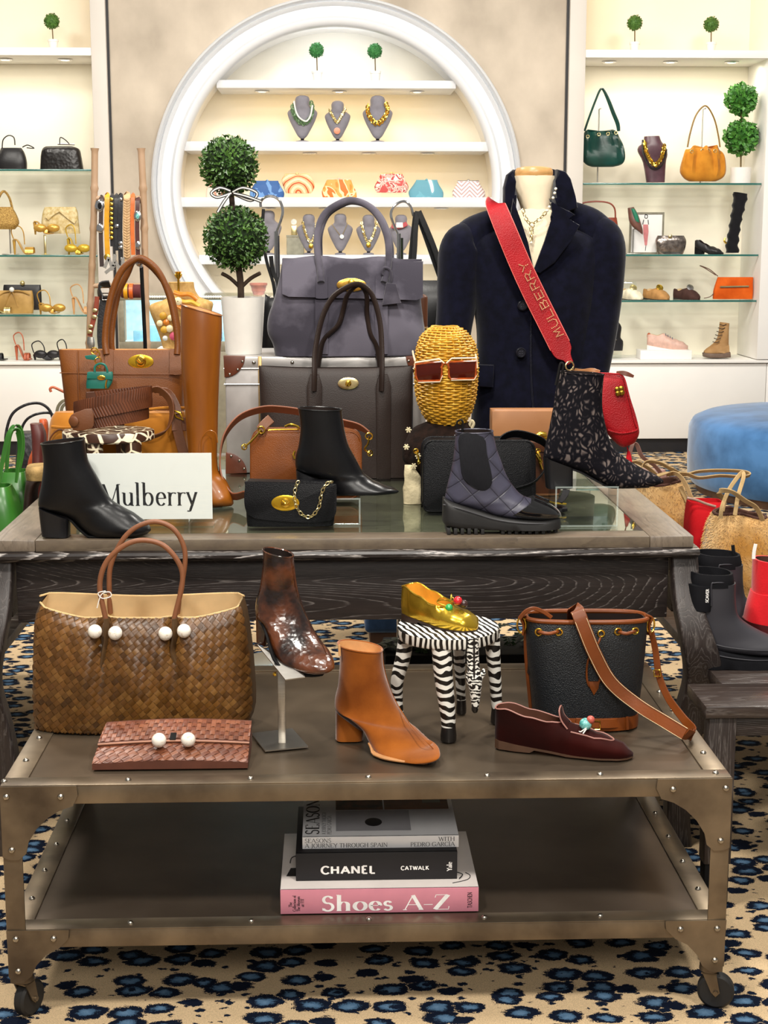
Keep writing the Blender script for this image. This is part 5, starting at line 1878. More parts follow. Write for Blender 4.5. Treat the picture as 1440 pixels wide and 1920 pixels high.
# ---- black chain clutch
YCl = Yz(545,989,ZT)+.03
ck = thing('chain_clutch','small black grained leather clutch with gold oval lock and chain','bag',(W(545,990,YCl).x,YCl,ZT))
lea_g = mat('black_grained_leather','0e0e11',rough=.42,spec=.2,var=.15,scale=10,bump=.4,bscale=500,kind='pebble')
bm = BM(); body(bm,bagrows([(901,466,625,.035),(925,463,627,.05),(960,462,628,.054),(987,464,625,.05)],YCl),e=5,n=32,k=4,fn=clampz(ZT+.0008)); out('body',bm,lea_g,ck)
bm = BM()
fo = crom([(467,899),(545,901),(622,904),(630,908),(631,940),(628,962),(610,975),(540,974),(480,968),(463,956),(459,930),(462,903)],3,True)
prism(bm,[W(a,b_,YCl) for a,b_ in fo],-.031,-.024,.002)
out('flap',bm,lea_g,ck)
bm = BM(); ppx(bm,[(467,899),(622,903),(627,909),(462,905)],YCl,-.028,.018,.002); out('top_fold',bm,lea_g,ck)
yk = YCl-.031
bm = BM(); oval(bm,535,943,27,15.5,yk,.002); out('lock_plate',bm,gilt,ck)
bm = BM(); oval(bm,535,943,9,9,yk-.002,.004,n=16); tpx(bm,[(528,940),(535,944),(542,940)],yk-.008,2.2,n=6,k=3); out('turn_lock',bm,gold,ck)
bm = BM()
pts = crom([W(*p) for p in [(560,902,yk+.004),(555,912,yk-.004),(552,930,yk-.006),(556,950,yk-.006),(568,966,yk-.006),(584,968,yk-.006),(598,950,yk-.006),(603,925,yk-.006),(612,908,yk-.004),(624,903,yk+.004)]],6)
chain(bm,pts,.0075,.0014)
out('chain_strap',bm,pale_gold,ck,kind='stuff')
# ---- trunk
alu = mat('weathered_aluminium','d2cecb',rough=.38,metal=.55,col2='a5a19e',scale=7,detail=8,bump=.1,bscale=40,vlo=.3,vhi=.7)
lea_rs = mat('russet_corner_leather','6a341e',rough=.42,col2='55260f',scale=12)
YTk = Yz(600,888,ZT)
YTk = max(YTk,4.60)
zk = W(600,668,YTk).z
kx0,kx1 = W(424,800,YTk).x,W(798,800,YTk).x
tk = thing('travel_trunk','weathered aluminium travel trunk with russet leather corners behind the brown tote','trunk',((kx0+kx1)/2,YTk,ZT))
YTk1 = YTk+.36
bm = BM(); box(bm,kx0,kx1,YTk,YTk1,ZT+.0005,zk-.035,.004); out('body',bm,alu,tk)
bm = BM(); box(bm,kx0-.001,kx1+.001,YTk-.001,YTk1+.001,zk-.0345,zk,.006); out('lid',bm,alu,tk)
for z in (zk-.036,W(600,720,YTk).z):
 bm = BM(); tube(bm,[V((kx0-.003,YTk1,z)),V((kx0-.003,YTk-.003,z)),V((kx1+.003,YTk-.003,z)),V((kx1+.003,YTk1,z))],.003,n=6); out('seam_bead',bm,alu,tk)
bm = BM(); box(bm,W(484,700,YTk).x,W(491,700,YTk).x,YTk-.004,YTk,ZT+.003,zk,.001); out('batten',bm,mat('brass_batten','b79a6a',rough=.4,metal=.7),tk)
for cx_,s in ((kx0,1),(kx1,-1)):
 for cz_,q in ((zk,-1),(ZT+.001,1)):
  if s < 0 and q > 0:
   pass
  bm = BM()
  pp = [V((cx_-s*.004,YTk,cz_-q*.002))]
  for k in range(9):
   a = pi/2*k/8
   pp.append(V((cx_+s*.062*cos(a)-s*.002,YTk,cz_+q*.062*sin(a))))
  if s < 0:
   pp = pp[::-1]
  prism(bm,pp,-.006,.03,.002)
  c_ = out('corner_patch',bm,lea_rs,tk)
  for k in range(3):
   a = pi/2*(k+.5)/3
   rivet(V((cx_+s*.054*cos(a),YTk-.006,cz_+q*.054*sin(a))),(0,-1,0),.0042,par=c_)
for u in (476,548):
 rivet(V((W(u,680,YTk).x,YTk-.001,zk-.018)),(0,-1,0),.006,par=tk)
# ---- chocolate tote
YTo = Yz(620,898,ZT)+.055
ct = thing('chocolate_tote','dark chocolate leather tote with oval lock leaning at the trunk','bag',(W(630,890,YTo).x,YTo,ZT))
bm = BM()
R_ = body(bm,bagrows([(686,485,774,.03),(705,486,774,.06),(760,488,774,.09),(830,490,773,.10),(896,492,771,.10)],YTo),e=5.5,n=44,k=4,open_top=.15,rim=.97,mi_in=1,
          fn=lambda p,t: V((p.x,p.y,max(ZT+.0006,p.z+(.006*(abs((p.x-W(630,800,YTo).x)/.22) ** 2)-.006)*max(0,1-t*3)))))
out('body',bm,[lea_choc,lin_dark],ct)
yc = YTo-.046
for u in (590,718):
 bm = BM(); ppx(bm,[(u-14,722),(u-8,700),(u+8,700),(u+14,722),(u+13,893),(u-13,893)],YTo,-.053,-.03,.002); out('front_panel',bm,lea_choc,ct)
for y_,o in ((-.058,0),(.03,4)):
 pts = [(589,733,YTo+y_),(590,700,YTo+y_),(591,660,YTo+y_*.7),(603,600,YTo+y_*.5),(622,560,YTo+y_*.4),(648,540,YTo+y_*.35),(672,533,YTo+y_*.3),(692,545,YTo+y_*.35),(704,570,YTo+y_*.4),(713,610,YTo+y_*.5),(716,660,YTo+y_*.7),(716,700,YTo+y_),(715,733,YTo+y_)]
 if o:
  pts = [(596,690,YTo+y_),(606,640,YTo+y_),(634,610,YTo+y_),(644,580,YTo+y_),(652,552,YTo+.01),(672,535,YTo),(687,552,YTo+.01),(688,590,YTo+y_),(694,625,YTo+y_),(706,650,YTo+y_),(712,690,YTo+y_)]
 bm = BM(); tpx(bm,pts,YTo,6.2,n=9,flat=.55); out('handle',bm,lea_choc,ct)
bm = BM(); oval(bm,653,719,20,11.5,YTo-.042,.002,tilt=.02); out('lock_plate',bm,pale_gold,ct)
bm = BM(); oval(bm,653,719,6,6,YTo-.044,.005,n=12); tpx(bm,[(649,724),(653,718),(657,714)],YTo-.05,1.6,n=6,k=2); out('turn_lock',bm,gold,ct)
# ---- slate suede bag on the trunk
YSb = Yz(650,668,zk)+.06
gb = thing('suede_bag','large slate grey suede handbag with flap and hanging tag on the trunk','bag',(W(650,665,YSb).x,YSb,zk))
bm = BM()
secs = bagrows([(486,530,791,.05),(520,524,790,.11),(560,514,789,.15),(595,503,793,.165),(622,502,796,.17),(645,512,792,.165),(666,516,782,.155)],YSb)
def gbf(p,t):
 w_ = noise.noise(V((p.x*9,p.z*7,3.1)))*.015+noise.noise(V((p.x*22,p.z*18,1.1)))*.003
 return V((p.x,p.y+(w_ if p.y < YSb else 0),max(zk+.0008,p.z)))
body(bm,secs,e=3.4,n=64,k=6,fn=gbf)
out('body',bm,suede_gr,gb)
def strip_patch(bm,cols,Yfun,th):
 """bent sheet: cols = list of (u, vtop, vbot); Yfun(u, v) = distance of its face"""
 f_,b_ = [],[]
 for u,v0,v1 in cols:
  f_.append([bm.verts.new(W(u,v0+(v1-v0)*k/8,Yfun(u,v0+(v1-v0)*k/8))) for k in range(9)])
  b_.append([bm.verts.new(W(u,v0+(v1-v0)*k/8,Yfun(u,v0+(v1-v0)*k/8)+th)) for k in range(9)])
 grid_faces(bm,f_,False)
 grid_faces(bm,[r[::-1] for r in b_],False)
 for i in range(len(cols)-1):
  for k in (0,8):
   bm.faces.new((f_[i][k],f_[i+1][k],b_[i+1][k],b_[i][k]))
 for i in (0,-1):
  for k in range(8):
   bm.faces.new((f_[i][k],f_[i][k+1],b_[i][k+1],b_[i][k]))
def gY(u,v):
 t = (v-478)/90
 x_ = abs((u-660)/134)
 return YSb-.018-.075*max(0,min(1,t)) ** .55+.012*x_ ** 4
fl_cols = []
for i in range(23):
 u = 529+(793-529)*i/22
 x_ = (u-661)/132
 vt = 482+3*sin(u*.05)+(8*max(0,(u-700)/93))
 vb = 556+7*(i/22)-(5*max(0,abs(x_)-.93)/.07)
 fl_cols.append((u,vt,vb))
bm = BM(); strip_patch(bm,fl_cols,gY,.006); out('flap',bm,suede_gr,gb)
bm = BM(); ppx(bm,[(530,484),(793,490),(791,502),(530,498)],YSb,-.024,.045,.008); out('flap_top',bm,suede_gr,gb)
for u in (603,715):
 bm = BM(); strip_patch(bm,[(u-11,518,559),(u-5,514,560),(u+5,514,560),(u+11,518,559)],lambda a,b_: gY(a,b_)-.009,.008); out('strap_tab',bm,suede_gr,gb)
 bm = BM(); strip_patch(bm,[(u-12,562,664),(u,562,664),(u+12,562,664)],lambda a,b_: YSb-.089-.006*sin((b_-560)/100*pi),.01); out('front_strap',bm,suede_gr,gb)
hpts = [(602,530,YSb-.085),(600,505,YSb-.06),(595,470,YSb-.045),(596,432,YSb-.035),(610,400,YSb-.03),(640,380,YSb-.03),(662,376,YSb-.03),(690,386,YSb-.03),(712,410,YSb-.035),(726,445,YSb-.04),(729,480,YSb-.05),(726,510,YSb-.07),(720,530,YSb-.085)]
bm = BM(); tpx(bm,hpts,YSb,6.6,n=10); out('handle',bm,suede_gr,gb)
hp2 = [(a+(4 if b_ < 500 else 0),b_+5 if b_ > 420 else b_+2,y_+.07) for a,b_,y_ in hpts[1:-1]]
bm = BM(); tpx(bm,hp2,YSb,6.2,n=10); out('handle',bm,suede_gr,gb)
bm = BM(); oval(bm,659,534,28,12.5,gY(659,534)-.009,.003); out('lock_plate',bm,mat('antique_gold','d2a24a',rough=.25,metal=.9),gb)
bm = BM(); oval(bm,659,531,7,8,gY(659,534)-.012,.005,n=14); out('turn_lock',bm,gold,gb)
bm = BM(); ppx(bm,[(724,530),(742,532),(752,568),(716,572)],gY(735,550)-.008,-.012,-.005,.002); out('hang_tag',bm,suede_gr,gb)
bm = BM(); tpx(bm,[(729,532),(724,520),(716,512),(720,502),(731,506),(733,520),(730,532)],gY(728,520)-.014,2.6,n=7); out('tag_cord',bm,suede_gr,gb)
# ---- topiary in a white pot on the trunk
YTp = YTk+.11
tp = thing('double_topiary','double ball boxwood topiary in a tall white pot on the trunk','plant',(W(462,665,YTp).x,YTp,zk))
wpot = mat('white_glazed_pot','e6e2da',rough=.25,var=.02,coat=.4)
sp_ = S(YTp)
cxp = W(456,600,YTp).x
ztp = W(456,557,YTp).z
bm = BM(); lathe(bm,(cxp,YTp,0),[(34*sp_,zk+.0006),(41.5*sp_,ztp),(39*sp_,ztp),(37.5*sp_,ztp-.02),(.001,ztp-.022)],n=40,caps=False)
cap_ = None
out('pot',bm,wpot,tp)
bm = BM(); lathe(bm,(cxp,YTp,0),[(.001,ztp-.012),(37.8*sp_,ztp-.014)],n=24,caps=False); out('soil',bm,mat('dark_soil','2a211a',rough=.9),tp)
trk = mat('topiary_bark','3b2f26',rough=.8,var=.3,scale=40,bump=.5,bscale=90)
bm = BM()
c1,c2 = W(442,447,YTp),W(430,310,YTp)
tube(bm,crom([V((cxp-.006,YTp,ztp-.02)),W(451,530,YTp),W(446,490,YTp),c1],4),[.010]*12+[.010],n=8)
tube(bm,crom([c1,W(436,390,YTp),c2],4),.008,n=8)
tube(bm,crom([W(451,540,YTp),W(432,522,YTp),W(416,513,YTp-.01)],3),.006,n=7)
tube(bm,crom([W(451,540,YTp),W(470,522,YTp),W(488,512,YTp-.01)],3),.006,n=7)
out('stem',bm,trk,tp)
leaf_d = mat('boxwood_leaf','547a34',rough=.4,col2='2b4a1e',scale=26,vlo=.35,vhi=.65)
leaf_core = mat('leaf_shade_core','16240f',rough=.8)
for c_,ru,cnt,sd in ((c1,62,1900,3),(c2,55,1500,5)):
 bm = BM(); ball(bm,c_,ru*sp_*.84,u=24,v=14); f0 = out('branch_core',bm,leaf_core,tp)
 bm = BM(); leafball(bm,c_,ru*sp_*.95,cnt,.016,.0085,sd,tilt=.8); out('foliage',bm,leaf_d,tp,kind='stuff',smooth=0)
rib = mat('ribbon_black','1a1818',rough=.6)
rib_w = mat('ribbon_white','e6e2da',rough=.6)
yr = YTp-.085
for pts in ([(432,358,yr),(412,352,yr-.01),(396,362,yr-.01),(408,370,yr-.01),(434,362,yr)],[(436,360,yr),(456,352,yr-.01),(482,362,yr-.01),(470,376,yr-.01),(440,364,yr)],
   [(432,362,yr),(420,378,yr-.015),(408,398,yr-.02)],[(438,362,yr),(462,368,yr-.015),(490,378,yr-.01)]):
 bm = BM(); rpx(bm,pts,yr,6,.8,k=5); rb0 = out('ribbon_bow',bm,rib,tp)
 bm = BM(); rpx(bm,[(a,b_,c_-.0012) for a,b_,c_ in pts],yr,2.2,.8,k=5); out('ribbon_stripe',bm,rib_w,rb0)
# ---- tan tote with green charm
YTt = 4.37
tt = thing('tan_tote','tan grained leather tote with tall handles, oval gold lock and green charm','bag',(W(228,880,YTt).x,YTt,ZT))
zb_ = W(228,905,YTt).z
bm = BM()
R_ = body(bm,bagrows([(655,111,346,.05),(690,116,346,.10),(750,124,345,.13),(820,133,344,.14),(908,144,342,.14)],YTt),e=5,n=44,k=4,open_top=.1,rim=.97,mi_in=1,fn=clampz(ZT+.0008))
out('body',bm,[lea_tan,lin_tan],tt)
def ttY(v):
 for (va,da),(vb_,db) in zip(((655,.05),(690,.10),(750,.13),(820,.14)),((690,.10),(750,.13),(820,.14),(908,.14))):
  if v <= vb_:
   return YTt-.0035-(da+(db-da)*(max(v,va)-va)/(vb_-va))/2
 return YTt-.0735
for u0,u1 in ((197,212),(318,340)):
 bm = BM(); strip_patch(bm,[(u0,655,702),((u0+u1)/2,654,703),(u1,655,702)],lambda a,b_: ttY(b_)-.006,.005); out('strap_tab',bm,lea_tan,tt)
for (uu,vv) in (((146,150,156),0),):
 bm = BM(); tpx(bm,[(146,657,ttY(660)),(147,700,ttY(700)-.002),(150,780,ttY(780)-.002),(155,880,ttY(880)-.002)],YTt,1.0,n=5); out('seam',bm,lea_tan,tt)
bm = BM(); tpx(bm,[(112,699,ttY(700)+.01),(200,701,ttY(700)-.003),(340,702,ttY(700)-.003)],YTt,1.0,n=5); out('seam',bm,lea_tan,tt)
hp = [(200,665,ttY(660)-.008),(197,640,YTt-.03),(200,600,YTt-.025),(210,550,YTt-.02),(228,508,YTt-.02),(252,487,YTt-.02),(270,486,YTt-.02),(296,508,YTt-.02),(316,550,YTt-.02),(328,600,YTt-.025),(333,640,YTt-.03),(332,665,ttY(660)-.008)]
bm = BM(); tpx(bm,hp,YTt,6.3,n=10); out('handle',bm,lea_tan,tt)
hp2 = [(a+(12 if a < 250 else -2 if a < 300 else 3),b_+(3 if b_ < 520 else 0),y_+.055) for a,b_,y_ in [(200,668,YTt-.03)]+hp[1:-1]+[(332,668,YTt-.03)]]
bm = BM(); tpx(bm,hp2,YTt,5.8,n=10); out('handle',bm,lea_tan,tt)
bm = BM(); oval(bm,264,678,24,13.2,ttY(678)-.002,.002); out('lock_plate',bm,gilt,tt)
bm = BM(); oval(bm,264,677,10,11,ttY(678)-.004,.003,n=18); tpx(bm,[(257,674),(264,680),(271,674)],ttY(678)-.009,2.4,n=6,k=3); out('turn_lock',bm,gold,tt)
# charm
gch = mat('emerald_leather','10665a',rough=.45,var=.1,scale=30)
yg = YTt-.10
cm = thing('bag_charm','tiny emerald green handbag charm on gold rings hanging from the tan tote','charm',(W(187,730,yg).x,yg,W(187,730,yg).z))
bm = BM(); body(bm,bagrows([(697,166,211,.012),(706,164,212,.02),(718,162,210,.024),(728,162,204,.022)],yg),e=3.5,n=24,k=3); out('body',bm,gch,cm)
bm = BM(); ppx(bm,[(165,697),(211,699),(212,711),(164,709)],yg,-.014,-.008,.001); out('flap',bm,gch,cm)
bm = BM(); tpx(bm,[(178,700),(178,688),(186,682),(196,684),(201,694),(201,702)],yg-.006,2.2,n=7); out('handle',bm,gch,cm)
bm = BM(); oval(bm,190,708,8,4.5,yg-.014,.0015,n=16); out('lock_plate',bm,gold,cm)
bm = BM()
for u,v,r in ((180,664,7),(184,676,6),(177,658,6),(184,686,4)):
 torus(bm,W(u,v,yg-.004),r*S(yg),.0018,(rnd.uniform(-.5,.5),-1,rnd.uniform(-.3,.3)))
out('ring',bm,gold,cm,kind='stuff')
bm = BM(); ppx(bm,[(159,667),(178,664),(186,672),(176,675),(162,673)],yg,-.006,-.003,.001); out('leather_tab',bm,gch,cm)
bm = BM(); tpx(bm,[(200,712,yg-.014),(198,722,yg-.016),(199,728,yg-.016)],yg,1.6,n=5); out('padlock',bm,gold,cm)
# ---- tall tan riding boot
YRb = Yz(405,952,ZT)+.02
boot('tall cognac leather riding boot standing upright beside the white pot',
         [(340,570,416,592,.11),(339,605,416,622,.115),(340,680,412,690,.115),(346,760,409,765,.11),(351,820,408,820,.10),(354,860,407,856,.095),(355,895,410,884,.09),
         (356,915,421,897,.086),(368,935,429,910,.086),(392,947,434,924,.088),(418,949,437,936,.06),(432,949,438,944,.025)],
         (YRb+.03,YRb),lea_boot,lin_tan,heel=[(356,915,384,938,.07),(356,951,382,953,.066)],heel_m=mat('stacked_heel','4a2d18',rough=.5),zmin=ZT,name='riding_boot',sole_m=mat('brown_welt','5a3417',rough=.5),sole_th=.009,open_top=.1)
rb = bpy.data.objects['riding_boot']
bm = BM(); tpx(bm,[(378,850),(378,825),(390,808),(404,812),(408,830)],YRb-.04,1,n=5); out('ankle_seam',bm,lea_boot,rb)
# ---- suede satchel, giraffe stool, coiled belt
YSt = 4.175
ochre_s = mat('ochre_suede','b5772a',rough=.95,col2='9a5f1c',scale=8,detail=6,sheen=.4,spec=.1)
lea_mid = mat('mid_brown_leather','70401f',rough=.5,col2='613618',scale=12,bump=.15,bscale=200)
ss = thing('suede_satchel','ochre suede satchel with brown buckled straps behind the giraffe stool','bag',(W(225,900,YSt).x,YSt,ZT))
bm = BM(); body(bm,bagrows([(772,104,346,.06),(785,96,350,.10),(810,92,352,.13),(850,92,352,.14),(930,98,350,.14)],YSt),e=3,n=44,k=4,fn=clampz(ZT+.0008)); out('body',bm,ochre_s,ss)
bm = BM(); tpx(bm,[(97,800,YSt-.06),(150,800,YSt-.075),(280,768,YSt-.05),(348,765,YSt-.05)],YSt,3,n=7); out('zip_piping',bm,ochre_s,ss)
bm = BM(); tpx(bm,[(94,845,YSt-.055),(94,822,YSt-.055),(110,806,YSt-.06),(128,812,YSt-.065)],YSt,1.6,n=6); out('end_piping',bm,lea_mid,ss)
for pts in ([(222,778),(224,800),(226,830),(229,862),(231,900)],[(330,766),(332,800),(340,835),(350,870),(352,890)]):
 bm = BM(); rpx(bm,[(a,b_,YSt-.078) for a,b_ in pts],YSt,19,3,k=4); out('buckled_strap',bm,lea_mid,ss)
bm = BM(); rpx(bm,[(322,795,YSt-.08),(349,795,YSt-.07)],YSt,26,3,k=1); out('strap_keeper',bm,lea_mid,ss)
bm = BM(); torus(bm,W(334,778,YSt-.085),.014,.003,(0,-1,0),n=4,m=8,sx=.55,sy=1.3,up=(1,0,1)); out('buckle',bm,gilt,ss)
bm = BM(); rpx(bm,[(280,742,YSt-.05),(286,733,YSt-.06),(300,732,YSt-.07),(318,750,YSt-.08),(322,778,YSt-.085),(312,806,YSt-.09),(290,818,YSt-.09),(266,818,YSt-.08)],YSt,[14,15,16,17,15,12,10,10],3,k=5,wdir=V((.5,-.6,.6))); out('shoulder_strap',bm,lea_mid,ss)
bm = BM(); rpx(bm,[(300,734,YSt-.04),(316,738,YSt-.06),(330,762,YSt-.075),(333,776,YSt-.085)],YSt,16,3,k=4); out('shoulder_strap',bm,lea_mid,ss)
def giraffe():
 m,nt,b = newmat('giraffe_paint')
 L = nt.links
 tc = nd(nt,'ShaderNodeTexCoord')
 v = nd(nt,'ShaderNodeTexVoronoi',Scale=30)
 v.feature = 'DISTANCE_TO_EDGE'
 L.new(tc.outputs['Object'],v.inputs['Vector'])
 co = ramp(nt,v.outputs[0],[(.055,srgb('eee2c4')),(.085,srgb('3e2417'))])
 L.new(co,b.inputs['Base Color'])
 b.inputs['Roughness'].default_value = .35
 return m
gir = giraffe()
YG = 3.985
gs = thing('giraffe_stool','small round giraffe patterned stool carrying the coiled belt','stool',(W(203,870,YG).x,YG,ZT))
zg = W(203,806,YG).z
rg = 87*S(YG)
cg = W(203,806,YG).x
bm = BM(); lathe(bm,(cg,YG,0),[(.01,zg-.026),(rg*.96,zg-.026),(rg,zg-.022),(rg,zg-.003),(rg*.98,zg),(.01,zg)],n=44,sy=.8); out('seat',bm,gir,gs)
for u,y_ in ((178,-.06),(250,-.055),(150,.05),(240,.07)):
 x_ = W(u,830,YG+y_).x
 bm = BM(); lathe(bm,(x_,YG+y_,0),[(.015,ZT+.0006),(.017,ZT+.05),(.021,zg-.024)],n=14); out('leg',bm,gir,gs)
wv = mat('braided_brown_leather','64351c',rough=.45,col2='522912',scale=30)
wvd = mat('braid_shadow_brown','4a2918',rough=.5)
cb_ = thing('coiled_belt','brown braided leather belt coiled on the giraffe stool','belt',(cg,YG,zg))
hb = 42*S(YG)
def beltpath(t):
 """t in turns; a loose coil that tilts"""
 a = 2*pi*t+pi*.95
 r = (.072+.008*t)
 return V((cg+.012+r*1.18*cos(a),YG+r*.78*sin(a),zg+hb*.5+.004+.026*t+.016*cos(a+.4)*(.4+.6*min(1,t))))
NB = 150
P_ = [beltpath(1.9*i/NB) for i in range(NB+1)]
P_ = [V((p.x,p.y,max(p.z,zg+hb*.5+.001))) for p in P_]
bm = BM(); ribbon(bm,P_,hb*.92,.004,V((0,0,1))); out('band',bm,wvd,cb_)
bm = BM()
for i in range(2,NB-3):
 p,q_ = P_[i],P_[i+1]
 t = (q_-p).normalized()
 up_ = (V((0,0,1))-t*t.z).normalized()
 o_ = t.cross(up_)
 for s in (-1,1):
  for side in (1,-1):
   c_ = p+up_*(s*hb*.23)+o_*(side*.0026)
   d = (up_*s*.9+t*.25).normalized()
   e2 = o_
   a_ = t*.0042
   vs = []
   for k in (-1,0,1):
    vs.append([bm.verts.new(c_+d*(hb*.25*k)+a_*x-0*e2+e2*(side*(.0022 if x == 0 else 0)*(1 if k == 0 else .6))) for x in (-.75,0,.75)])
   grid_faces(bm,vs,False)
out('braid',bm,wv,cb_,kind='stuff',smooth=70)
pe = P_[0]
bm = BM(); ppx(bm,[(130,788),(134,778),(146,772),(172,766),(176,790),(172,803),(146,808),(134,802)],YG-.088,-.003,.003,.0015,k=2); out('buckle_end',bm,lea_mid,cb_)
bm = BM(); lathe(bm,W(139,790,YG-.093),[(.013,0),(.0135,.004),(.011,.006)],n=18,axis=(-.3,-1,0)); out('stud_button',bm,lea_mid,cb_)
# ---- brown camera bag with wide strap
YCb = 4.10
tan_b = mat('saddle_leather','7a3f0d',rough=.42,col2='68340a',spec=.35,scale=8,bump=.25,bscale=420,kind='pebble')
cbg = thing('camera_bag','saddle brown camera bag with wide pink tan strap behind the pointed black boot','bag',(W(575,900,YCb).x,YCb,ZT))
def rrect(u0,u1,v0,v1,r,n=5):
 pts = []
 for cx_,cy_,a0 in ((u1-r,v0+r,-90),(u1-r,v1-r,0),(u0+r,v1-r,90),(u0+r,v0+r,180)):
  for i in range(n+1):
   a = radians(a0+90*i/n)
   pts.append((cx_+r*cos(a),cy_+r*sin(a)))
 return pts
def camera_bag(t,u0,u1,v0,v1,Y,dep,m,r,zc,pm=None):
 zmin = zc+.0008
 def pr(y0,y1,grow,bev,mm,nm):
  bm = BM()
  P_ = [W(a,b_,Y) for a,b_ in rrect(u0-grow,u1+grow,v0-grow,v1+grow*.2,r)]
  P_ = [V((p.x,p.y,max(p.z,zmin))) for p in P_]
  prism(bm,P_,y0,y1,bev)
  return out(nm,bm,mm,t)
 pr(-dep/2,dep/2,0,.006,m,'body')
 for y_ in (-dep/2+.003,dep/2-.003):
  bm = BM()
  P_ = [W(a,b_,Y)+V((0,y_,0)) for a,b_ in rrect(u0,u1,v0,v1,r)]
  P_ = [V((p.x,p.y,max(p.z,zmin+.002))) for p in P_]
  tube(bm,P_,.0032,n=7,closed=True)
  out('piping',bm,pm or m,t)
camera_bag(cbg,472,676,806,931,YCb,.075,tan_b,22,ZT)
strap_p = mat('pink_tan_strap','8a5238',rough=.5,col2='79452d',scale=10)
bm = BM(); rpx(bm,[(462,925,YCb-.11),(436,930,YCb-.09),(418,905,YCb-.07),(412,870,YCb-.05),(420,820,YCb-.04),(448,784,YCb-.02),(490,768,YCb),(530,768,YCb),(580,776,YCb),(640,792,YCb-.01),(672,800,YCb-.02),(692,812,YCb-.03)],YCb,[19,22,24,24,24,23,22,22,22,23,20,12],3,k=6,wdir=V((.1,-.75,.65))); out('strap',bm,strap_p,cbg)
bm = BM(); rpx(bm,[(508,785,YCb-.03),(497,795,YCb-.04),(488,806,YCb-.045)],YCb,18,4,k=3); out('strap_tab',bm,lea_mid,cbg)
for pts in ([(490,806),(478,820),(468,830),(458,838)],[(692,818),(690,832),(684,842),(694,850)]):
 bm = BM()
 p0 = [W(a,b_,YCb-.05) for a,b_ in pts]
 tube(bm,crom(p0,4),.0028,n=7)
 torus(bm,p0[0],.009,.002)
 torus(bm,p0[-1],.007,.002,(.5,-1,0))
 out('snap_hook',bm,gold,cbg,kind='stuff')
bm = BM(); tpx(bm,[(534,800),(545,796),(558,800),(560,805)],YCb-.04,2.6,n=6); tpx(bm,[(486,809),(510,806),(560,805)],YCb-.036,1.6,n=5); out('zip',bm,gold,cbg,kind='stuff')
bm = BM(); tpx(bm,[(553,845),(550,852),(553,860)],YCb-.042,2.0,n=6); out('side_stud',bm,gold,cbg)
# ---- wicker head with sunglasses and scarf
YWh = 4.10
wh = thing('wicker_head','golden woven wicker display head wearing sunglasses','display head',(W(836,800,YWh).x,YWh,W(836,800,YWh).z))
wick = mat('golden_wicker','dba93a',rough=.45,col2='c48d22',scale=26)
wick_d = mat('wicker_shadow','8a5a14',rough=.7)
prof_h = [(609,834,7),(612,834,22),(620,835,36),(632,836,47),(650,837,55),(672,837,58.5),(695,837,59.5),(715,836.5,58.5),(735,836,57),(755,836.5,53),(772,837,46.5),(785,838,39),(795,839,31),(800,839,25)]
ph = crom([(float(a),b_,c_) for a,b_,c_ in prof_h],5)
def wh_at(v):
 for p,q_ in zip(ph,ph[1:]):
  if p[0] <= v <= q_[0] or q_ is ph[-1]:
   k = (v-p[0])/max(1e-6,q_[0]-p[0])
   return p[1]+(q_[1]-p[1])*k,p[2]+(q_[2]-p[2])*k
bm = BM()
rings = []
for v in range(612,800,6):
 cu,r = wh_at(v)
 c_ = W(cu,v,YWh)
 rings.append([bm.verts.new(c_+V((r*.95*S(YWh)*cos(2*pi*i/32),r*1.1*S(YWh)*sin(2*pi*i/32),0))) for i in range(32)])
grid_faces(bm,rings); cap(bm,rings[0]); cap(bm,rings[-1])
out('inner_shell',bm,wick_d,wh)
bm = BM()
NS_ = 26
v = 613.0
row = 0
while v < 799:
 cu,r = wh_at(v)
 c_ = W(cu,v,YWh)
 pts = []
 for i in range(NS_*4):
  a = 2*pi*i/(NS_*4)
  wv_ = (.0026 if row % 2 else -.0026)*sin(a*NS_/2*2/2)
  nose = .012*math.exp(-((a+pi/2-2*pi*(a > pi))/.25) ** 2) if False else 0
  rr_ = r*S(YWh)+wv_
  zj = .0012*sin(a*3+row)
  pts.append(c_+V((rr_*cos(a),rr_*1.14*sin(a),zj)))
 tube(bm,pts,.0026,n=5,closed=True)
 row += 1
 v += 4.2
out('woven_cane',bm,wick,wh,kind='stuff',smooth=60)
bm = BM()
for k in range(NS_):
 a = 2*pi*(k+.25)/NS_
 tube(bm,[W(wh_at(v)[0],v,YWh)+V((wh_at(v)[1]*S(YWh)*cos(a),wh_at(v)[1]*S(YWh)*1.12*sin(a),0)) for v in range(613,800,11)],.0018,n=5)
out('upright_cane',bm,wick,wh,kind='stuff')
sgl = thing('sunglasses','square amber sunglasses with cream frame on the wicker head','sunglasses',W(836,690,YWh-.1))
fy_ = YWh-.098
amber = mat('amber_acetate','7a2d0c',rough=.12,col2='a84a16',scale=60,vlo=.4,vhi=.7,coat=.6)
cream_f = mat('cream_frame','ead2b4',rough=.3,var=.02)
lens_m = mat('brown_gradient_lens','3a0d05',rough=.08,spec=.4,col2='4a1408',scale=8)
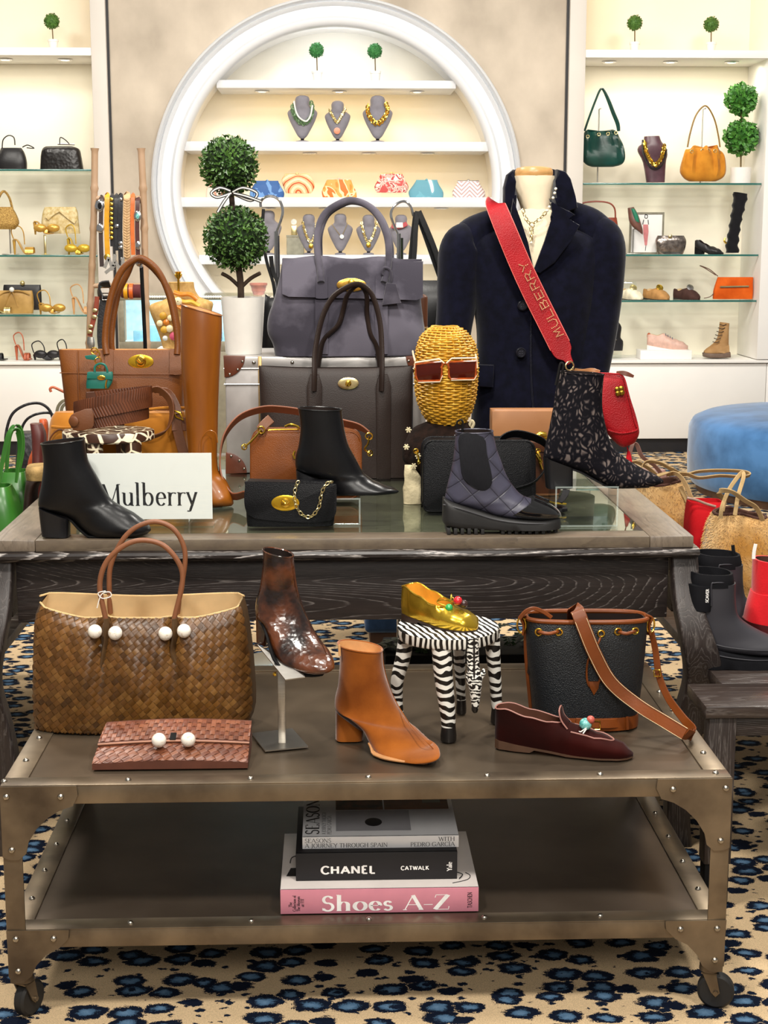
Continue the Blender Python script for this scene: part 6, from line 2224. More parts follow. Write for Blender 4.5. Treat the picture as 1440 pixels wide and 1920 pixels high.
for u0,u1,dy in ((779,829,3),(841,893,-1)):
 bm = BM(); ppx(bm,[(u0,680+dy),(u1,677+dy*.3),(u1-1,704),(u1-4,710+dy),(u0+5,711+dy),(u0+1,706)],fy_,-.004,.002,.001); out('lens',bm,lens_m,sgl)
 bm = BM(); tube(bm,[W(a,b_,fy_-.003) for a,b_ in [(u0,680+dy),(u1,677+dy*.3),(u1-1,704),(u1-4,711+dy),(u0+5,712+dy),(u0+1,706)]],.0034,n=7,closed=True); out('rim',bm,amber,sgl)
 bm = BM(); tube(bm,[W(a,b_,fy_-.005) for a,b_ in ([(u0-2,690),(u0-1,677+dy),(u1-6,673),(u1+(4 if u0 < 800 else 0),681)] if u0 < 800 else [(u0-4,681),(u0+6,672),(u1+1,671),(u1+2,690)])],.0022,n=6); tube(bm,[W(a,b_,fy_-.006) for a,b_ in [(u0+5,714+dy),(u1-4,713+dy),(u1+1,704)]],.0013,n=5); out('frame_edge',bm,cream_f,sgl,kind='stuff')
bm = BM(); tube(bm,crom([W(a,b_,fy_-.003) for a,b_ in [(827,690),(832,682),(838,682),(842,690)]],4),.0028,n=7); out('bridge',bm,amber,sgl)
for u,s in ((778,-1),(894,1)):
 bm = BM(); tube(bm,[W(u,676,fy_),V((W(u+s*1,672,fy_).x,fy_+.05,W(u,668,fy_).z)),V((W(u,672,fy_).x+s*.0,fy_+.11,W(u,664,fy_).z))],.0026,n=6); out('temple',bm,cream_f,sgl)
fur_b = mat('dark_brown_knit','22140e',rough=.95,col2='140b07',scale=50,bump=.8,bscale=160)
cream_k = mat('cream_crochet','d9cba6',rough=.9,bump=.8,bscale=120,var=.15)
sc_ = thing('display_scarf','dark brown knit scarf with cream crochet ends under the wicker head','scarf',(W(820,955,YWh).x,YWh,ZT))
def lumpy(p,t):
 return V((p.x+.004*noise.noise(p*40),p.y+.006*noise.noise(p*30),max(ZT+.0006,p.z)))
bm = BM(); body(bm,bagrows([(792,798,882,.10),(803,776,888,.13),(820,764,888,.15),(840,754,880,.15),(862,756,870,.14),(880,770,866,.12),(905,774,862,.10),(935,770,860,.10),(954,768,856,.11)],YWh),e=2.4,n=40,k=4,fn=lumpy); out('wrap',bm,fur_b,sc_)
bm = BM(); body(bm,bagrows([(872,758,772,.02),(885,757,784,.03),(900,758,789,.03),(920,756,790,.03),(940,756,790,.03),(953,757,792,.03)],YWh-.055),e=2.6,n=20,k=4,fn=lumpy); out('crochet_end',bm,cream_k,sc_)
for (u,v) in ((766,806),(784,855),(762,838),(776,874)):
 bm = BM()
 c_ = W(u,v,YWh-.075)
 for a in (0,60,120):
  d = V((cos(radians(a)),0,sin(radians(a))))*.008
  tube(bm,[c_-d,c_+d],.0022,n=5)
 out('crochet_knot',bm,cream_k,sc_,kind='stuff')
bm = BM(); tpx(bm,[(882,806),(888,795),(884,789),(880,800),(884,814)],YWh-.03,3,n=6); out('crochet_knot',bm,cream_k,sc_)
# ---- black camera bag, its strap and a loafer pair of small leather pieces
YBc = Yz(900,960,ZT)+.04
bcb = thing('camera_bag','black camera bag with looping black strap behind the chelsea boot','bag',(W(895,955,YBc).x,YBc,ZT))
camera_bag(bcb,793,999,823,960,YBc,.08,lea_g,18,ZT)
bm = BM(); rpx(bm,[(930,842,YBc-.03),(940,822,YBc-.02),(966,813,YBc),(1000,820,YBc),(1022,832,YBc),(1030,850,YBc-.02),(1022,880,YBc-.04),(1000,905,YBc-.05),(968,916,YBc-.055)],YBc,[12,18,20,20,18,10,8,8,8],3,k=6,wdir=V((.1,-.6,.7))); out('strap',bm,lea_g,bcb)
for u in (784,1012):
 bm = BM()
 p0 = [W(u-4,846,YBc-.03),W(u,856,YBc-.035),W(u+2,866,YBc-.03)]
 tube(bm,crom(p0,3),.003,n=6); torus(bm,p0[0],.006,.0018); torus(bm,p0[2],.006,.0018,(1,-.6,0)); out('snap_hook',bm,gold,bcb,kind='stuff')
bm = BM(); tpx(bm,[(852,817),(868,816),(872,820)],YBc-.035,2,n=6); out('zip',bm,chrome,bcb)
# caramel clutch and brown satchel behind
YCa = 4.20
car_l = mat('caramel_leather','b07c52',rough=.45,col2='9c6a42',scale=6)
cc = thing('caramel_bag','caramel leather flap bag with gold clasp standing against the navy blazer','bag',(W(985,900,YCa).x,YCa,ZT))
bm = BM(); body(bm,bagrows([(766,919,1046,.04),(790,919,1046,.075),(850,920,1046,.085),(925,921,1046,.085)],YCa),e=6,n=36,k=3,fn=clampz(ZT+.0008)); out('body',bm,car_l,cc)
bm = BM(); ppx(bm,[(919,767),(1046,767),(1046,822),(1030,826),(935,826),(919,822)],YCa,-.05,-.042,.002); out('flap',bm,car_l,cc)
bm = BM(); body(bm,[(998,817,1002,824,.006),(1012,809,1014,826,.012),(1024,810,1026,824,.008)],YCa-.055,n=14,k=3); out('clasp',bm,gold,cc)
sad = mat('chestnut_leather','6b3d22',rough=.42,col2='57301a',scale=8)
sb_ = thing('chestnut_satchel','small chestnut brown satchel with gold hooks beside the black camera bag','bag',(W(1010,900,4.06).x,4.06,ZT))
bm = BM(); body(bm,bagrows([(826,986,1048,.04),(850,984,1050,.06),(922,984,1050,.06)],4.06),e=4.5,n=28,k=3,fn=clampz(ZT+.0008)); out('body',bm,sad,sb_)
bm = BM(); ppx(bm,[(986,826),(1048,826),(1048,846),(986,842)],4.06,-.036,-.03,.001); out('flap',bm,sad,sb_)
bm = BM(); tpx(bm,[(1004,852),(1010,862),(1014,874),(1016,880)],4.02,2.6,n=6); out('hook',bm,gold,sb_)
# dark leather wristlet lying near the riser
wl = thing('black_wristlet','flat black leather wristlet with gold hook lying behind the lug sole','bag',(W(1035,950,3.93).x,3.93,ZT))
bm = BM(); rpx(bm,[G(1000,934,ZT+.012)[:] and (1000,932,3.94),(1020,940,3.93),(1038,946,3.92)],3.93,14,6,k=4); out('strap',bm,lea_g,wl)
bm = BM(); body(bm,[(1036,952,1036,962,.05),(1050,948,1050,962,.07),(1062,950,1062,962,.04)],Yz(1050,962,ZT)+.04,e=4,n=16,k=3,fn=clampz(ZT+.0008)); out('body',bm,lea_g,wl)
bm = BM(); tpx(bm,[(1030,940),(1040,943),(1062,945)],3.90,2,n=6); out('hook',bm,gold,wl)
bm = BM(); rpx(bm,[(1062,918,3.95),(1058,930,3.93),(1048,942,3.9)],3.93,14,2,k=3,wdir=V((1,-.3,0))); out('wrist_loop',bm,lea_g,wl)
# ---- bust form with navy blazer, necklace, red bag
YJ = 4.50
navy = mat('navy_wool','0f1020',rough=.95,col2='0a0b16',scale=40,sheen=.12,bump=.2,bscale=500,spec=.1)
linen = mat('bust_linen','e0d0b4',rough=.8,var=.03,bump=.1,bscale=500)
wood_c = mat('neck_cap_wood','c79a62',rough=.35,col2='b98a52',scale=14,stretch=(1,6,6))
bf = thing('dress_form','cream linen dress form with wooden neck cap wearing the navy blazer','dress form',(W(1003,900,YJ).x,YJ,ZT))
bm = BM()
body(bm,[(963,330,1040,330,.105),(965,345,1040,345,.108),(968,365,1037,365,.106),(976,388,1033,388,.105),(978,400,1040,402,.11),(960,420,1060,425,.14),(920,445,1095,450,.17),(905,500,1100,500,.19),(905,600,1100,600,.19),(915,700,1085,700,.18),(905,800,1095,800,.2)],
         YJ,e=2.2,n=36,k=4)
out('torso',bm,linen,bf)
zc_ = W(1001,330,YJ).z
bm = BM(); lathe(bm,(W(1001,330,YJ).x,YJ,0),[(.052,zc_-.002),(.0545,zc_+.004),(.0545,zc_+.014),(.050,zc_+.022),(.03,zc_+.026),(.002,zc_+.027)],n=36); out('neck_cap',bm,wood_c,bf)
bm = BM(); lathe(bm,(W(1001,330,YJ).x,YJ,0),[(.11,ZT+.0006),(.11,ZT+.012),(.02,ZT+.02),(.02,W(1000,790,YJ).z)],n=28); out('pedestal',bm,mat('pedestal_black','1a1a1c',rough=.4),bf)
bl = thing('blazer','navy wool single breasted blazer buttoned on the cream dress form','jacket',(W(1000,850,YJ).x,YJ,W(1000,850,YJ).z))
SEC = [(428,925,1078,.155),(445,884,1118,.185),(470,872,1132,.21),(510,874,1128,.225),(560,884,1118,.23),(610,893,1108,.225),(660,894,1108,.22),(720,888,1112,.225),(780,884,1114,.23),(858,880,1116,.235)]
bm = BM()
def bodyn(p,t):
 w_ = .006*noise.noise(V((p.x*10,p.y*4,p.z*6)))+.003*noise.noise(V((p.x*30,p.y*4,p.z*9)))
 return V((p.x,p.y+w_,p.z))
body(bm,bagrows(SEC,YJ),e=2.35,n=56,k=5,c0=True,fn=bodyn)
out('body',bm,navy,bl)
# sleeves
for sd,pts in ((-1,[(897,442,.02),(878,448,.064),(865,470,.078),(860,520,.076),(856,570,.070),(850,620,.064),(846,670,.06),(846,720,.058),(848,760,.058)]),
    (1,[(1098,424,.02),(1120,434,.06),(1131,460,.077),(1130,520,.076),(1127,570,.071),(1122,620,.066),(1114,670,.063),(1106,715,.06),(1100,745,.06)])):
 q = crom([tuple(W(a,b_,YJ-.02-.05*max(0,(b_-560)/200)))+(r,) for a,b_,r in pts],5)
 bm = BM(); tube(bm,[V(x[:3]) for x in q],[x[3]*.82 for x in q],n=20); out('sleeve',bm,navy,bl)
# shoulders
for pts in ([(944,402,.04),(920,412,.05),(895,428,.06),(876,446,.062)],[(1062,384,.036),(1082,396,.046),(1104,412,.056),(1126,438,.062)]):
 q = crom([tuple(W(a,b_+14,YJ))+(r,) for a,b_,r in pts],4)
 bm = BM(); tube(bm,[V(x[:3]) for x in q],[x[3] for x in q],n=16,flat=1.0); out('shoulder',bm,navy,bl)
# V opening: linen chest shown between the lapels
yfr = YJ-.118
bm = BM()
strip_patch(bm,[(966,396,412),(975,394,440),(985,392,470),(995,391,500),(1003,391,504),(1012,391,480),(1024,392,450),(1034,394,424),(1044,396,408)],
   lambda a,b_: YJ-.050-.066*min(1,max(0,(b_-391)/60)) ** .8,.012)
out('chest_panel',bm,linen,bf)
# lapels
yl = yfr-.012
bm = BM(); ppx(bm,[(1030,372),(1046,388),(1068,396),(1078,403),(1063,410),(1087,422),(1070,452),(1040,492),(1012,512),(1000,508),(1020,455),(1038,404)],yl,-.004,.008,.002); out('lapel',bm,navy,bl)
bm = BM(); ppx(bm,[(962,372),(958,400),(950,430),(965,460),(985,500),(1000,514),(1001,506),(990,455),(976,412),(966,385)],yl,-.004,.008,.002); out('lapel',bm,navy,bl)
# collar stand around the neck
bm = BM()
cp = [(1035,392,yl+.0),(1045,365,YJ-.05),(1049,335,YJ+.01),(1040,322,YJ+.06),(1003,316,YJ+.085),(965,322,YJ+.06),(953,338,YJ+.01),(956,368,YJ-.05),(966,392,yl+.002)]
wl_ = [W(a,b_+22,c_) for a,b_,c_ in cp]
ribbon(bm,crom(wl_,6),[x[0] for x in crom([(.03,),(.055,),(.07,),(.075,),(.075,),(.075,),(.07,),(.055,),(.03,)],6)],.008,V((0,0,1)))
out('collar',bm,navy,bl)
bm = BM(); ppx(bm,[(1042,318),(1058,322),(1068,336),(1076,368),(1081,390),(1060,398),(1042,392),(1036,372),(1044,340)],YJ-.06,-.03,.03,.008); out('collar_fall',bm,navy,bl)
bm = BM(); ppx(bm,[(962,318),(950,328),(944,352),(944,384),(954,398),(966,390),(968,366),(960,342)],YJ-.06,-.03,.03,.008); out('collar_fall',bm,navy,bl)
btn = mat('navy_horn_button','17171f',rough=.25,var=.1)
for u,v in ((980,573),(977,661)):
 bm = BM(); lathe(bm,W(u,v,YJ-.122),[(.0145,-.006),(.0148,.002),(.012,.005),(.010,.003),(.001,.003)],n=20,axis=(0,-1,0)); b_ = out('button',bm,btn,bl)
 bm = BM()
 for dx in (-.003,.003):
  for dz in (-.003,.003):
   ball(bm,W(u,v,YJ-.1258)+V((dx,0,dz)),.0012,u=6,v=4)
 out('stitch_hole',bm,mat('button_thread','4a4a58',rough=.6),b_,kind='stuff')
for u0,u1,v in ((893,926,684),(1070,1092,690)):
 bm = BM(); ppx(bm,[(u0,v),(u1,v+1),(u1-2,v+42),(u0+2,v+40)],YJ-.098,-.006,.02,.002); out('pocket_flap',bm,navy,bl)
bm = BM(); tpx(bm,[(1000,514),(996,600),(996,700),(1002,790),(1008,850)],YJ-.119,1.5,n=5); out('front_edge',bm,navy,bl)
nk = thing('chain_necklace','gold and pearl link necklace around the dress form neck','necklace',W(998,410,yfr-.01))
bm = BM(); chain(bm,crom([W(*p) for p in [(980,392,yfr-.012),(986,410,yfr-.014),(996,420,yfr-.016),(1010,412,yfr-.016),(1024,398,yfr-.014)]],5),.0085,.0014); out('chain',bm,pale_gold,nk,kind='stuff')
bm = BM(); chain(bm,crom([W(*p) for p in [(993,422,yfr-.012),(995,436,yfr-.012),(996,454,yfr-.012)]],4),.0065,.0012); chain(bm,crom([W(*p) for p in [(1000,420,yfr-.012),(998,436,yfr-.012),(996,452,yfr-.012)]],4),.0065,.0012); out('drop_chain',bm,pale_gold,nk,kind='stuff')
prl = mat('pearl','ece6d2',rough=.2,coat=.5,var=.02)
for u,v in ((1026,395),(1030,388),(1034,380),(1037,371),(1040,362),(1042,354),(996,455)):
 bm = BM(); ball(bm,W(u,v,yfr-.012),.0042,u=10,v=7); out('pearl',bm,prl,nk)
# red bag and its studded strap
redl = mat('red_pebbled_leather','a80f1a',rough=.5,spec=.3,col2='900c15',scale=9,bump=.5,bscale=300,kind='pebble')
red_e = mat('coral_edge','d8665c',rough=.5)
YRd = YJ-.13
rbg = thing('red_bag','red pebbled leather crossbody bag with wide studded strap across the blazer','bag',(W(1160,830,4.25).x,4.25,W(1160,835,4.25).z))
ys0 = YJ-.145
sp = [(928,380,YJ-.05),(930,386,YJ-.11),(948,430,ys0),(974,492,ys0-.006),(1000,548,ys0-.008),(1028,604,ys0-.01),(1050,648,ys0-.014)]
spw = [34,36,38,39,40,40,40]
Wp = [W(*p) for p in sp]
bm = BM()
ribbon(bm,crom(Wp,6),[x[0]*S(YRd) for x in crom([(w,) for w in spw],6)],.004,'face')
out('strap',bm,redl,rbg)
bm = BM()
rpx(bm,[(1048,644,ys0-.014),(1056,661,ys0-.016),(1063,671,ys0-.018),(1069,681,ys0-.02)],YRd,[40,36,18,13],3,k=4); out('strap_end',bm,redl,rbg)
bm = BM()
P_ = crom(Wp,6)
for s in (-1,1):
 tn = []
 for i,p in enumerate(P_):
  t = (P_[min(len(P_)-1,i+1)]-P_[max(0,i-1)]).normalized()
  w = crom([(x,) for x in spw],6)[i][0]
  tn.append(p+t.cross(V((0,-1,.12))).normalized()*(s*w*.5*S(YRd))-V((0,.0004,0)))
 tube(bm,tn,.0016,n=5)
out('edge_trim',bm,red_e,rbg,kind='stuff')
# the studs spell the word up the strap
pa,pb = W(1050,630,ys0-.020),W(977,488,ys0-.012)
dirv = (pb-pa)
Ltx = dirv.length
dirv.normalize()
upv = V((0,-1,.12)).normalized().cross(dirv).normalized()
SG = {'M': [[(0,0),(.12,1),(.5,.3),(.88,1),(1,0)]],'U': [[(0,1),(0,.3),(.25,0),(.75,0),(1,.3),(1,1)]],'L': [[(0,1),(0,0),(.9,0)]],
         'B': [[(0,0),(0,1),(.7,1),(.9,.8),(.7,.55),(0,.55)],[(.7,.5),(1,.28),(.75,0),(.1,0)]],'E': [[(.9,1),(0,1),(0,0),(.9,0)],[(.1,.5),(.7,.5)]],
         'R': [[(0,0),(0,1),(.7,1),(.95,.78),(.7,.5),(.1,.5)],[(.5,.5),(1,0)]],'Y': [[(0,1),(.5,.5),(1,1)],[(.5,.5),(.5,0)]]}
bm = BM()
stud_h = .021
x = 0
adv = Ltx/8
for ch in 'MULBERRY':
 for st in SG[ch]:
  carry = 0
  last = None
  for (ax_,ay_),(bx_,by_) in zip(st,st[1:]):
   a_ = pa+dirv*(x+ax_*adv*.72)+upv*((ay_-.5)*stud_h)
   b_ = pa+dirv*(x+bx_*adv*.72)+upv*((by_-.5)*stud_h)
   n_ = max(1,int((b_-a_).length/.0042+.5))
   for k in range(n_+1):
    p = a_+(b_-a_)*(k/n_)
    if last is None or (p-last).length > .0025:
     ball(bm,p,.0016,u=6,v=4)
     last = p
 x += adv
out('gold_studs',bm,mat('pale_gold_stud','e6c892',rough=.45,metal=.3),rbg,kind='stuff')
bm = BM(); torus(bm,W(1068,686,ys0-.022),.0125,.0026,(.3,-1,0)); torus(bm,W(1074,692,ys0-.022),.006,.002,(1,-.3,0)); out('strap_ring',bm,pale_gold,rbg,kind='stuff')
yb2 = 4.25
bm = BM()
body(bm,[(1112,700,1166,702,.05),(1108,720,1172,712,.07),(1106,750,1180,744,.085),(1118,782,1190,776,.09),(1138,812,1196,802,.09),(1156,832,1196,814,.07),(1166,838,1190,828,.04)],yb2,e=3.4,n=32,k=4)
out('body',bm,redl,rbg)
bm = BM(); tpx(bm,[(1120,700,yb2-.03),(1150,701,yb2-.035),(1168,706,yb2-.035),(1178,740,yb2-.042),(1190,790,yb2-.045),(1194,806,yb2-.045),(1164,812,yb2-.05),(1140,806,yb2-.05)],yb2,1.8,n=6); out('piping',bm,redl,rbg)
bm = BM()
c_ = W(1162,733,yb2-.05)
for a in (45,135,225,315):
 d = V((cos(radians(a+10)),0,sin(radians(a+10))))*.008
 ball(bm,c_+d,.0078,sy=.4,u=10,v=8)
out('flower_clasp',bm,mat('dull_gold','a88432',rough=.3,metal=1),rbg)
bm = BM(); rpx(bm,[(1156,698,yb2-.03),(1172,700,yb2-.04),(1188,706,yb2-.04)],yb2,[4,9,5],2,k=4); out('zip_pull',bm,lea_rs,rbg)
bm = BM(); rpx(bm,[(1078,694,ys0-.02),(1092,696,4.28),(1110,694,yb2),(1124,698,yb2)],yb2,8,3,k=4); out('side_tab',bm,car_l,rbg)
# ================================================================== things on the wall shelves
ZS = {'t': 2.752,'c0': 2.552,'c1': 2.147,'c2': 1.774,'c3': 1.384,'l1': 1.96,'l2': 1.385,'l3': .978,'ct': .655,'r1': 1.873,'r2': 1.387,'r3': 1.071}
YI = YW+.13
def fitz(z,uv_base,Y=None):
 """vertical shift that sets a pixel-drawn thing exactly on its shelf"""
 return z-W(uv_base[0],uv_base[1],Y or YI).z
def shift(t,dz):
 """raise a finished thing so that its base rests on the shelf"""
 t.location.z += dz
 ORG[t.name] = ORG[t.name]+V((0,0,dz))
fern_l = mat('moss_green_leaf','4f7a2c',rough=.6,col2='345c1a',scale=60)
clay_w = mat('white_clay_pot','eeeae4',rough=.5,var=.02)
twig = mat('twig_brown','6b5a3c',rough=.7)
def mini(label,u,vb,vball,r,z,grp,col=None):
 base = W(u,vb,YI)
 t = thing('ball_topiary',label,'plant',(base.x,YI,z),grp)
 s = S(YI)
 h = (vb-vball)*s
 bm = BM(); lathe(bm,(base.x,YI,z),[(.026,.0005),(.034,.055),(.038,.056),(.038,.07),(.030,.07),(.03,.06)],n=18,caps=False); out('pot',bm,clay_w,t)
 bm = BM(); tube(bm,[V((base.x,YI,z+.05)),V((base.x-.004,YI,z+h))],.004,n=6); out('stem',bm,twig,t)
 bm = BM(); ball(bm,(base.x-.004,YI,z+h),r*s*.9,u=16,v=10); leafball(bm,(base.x-.004,YI,z+h),r*s*.93,500,.012,.009,7,tilt=.6); out('foliage',bm,col or fern_l,t,kind='stuff',smooth=0)
 return t
g_t = 'small ball topiaries on the high shelves'
mini('small ball topiary in white pot alone on the ladder side top shelf',100,86,35,14,ZS['t'],g_t)
green2 = mat('bright_green_leaf','3f8a45',rough=.6,col2='2a6a32',scale=60)
mini('small ball topiary atop the round niche above the green chain necklace',595,150,94,13.5,ZS['c0'],g_t,green2)
mini('small ball topiary atop the round niche above the chunky gold necklace',704,150,95,13.5,ZS['c0'],g_t,green2)
mini('small ball topiary on the high shelf above the dark green shoulder bag',1190,92,39,14,ZS['t'],g_t)
mini('small ball topiary on the high shelf above the orange drawstring bag',1333,93,42,14,ZS['t'],g_t)
# ---- necklace busts
bgrey = mat('grey_bust_velvet','85828a',rough=.8,var=.05,scale=30,sheen=.2)
bplum = mat('plum_bust_leatherette','5e3f48',rough=.35,col2='4a2f38',scale=14)
def bust(label,u,vt,vb,w,z,m,grp='grey necklace busts'):
 Y = YI
 h = vb-vt
 t = thing('necklace_bust',label,'necklace bust',(W(u,vb,Y).x,Y,z),grp)
 dz = fitz(z,(u,vb))
 rows = [(0,.10,.05),(.03,.20,.09),(.10,.25,.11),(.22,.25,.11),(.30,.42,.09),(.36,.50,.09),(.44,.485,.10),(.58,.40,.10),(.74,.27,.085),(.86,.16,.07),(.92,.06,.04)]
 bm = BM()
 body(bm,[(u-a*w,vt+f*h,u+a*w,vt+f*h,d) for f,a,d in rows],Y,e=2.2,n=24,k=3,fn=lambda p,q: V((p.x,p.y,p.z+dz)))
 out('torso',bm,m,t)
 x = W(u,vb,Y).x
 s = S(Y)
 bm = BM(); lathe(bm,(x,Y,z),[(.012,.012),(.012,h*s*.10)],n=10); out('post',bm,matt_black,t)
 bm = BM(); lathe(bm,(x,Y,z),[(.18*w*s*1.2,.0005),(.18*w*s*1.25,.008),(.02,.014)],n=20); out('foot',bm,m,t)
 return t,dz
def necklace(label,pts,m,r,z_,dz,link=None,pend=None,pm=None,name='necklace',beads=None,off=.058):
 Y = YI-off
 P_ = [W(a,b_,Y+(c_ if False else 0))+V((0,0,dz)) for a,b_ in pts]
 t = thing(name,label,'necklace',P_[len(P_) // 2])
 P_ = crom(P_,8)
 bm = BM()
 if beads:
  d = 0
  for a,b_ in zip(P_,P_[1:]):
   d += (b_-a).length
   if d > beads*1.5:
    torus(bm,b_,beads,r,(rnd.uniform(-.5,.5),-1,rnd.uniform(-.5,.5)),n=8,m=5,sx=1.2,sy=.85)
    d = 0
  tube(bm,P_,r*.8,n=5)
 else:
  tube(bm,P_,r,n=6)
 out('chain',bm,m,t,kind='stuff')
 if pend:
  u,v,rp = pend
  bm = BM(); lathe(bm,W(u,v,Y-.004)+V((0,0,dz)),[(rp*S(Y),-.003),(rp*S(Y),.003),(rp*S(Y)*.6,.005),(.001,.005)],n=16,axis=(0,-1,0)); out('pendant',bm,pm or m,t)
 return t
gchain = mat('green_chain','5c7a52',rough=.4,metal=.3)
whb = mat('white_beads','e8eae4',rough=.3)
rose_p = mat('coral_pendant','d98a6a',rough=.35)
t1,d1 = bust('grey necklace bust draped with green chain in the round niche',567,176,264,56,ZS['c1'],bgrey)
necklace('chunky green chain necklace with white strand in the round niche',[(549,190),(549,206),(558,222),(570,228),(582,218),(586,200),(583,188)],gchain,.005,0,d1,beads=.013)
necklace('white bead strand lying inside the green chain necklace',[(551,186),(555,206),(562,218),(574,224),(582,214),(586,194)],whb,.006,0,d1,name='bead_strand',off=.066)
t1,d1 = bust('slimmer grey necklace bust with round coral pendant in the round niche',633,186,264,48,ZS['c1'],bgrey)
necklace('thin gold necklace with round coral pendant in the round niche',[(616,200),(624,214),(632,226),(640,214),(648,200)],pale_gold,.004,0,d1,beads=.008,pend=(632,242,6),pm=rose_p)
t1,d1 = bust('grey necklace bust draped with chunky gold chain in the round niche',708,176,264,56,ZS['c1'],bgrey)
necklace('chunky gold double chain necklace in the round niche',[(690,190),(690,208),(698,222),(708,228),(720,218),(727,202),(723,190)],gold,.005,0,d1,beads=.014)
t1,d1 = bust('bare grey necklace bust half hidden by the topiary and chrome hook',503,393,476,50,ZS['c3'],bgrey)
t1,d1 = bust('grey necklace bust with long gold pendant beside the small grey box',579,400,476,46,ZS['c3'],bgrey)
necklace('long gold rope necklace with round pendant left of the handle arch',[(567,412),(573,436),(582,452),(590,440),(593,420)],pale_gold,.004,0,d1,beads=.008,pend=(583,460,4.6),pm=gold)
t1,d1 = bust('grey necklace bust framed inside the suede bag handle',638,399,476,47,ZS['c3'],bgrey)
necklace('fine gold necklace with tiny white flower framed by the suede bag handle',[(622,418),(632,432),(640,440),(646,430),(652,416)],pale_gold,.0022,0,d1,pend=(641,442,4),pm=whb)
t1,d1 = bust('grey necklace bust with gold medallion touching the suede bag handle side',691,401,476,46,ZS['c3'],bgrey)
necklace('long gold rope necklace with round medallion right of the handle arch',[(677,412),(683,438),(691,452),(700,438),(706,416)],pale_gold,.004,0,d1,beads=.008,pend=(691,458,4.6),pm=gold)
t1,d1 = bust('grey necklace bust wearing a red cuff behind the second chrome hook',752,401,476,46,ZS['c3'],bgrey)
ch = thing('choker','red choker with white square ornament on the hindmost bust','necklace',W(750,422,YI-.05))
bm = BM(); rpx(bm,[(734,424),(750,425),(763,419)],YI-.06,8,2,k=4); out('band',bm,mat('red_band','a8323a',rough=.5),ch)
bm = BM(); ppx(bm,[(743,417),(755,417),(756,427),(742,427)],YI-.064,-.01,0,.003); out('ornament',bm,whb,ch)
# ---- patterned clutches of the round niche
def patmat(key,cols,scale=14,dist=0,kind='noise',rough=.6,stretch=None,detail=1):
 m,nt,b = newmat(key)
 tc = nd(nt,'ShaderNodeTexCoord')
 mp = nd(nt,'ShaderNodeMapping')
 if stretch:
  mp.inputs['Scale'].default_value = stretch
 nt.links.new(tc.outputs['Object'],mp.inputs[0])
 if kind == 'noise':
  n = nd(nt,'ShaderNodeTexNoise',Scale=scale,Detail=detail,Distortion=dist)
  f = n.outputs[0]
 elif kind == 'ring':
  n = nd(nt,'ShaderNodeTexWave',Scale=scale,Distortion=dist)
  n.wave_type = 'RINGS'
  n.rings_direction = 'Y'
  f = n.outputs['Fac']
 elif kind == 'chevron':
  sx = nd(nt,'ShaderNodeSeparateXYZ')
  nt.links.new(mp.outputs[0],sx.inputs[0])
  pp = nd(nt,'ShaderNodeMath',operation='PINGPONG')
  pp.inputs[1].default_value = .5
  nt.links.new(sx.outputs[0],pp.inputs[0])
  ad = nd(nt,'ShaderNodeMath',operation='ADD')
  nt.links.new(pp.outputs[0],ad.inputs[0])
  nt.links.new(sx.outputs[2],ad.inputs[1])
  mu = nd(nt,'ShaderNodeMath',operation='MULTIPLY')
  mu.inputs[1].default_value = 4.0
  nt.links.new(ad.outputs[0],mu.inputs[0])
  fr = nd(nt,'ShaderNodeMath',operation='FRACT')
  nt.links.new(mu.outputs[0],fr.inputs[0])
  f = fr.outputs[0]
 else:
  n = nd(nt,'ShaderNodeTexVoronoi',Scale=scale)
  nt.links.new(mp.outputs[0],n.inputs['Vector'])
  f = n.outputs['Distance']
 if kind in ('noise','ring'):
  nt.links.new(mp.outputs[0],n.inputs['Vector'])
 co = ramp(nt,f,[(p,srgb(c)) for p,c in cols],'CONSTANT' if len(cols) > 3 else 'LINEAR')
 nt.links.new(co,b.inputs['Base Color'])
 b.inputs['Roughness'].default_value = rough
 MATS[key] = m
 return m
def clutch(label,pts_rows,z,vb,m,frame=None,dep=.07,name='frame_clutch',grp='patterned clutches in the round niche',e=3,Y=None,clasp=True):
 """rows (v, uL, uR, depth factor)"""
 Y = Y or YI
 um = (pts_rows[-1][1]+pts_rows[-1][2])/2
 dz = fitz(z,(um,vb),Y)
 t = thing(name,label,'bag',(W(um,vb,Y).x,Y,z),grp)
 fn = lambda p,q: V((p.x,p.y,max(z+.0006,p.z+dz)))
 bm = BM(); body(bm,bagrows([(v,a,b_,dep*f) for v,a,b_,f in pts_rows],Y),e=e,n=28,k=4,fn=fn); out('body',bm,m,t)
 if frame:
  v,a,b_ = pts_rows[0][:3]
  bm = BM(); tube(bm,[W(a,v+1,Y)+V((0,0,dz)),W(b_,v+1,Y)+V((0,0,dz))],.010,n=8); out('frame_bar',bm,frame,t)
  if clasp:
   bm = BM(); ball(bm,W((a+b_)/2,v-1,Y)+V((0,-.004,dz)),.011,u=10,v=7); out('clasp',bm,frame,t)
 return t,dz
blue_p = patmat('blue_marbled_silk',[(.3,'2f5c9a'),(.5,'6b97cc'),(.62,'3c6fb0'),(.75,'a8c6e4')],9,1.5,detail=2)
clutch('blue marbled frame clutch beside the topiary in the round niche',[(341,480,522,.5),(350,474,527,.9),(362,468,533,1),(371,470,532,.9)],ZS['c2'],371,blue_p,blue_p)
med = patmat('orange_medallion_print',[(0,'f3dcb0'),(.3,'d8662e'),(.42,'f4dfae'),(.55,'e88a48'),(.7,'f1d9a2'),(.86,'c85a2c')],7,3,'ring')
t_,dz_ = clutch('round orange medallion print clutch raised in the round niche',[(328,534,580,.5),(338,528,586,.9),(350,531,590,1),(363,536,584,.8)],ZS['c2']+.03,363,med,pale_gold)
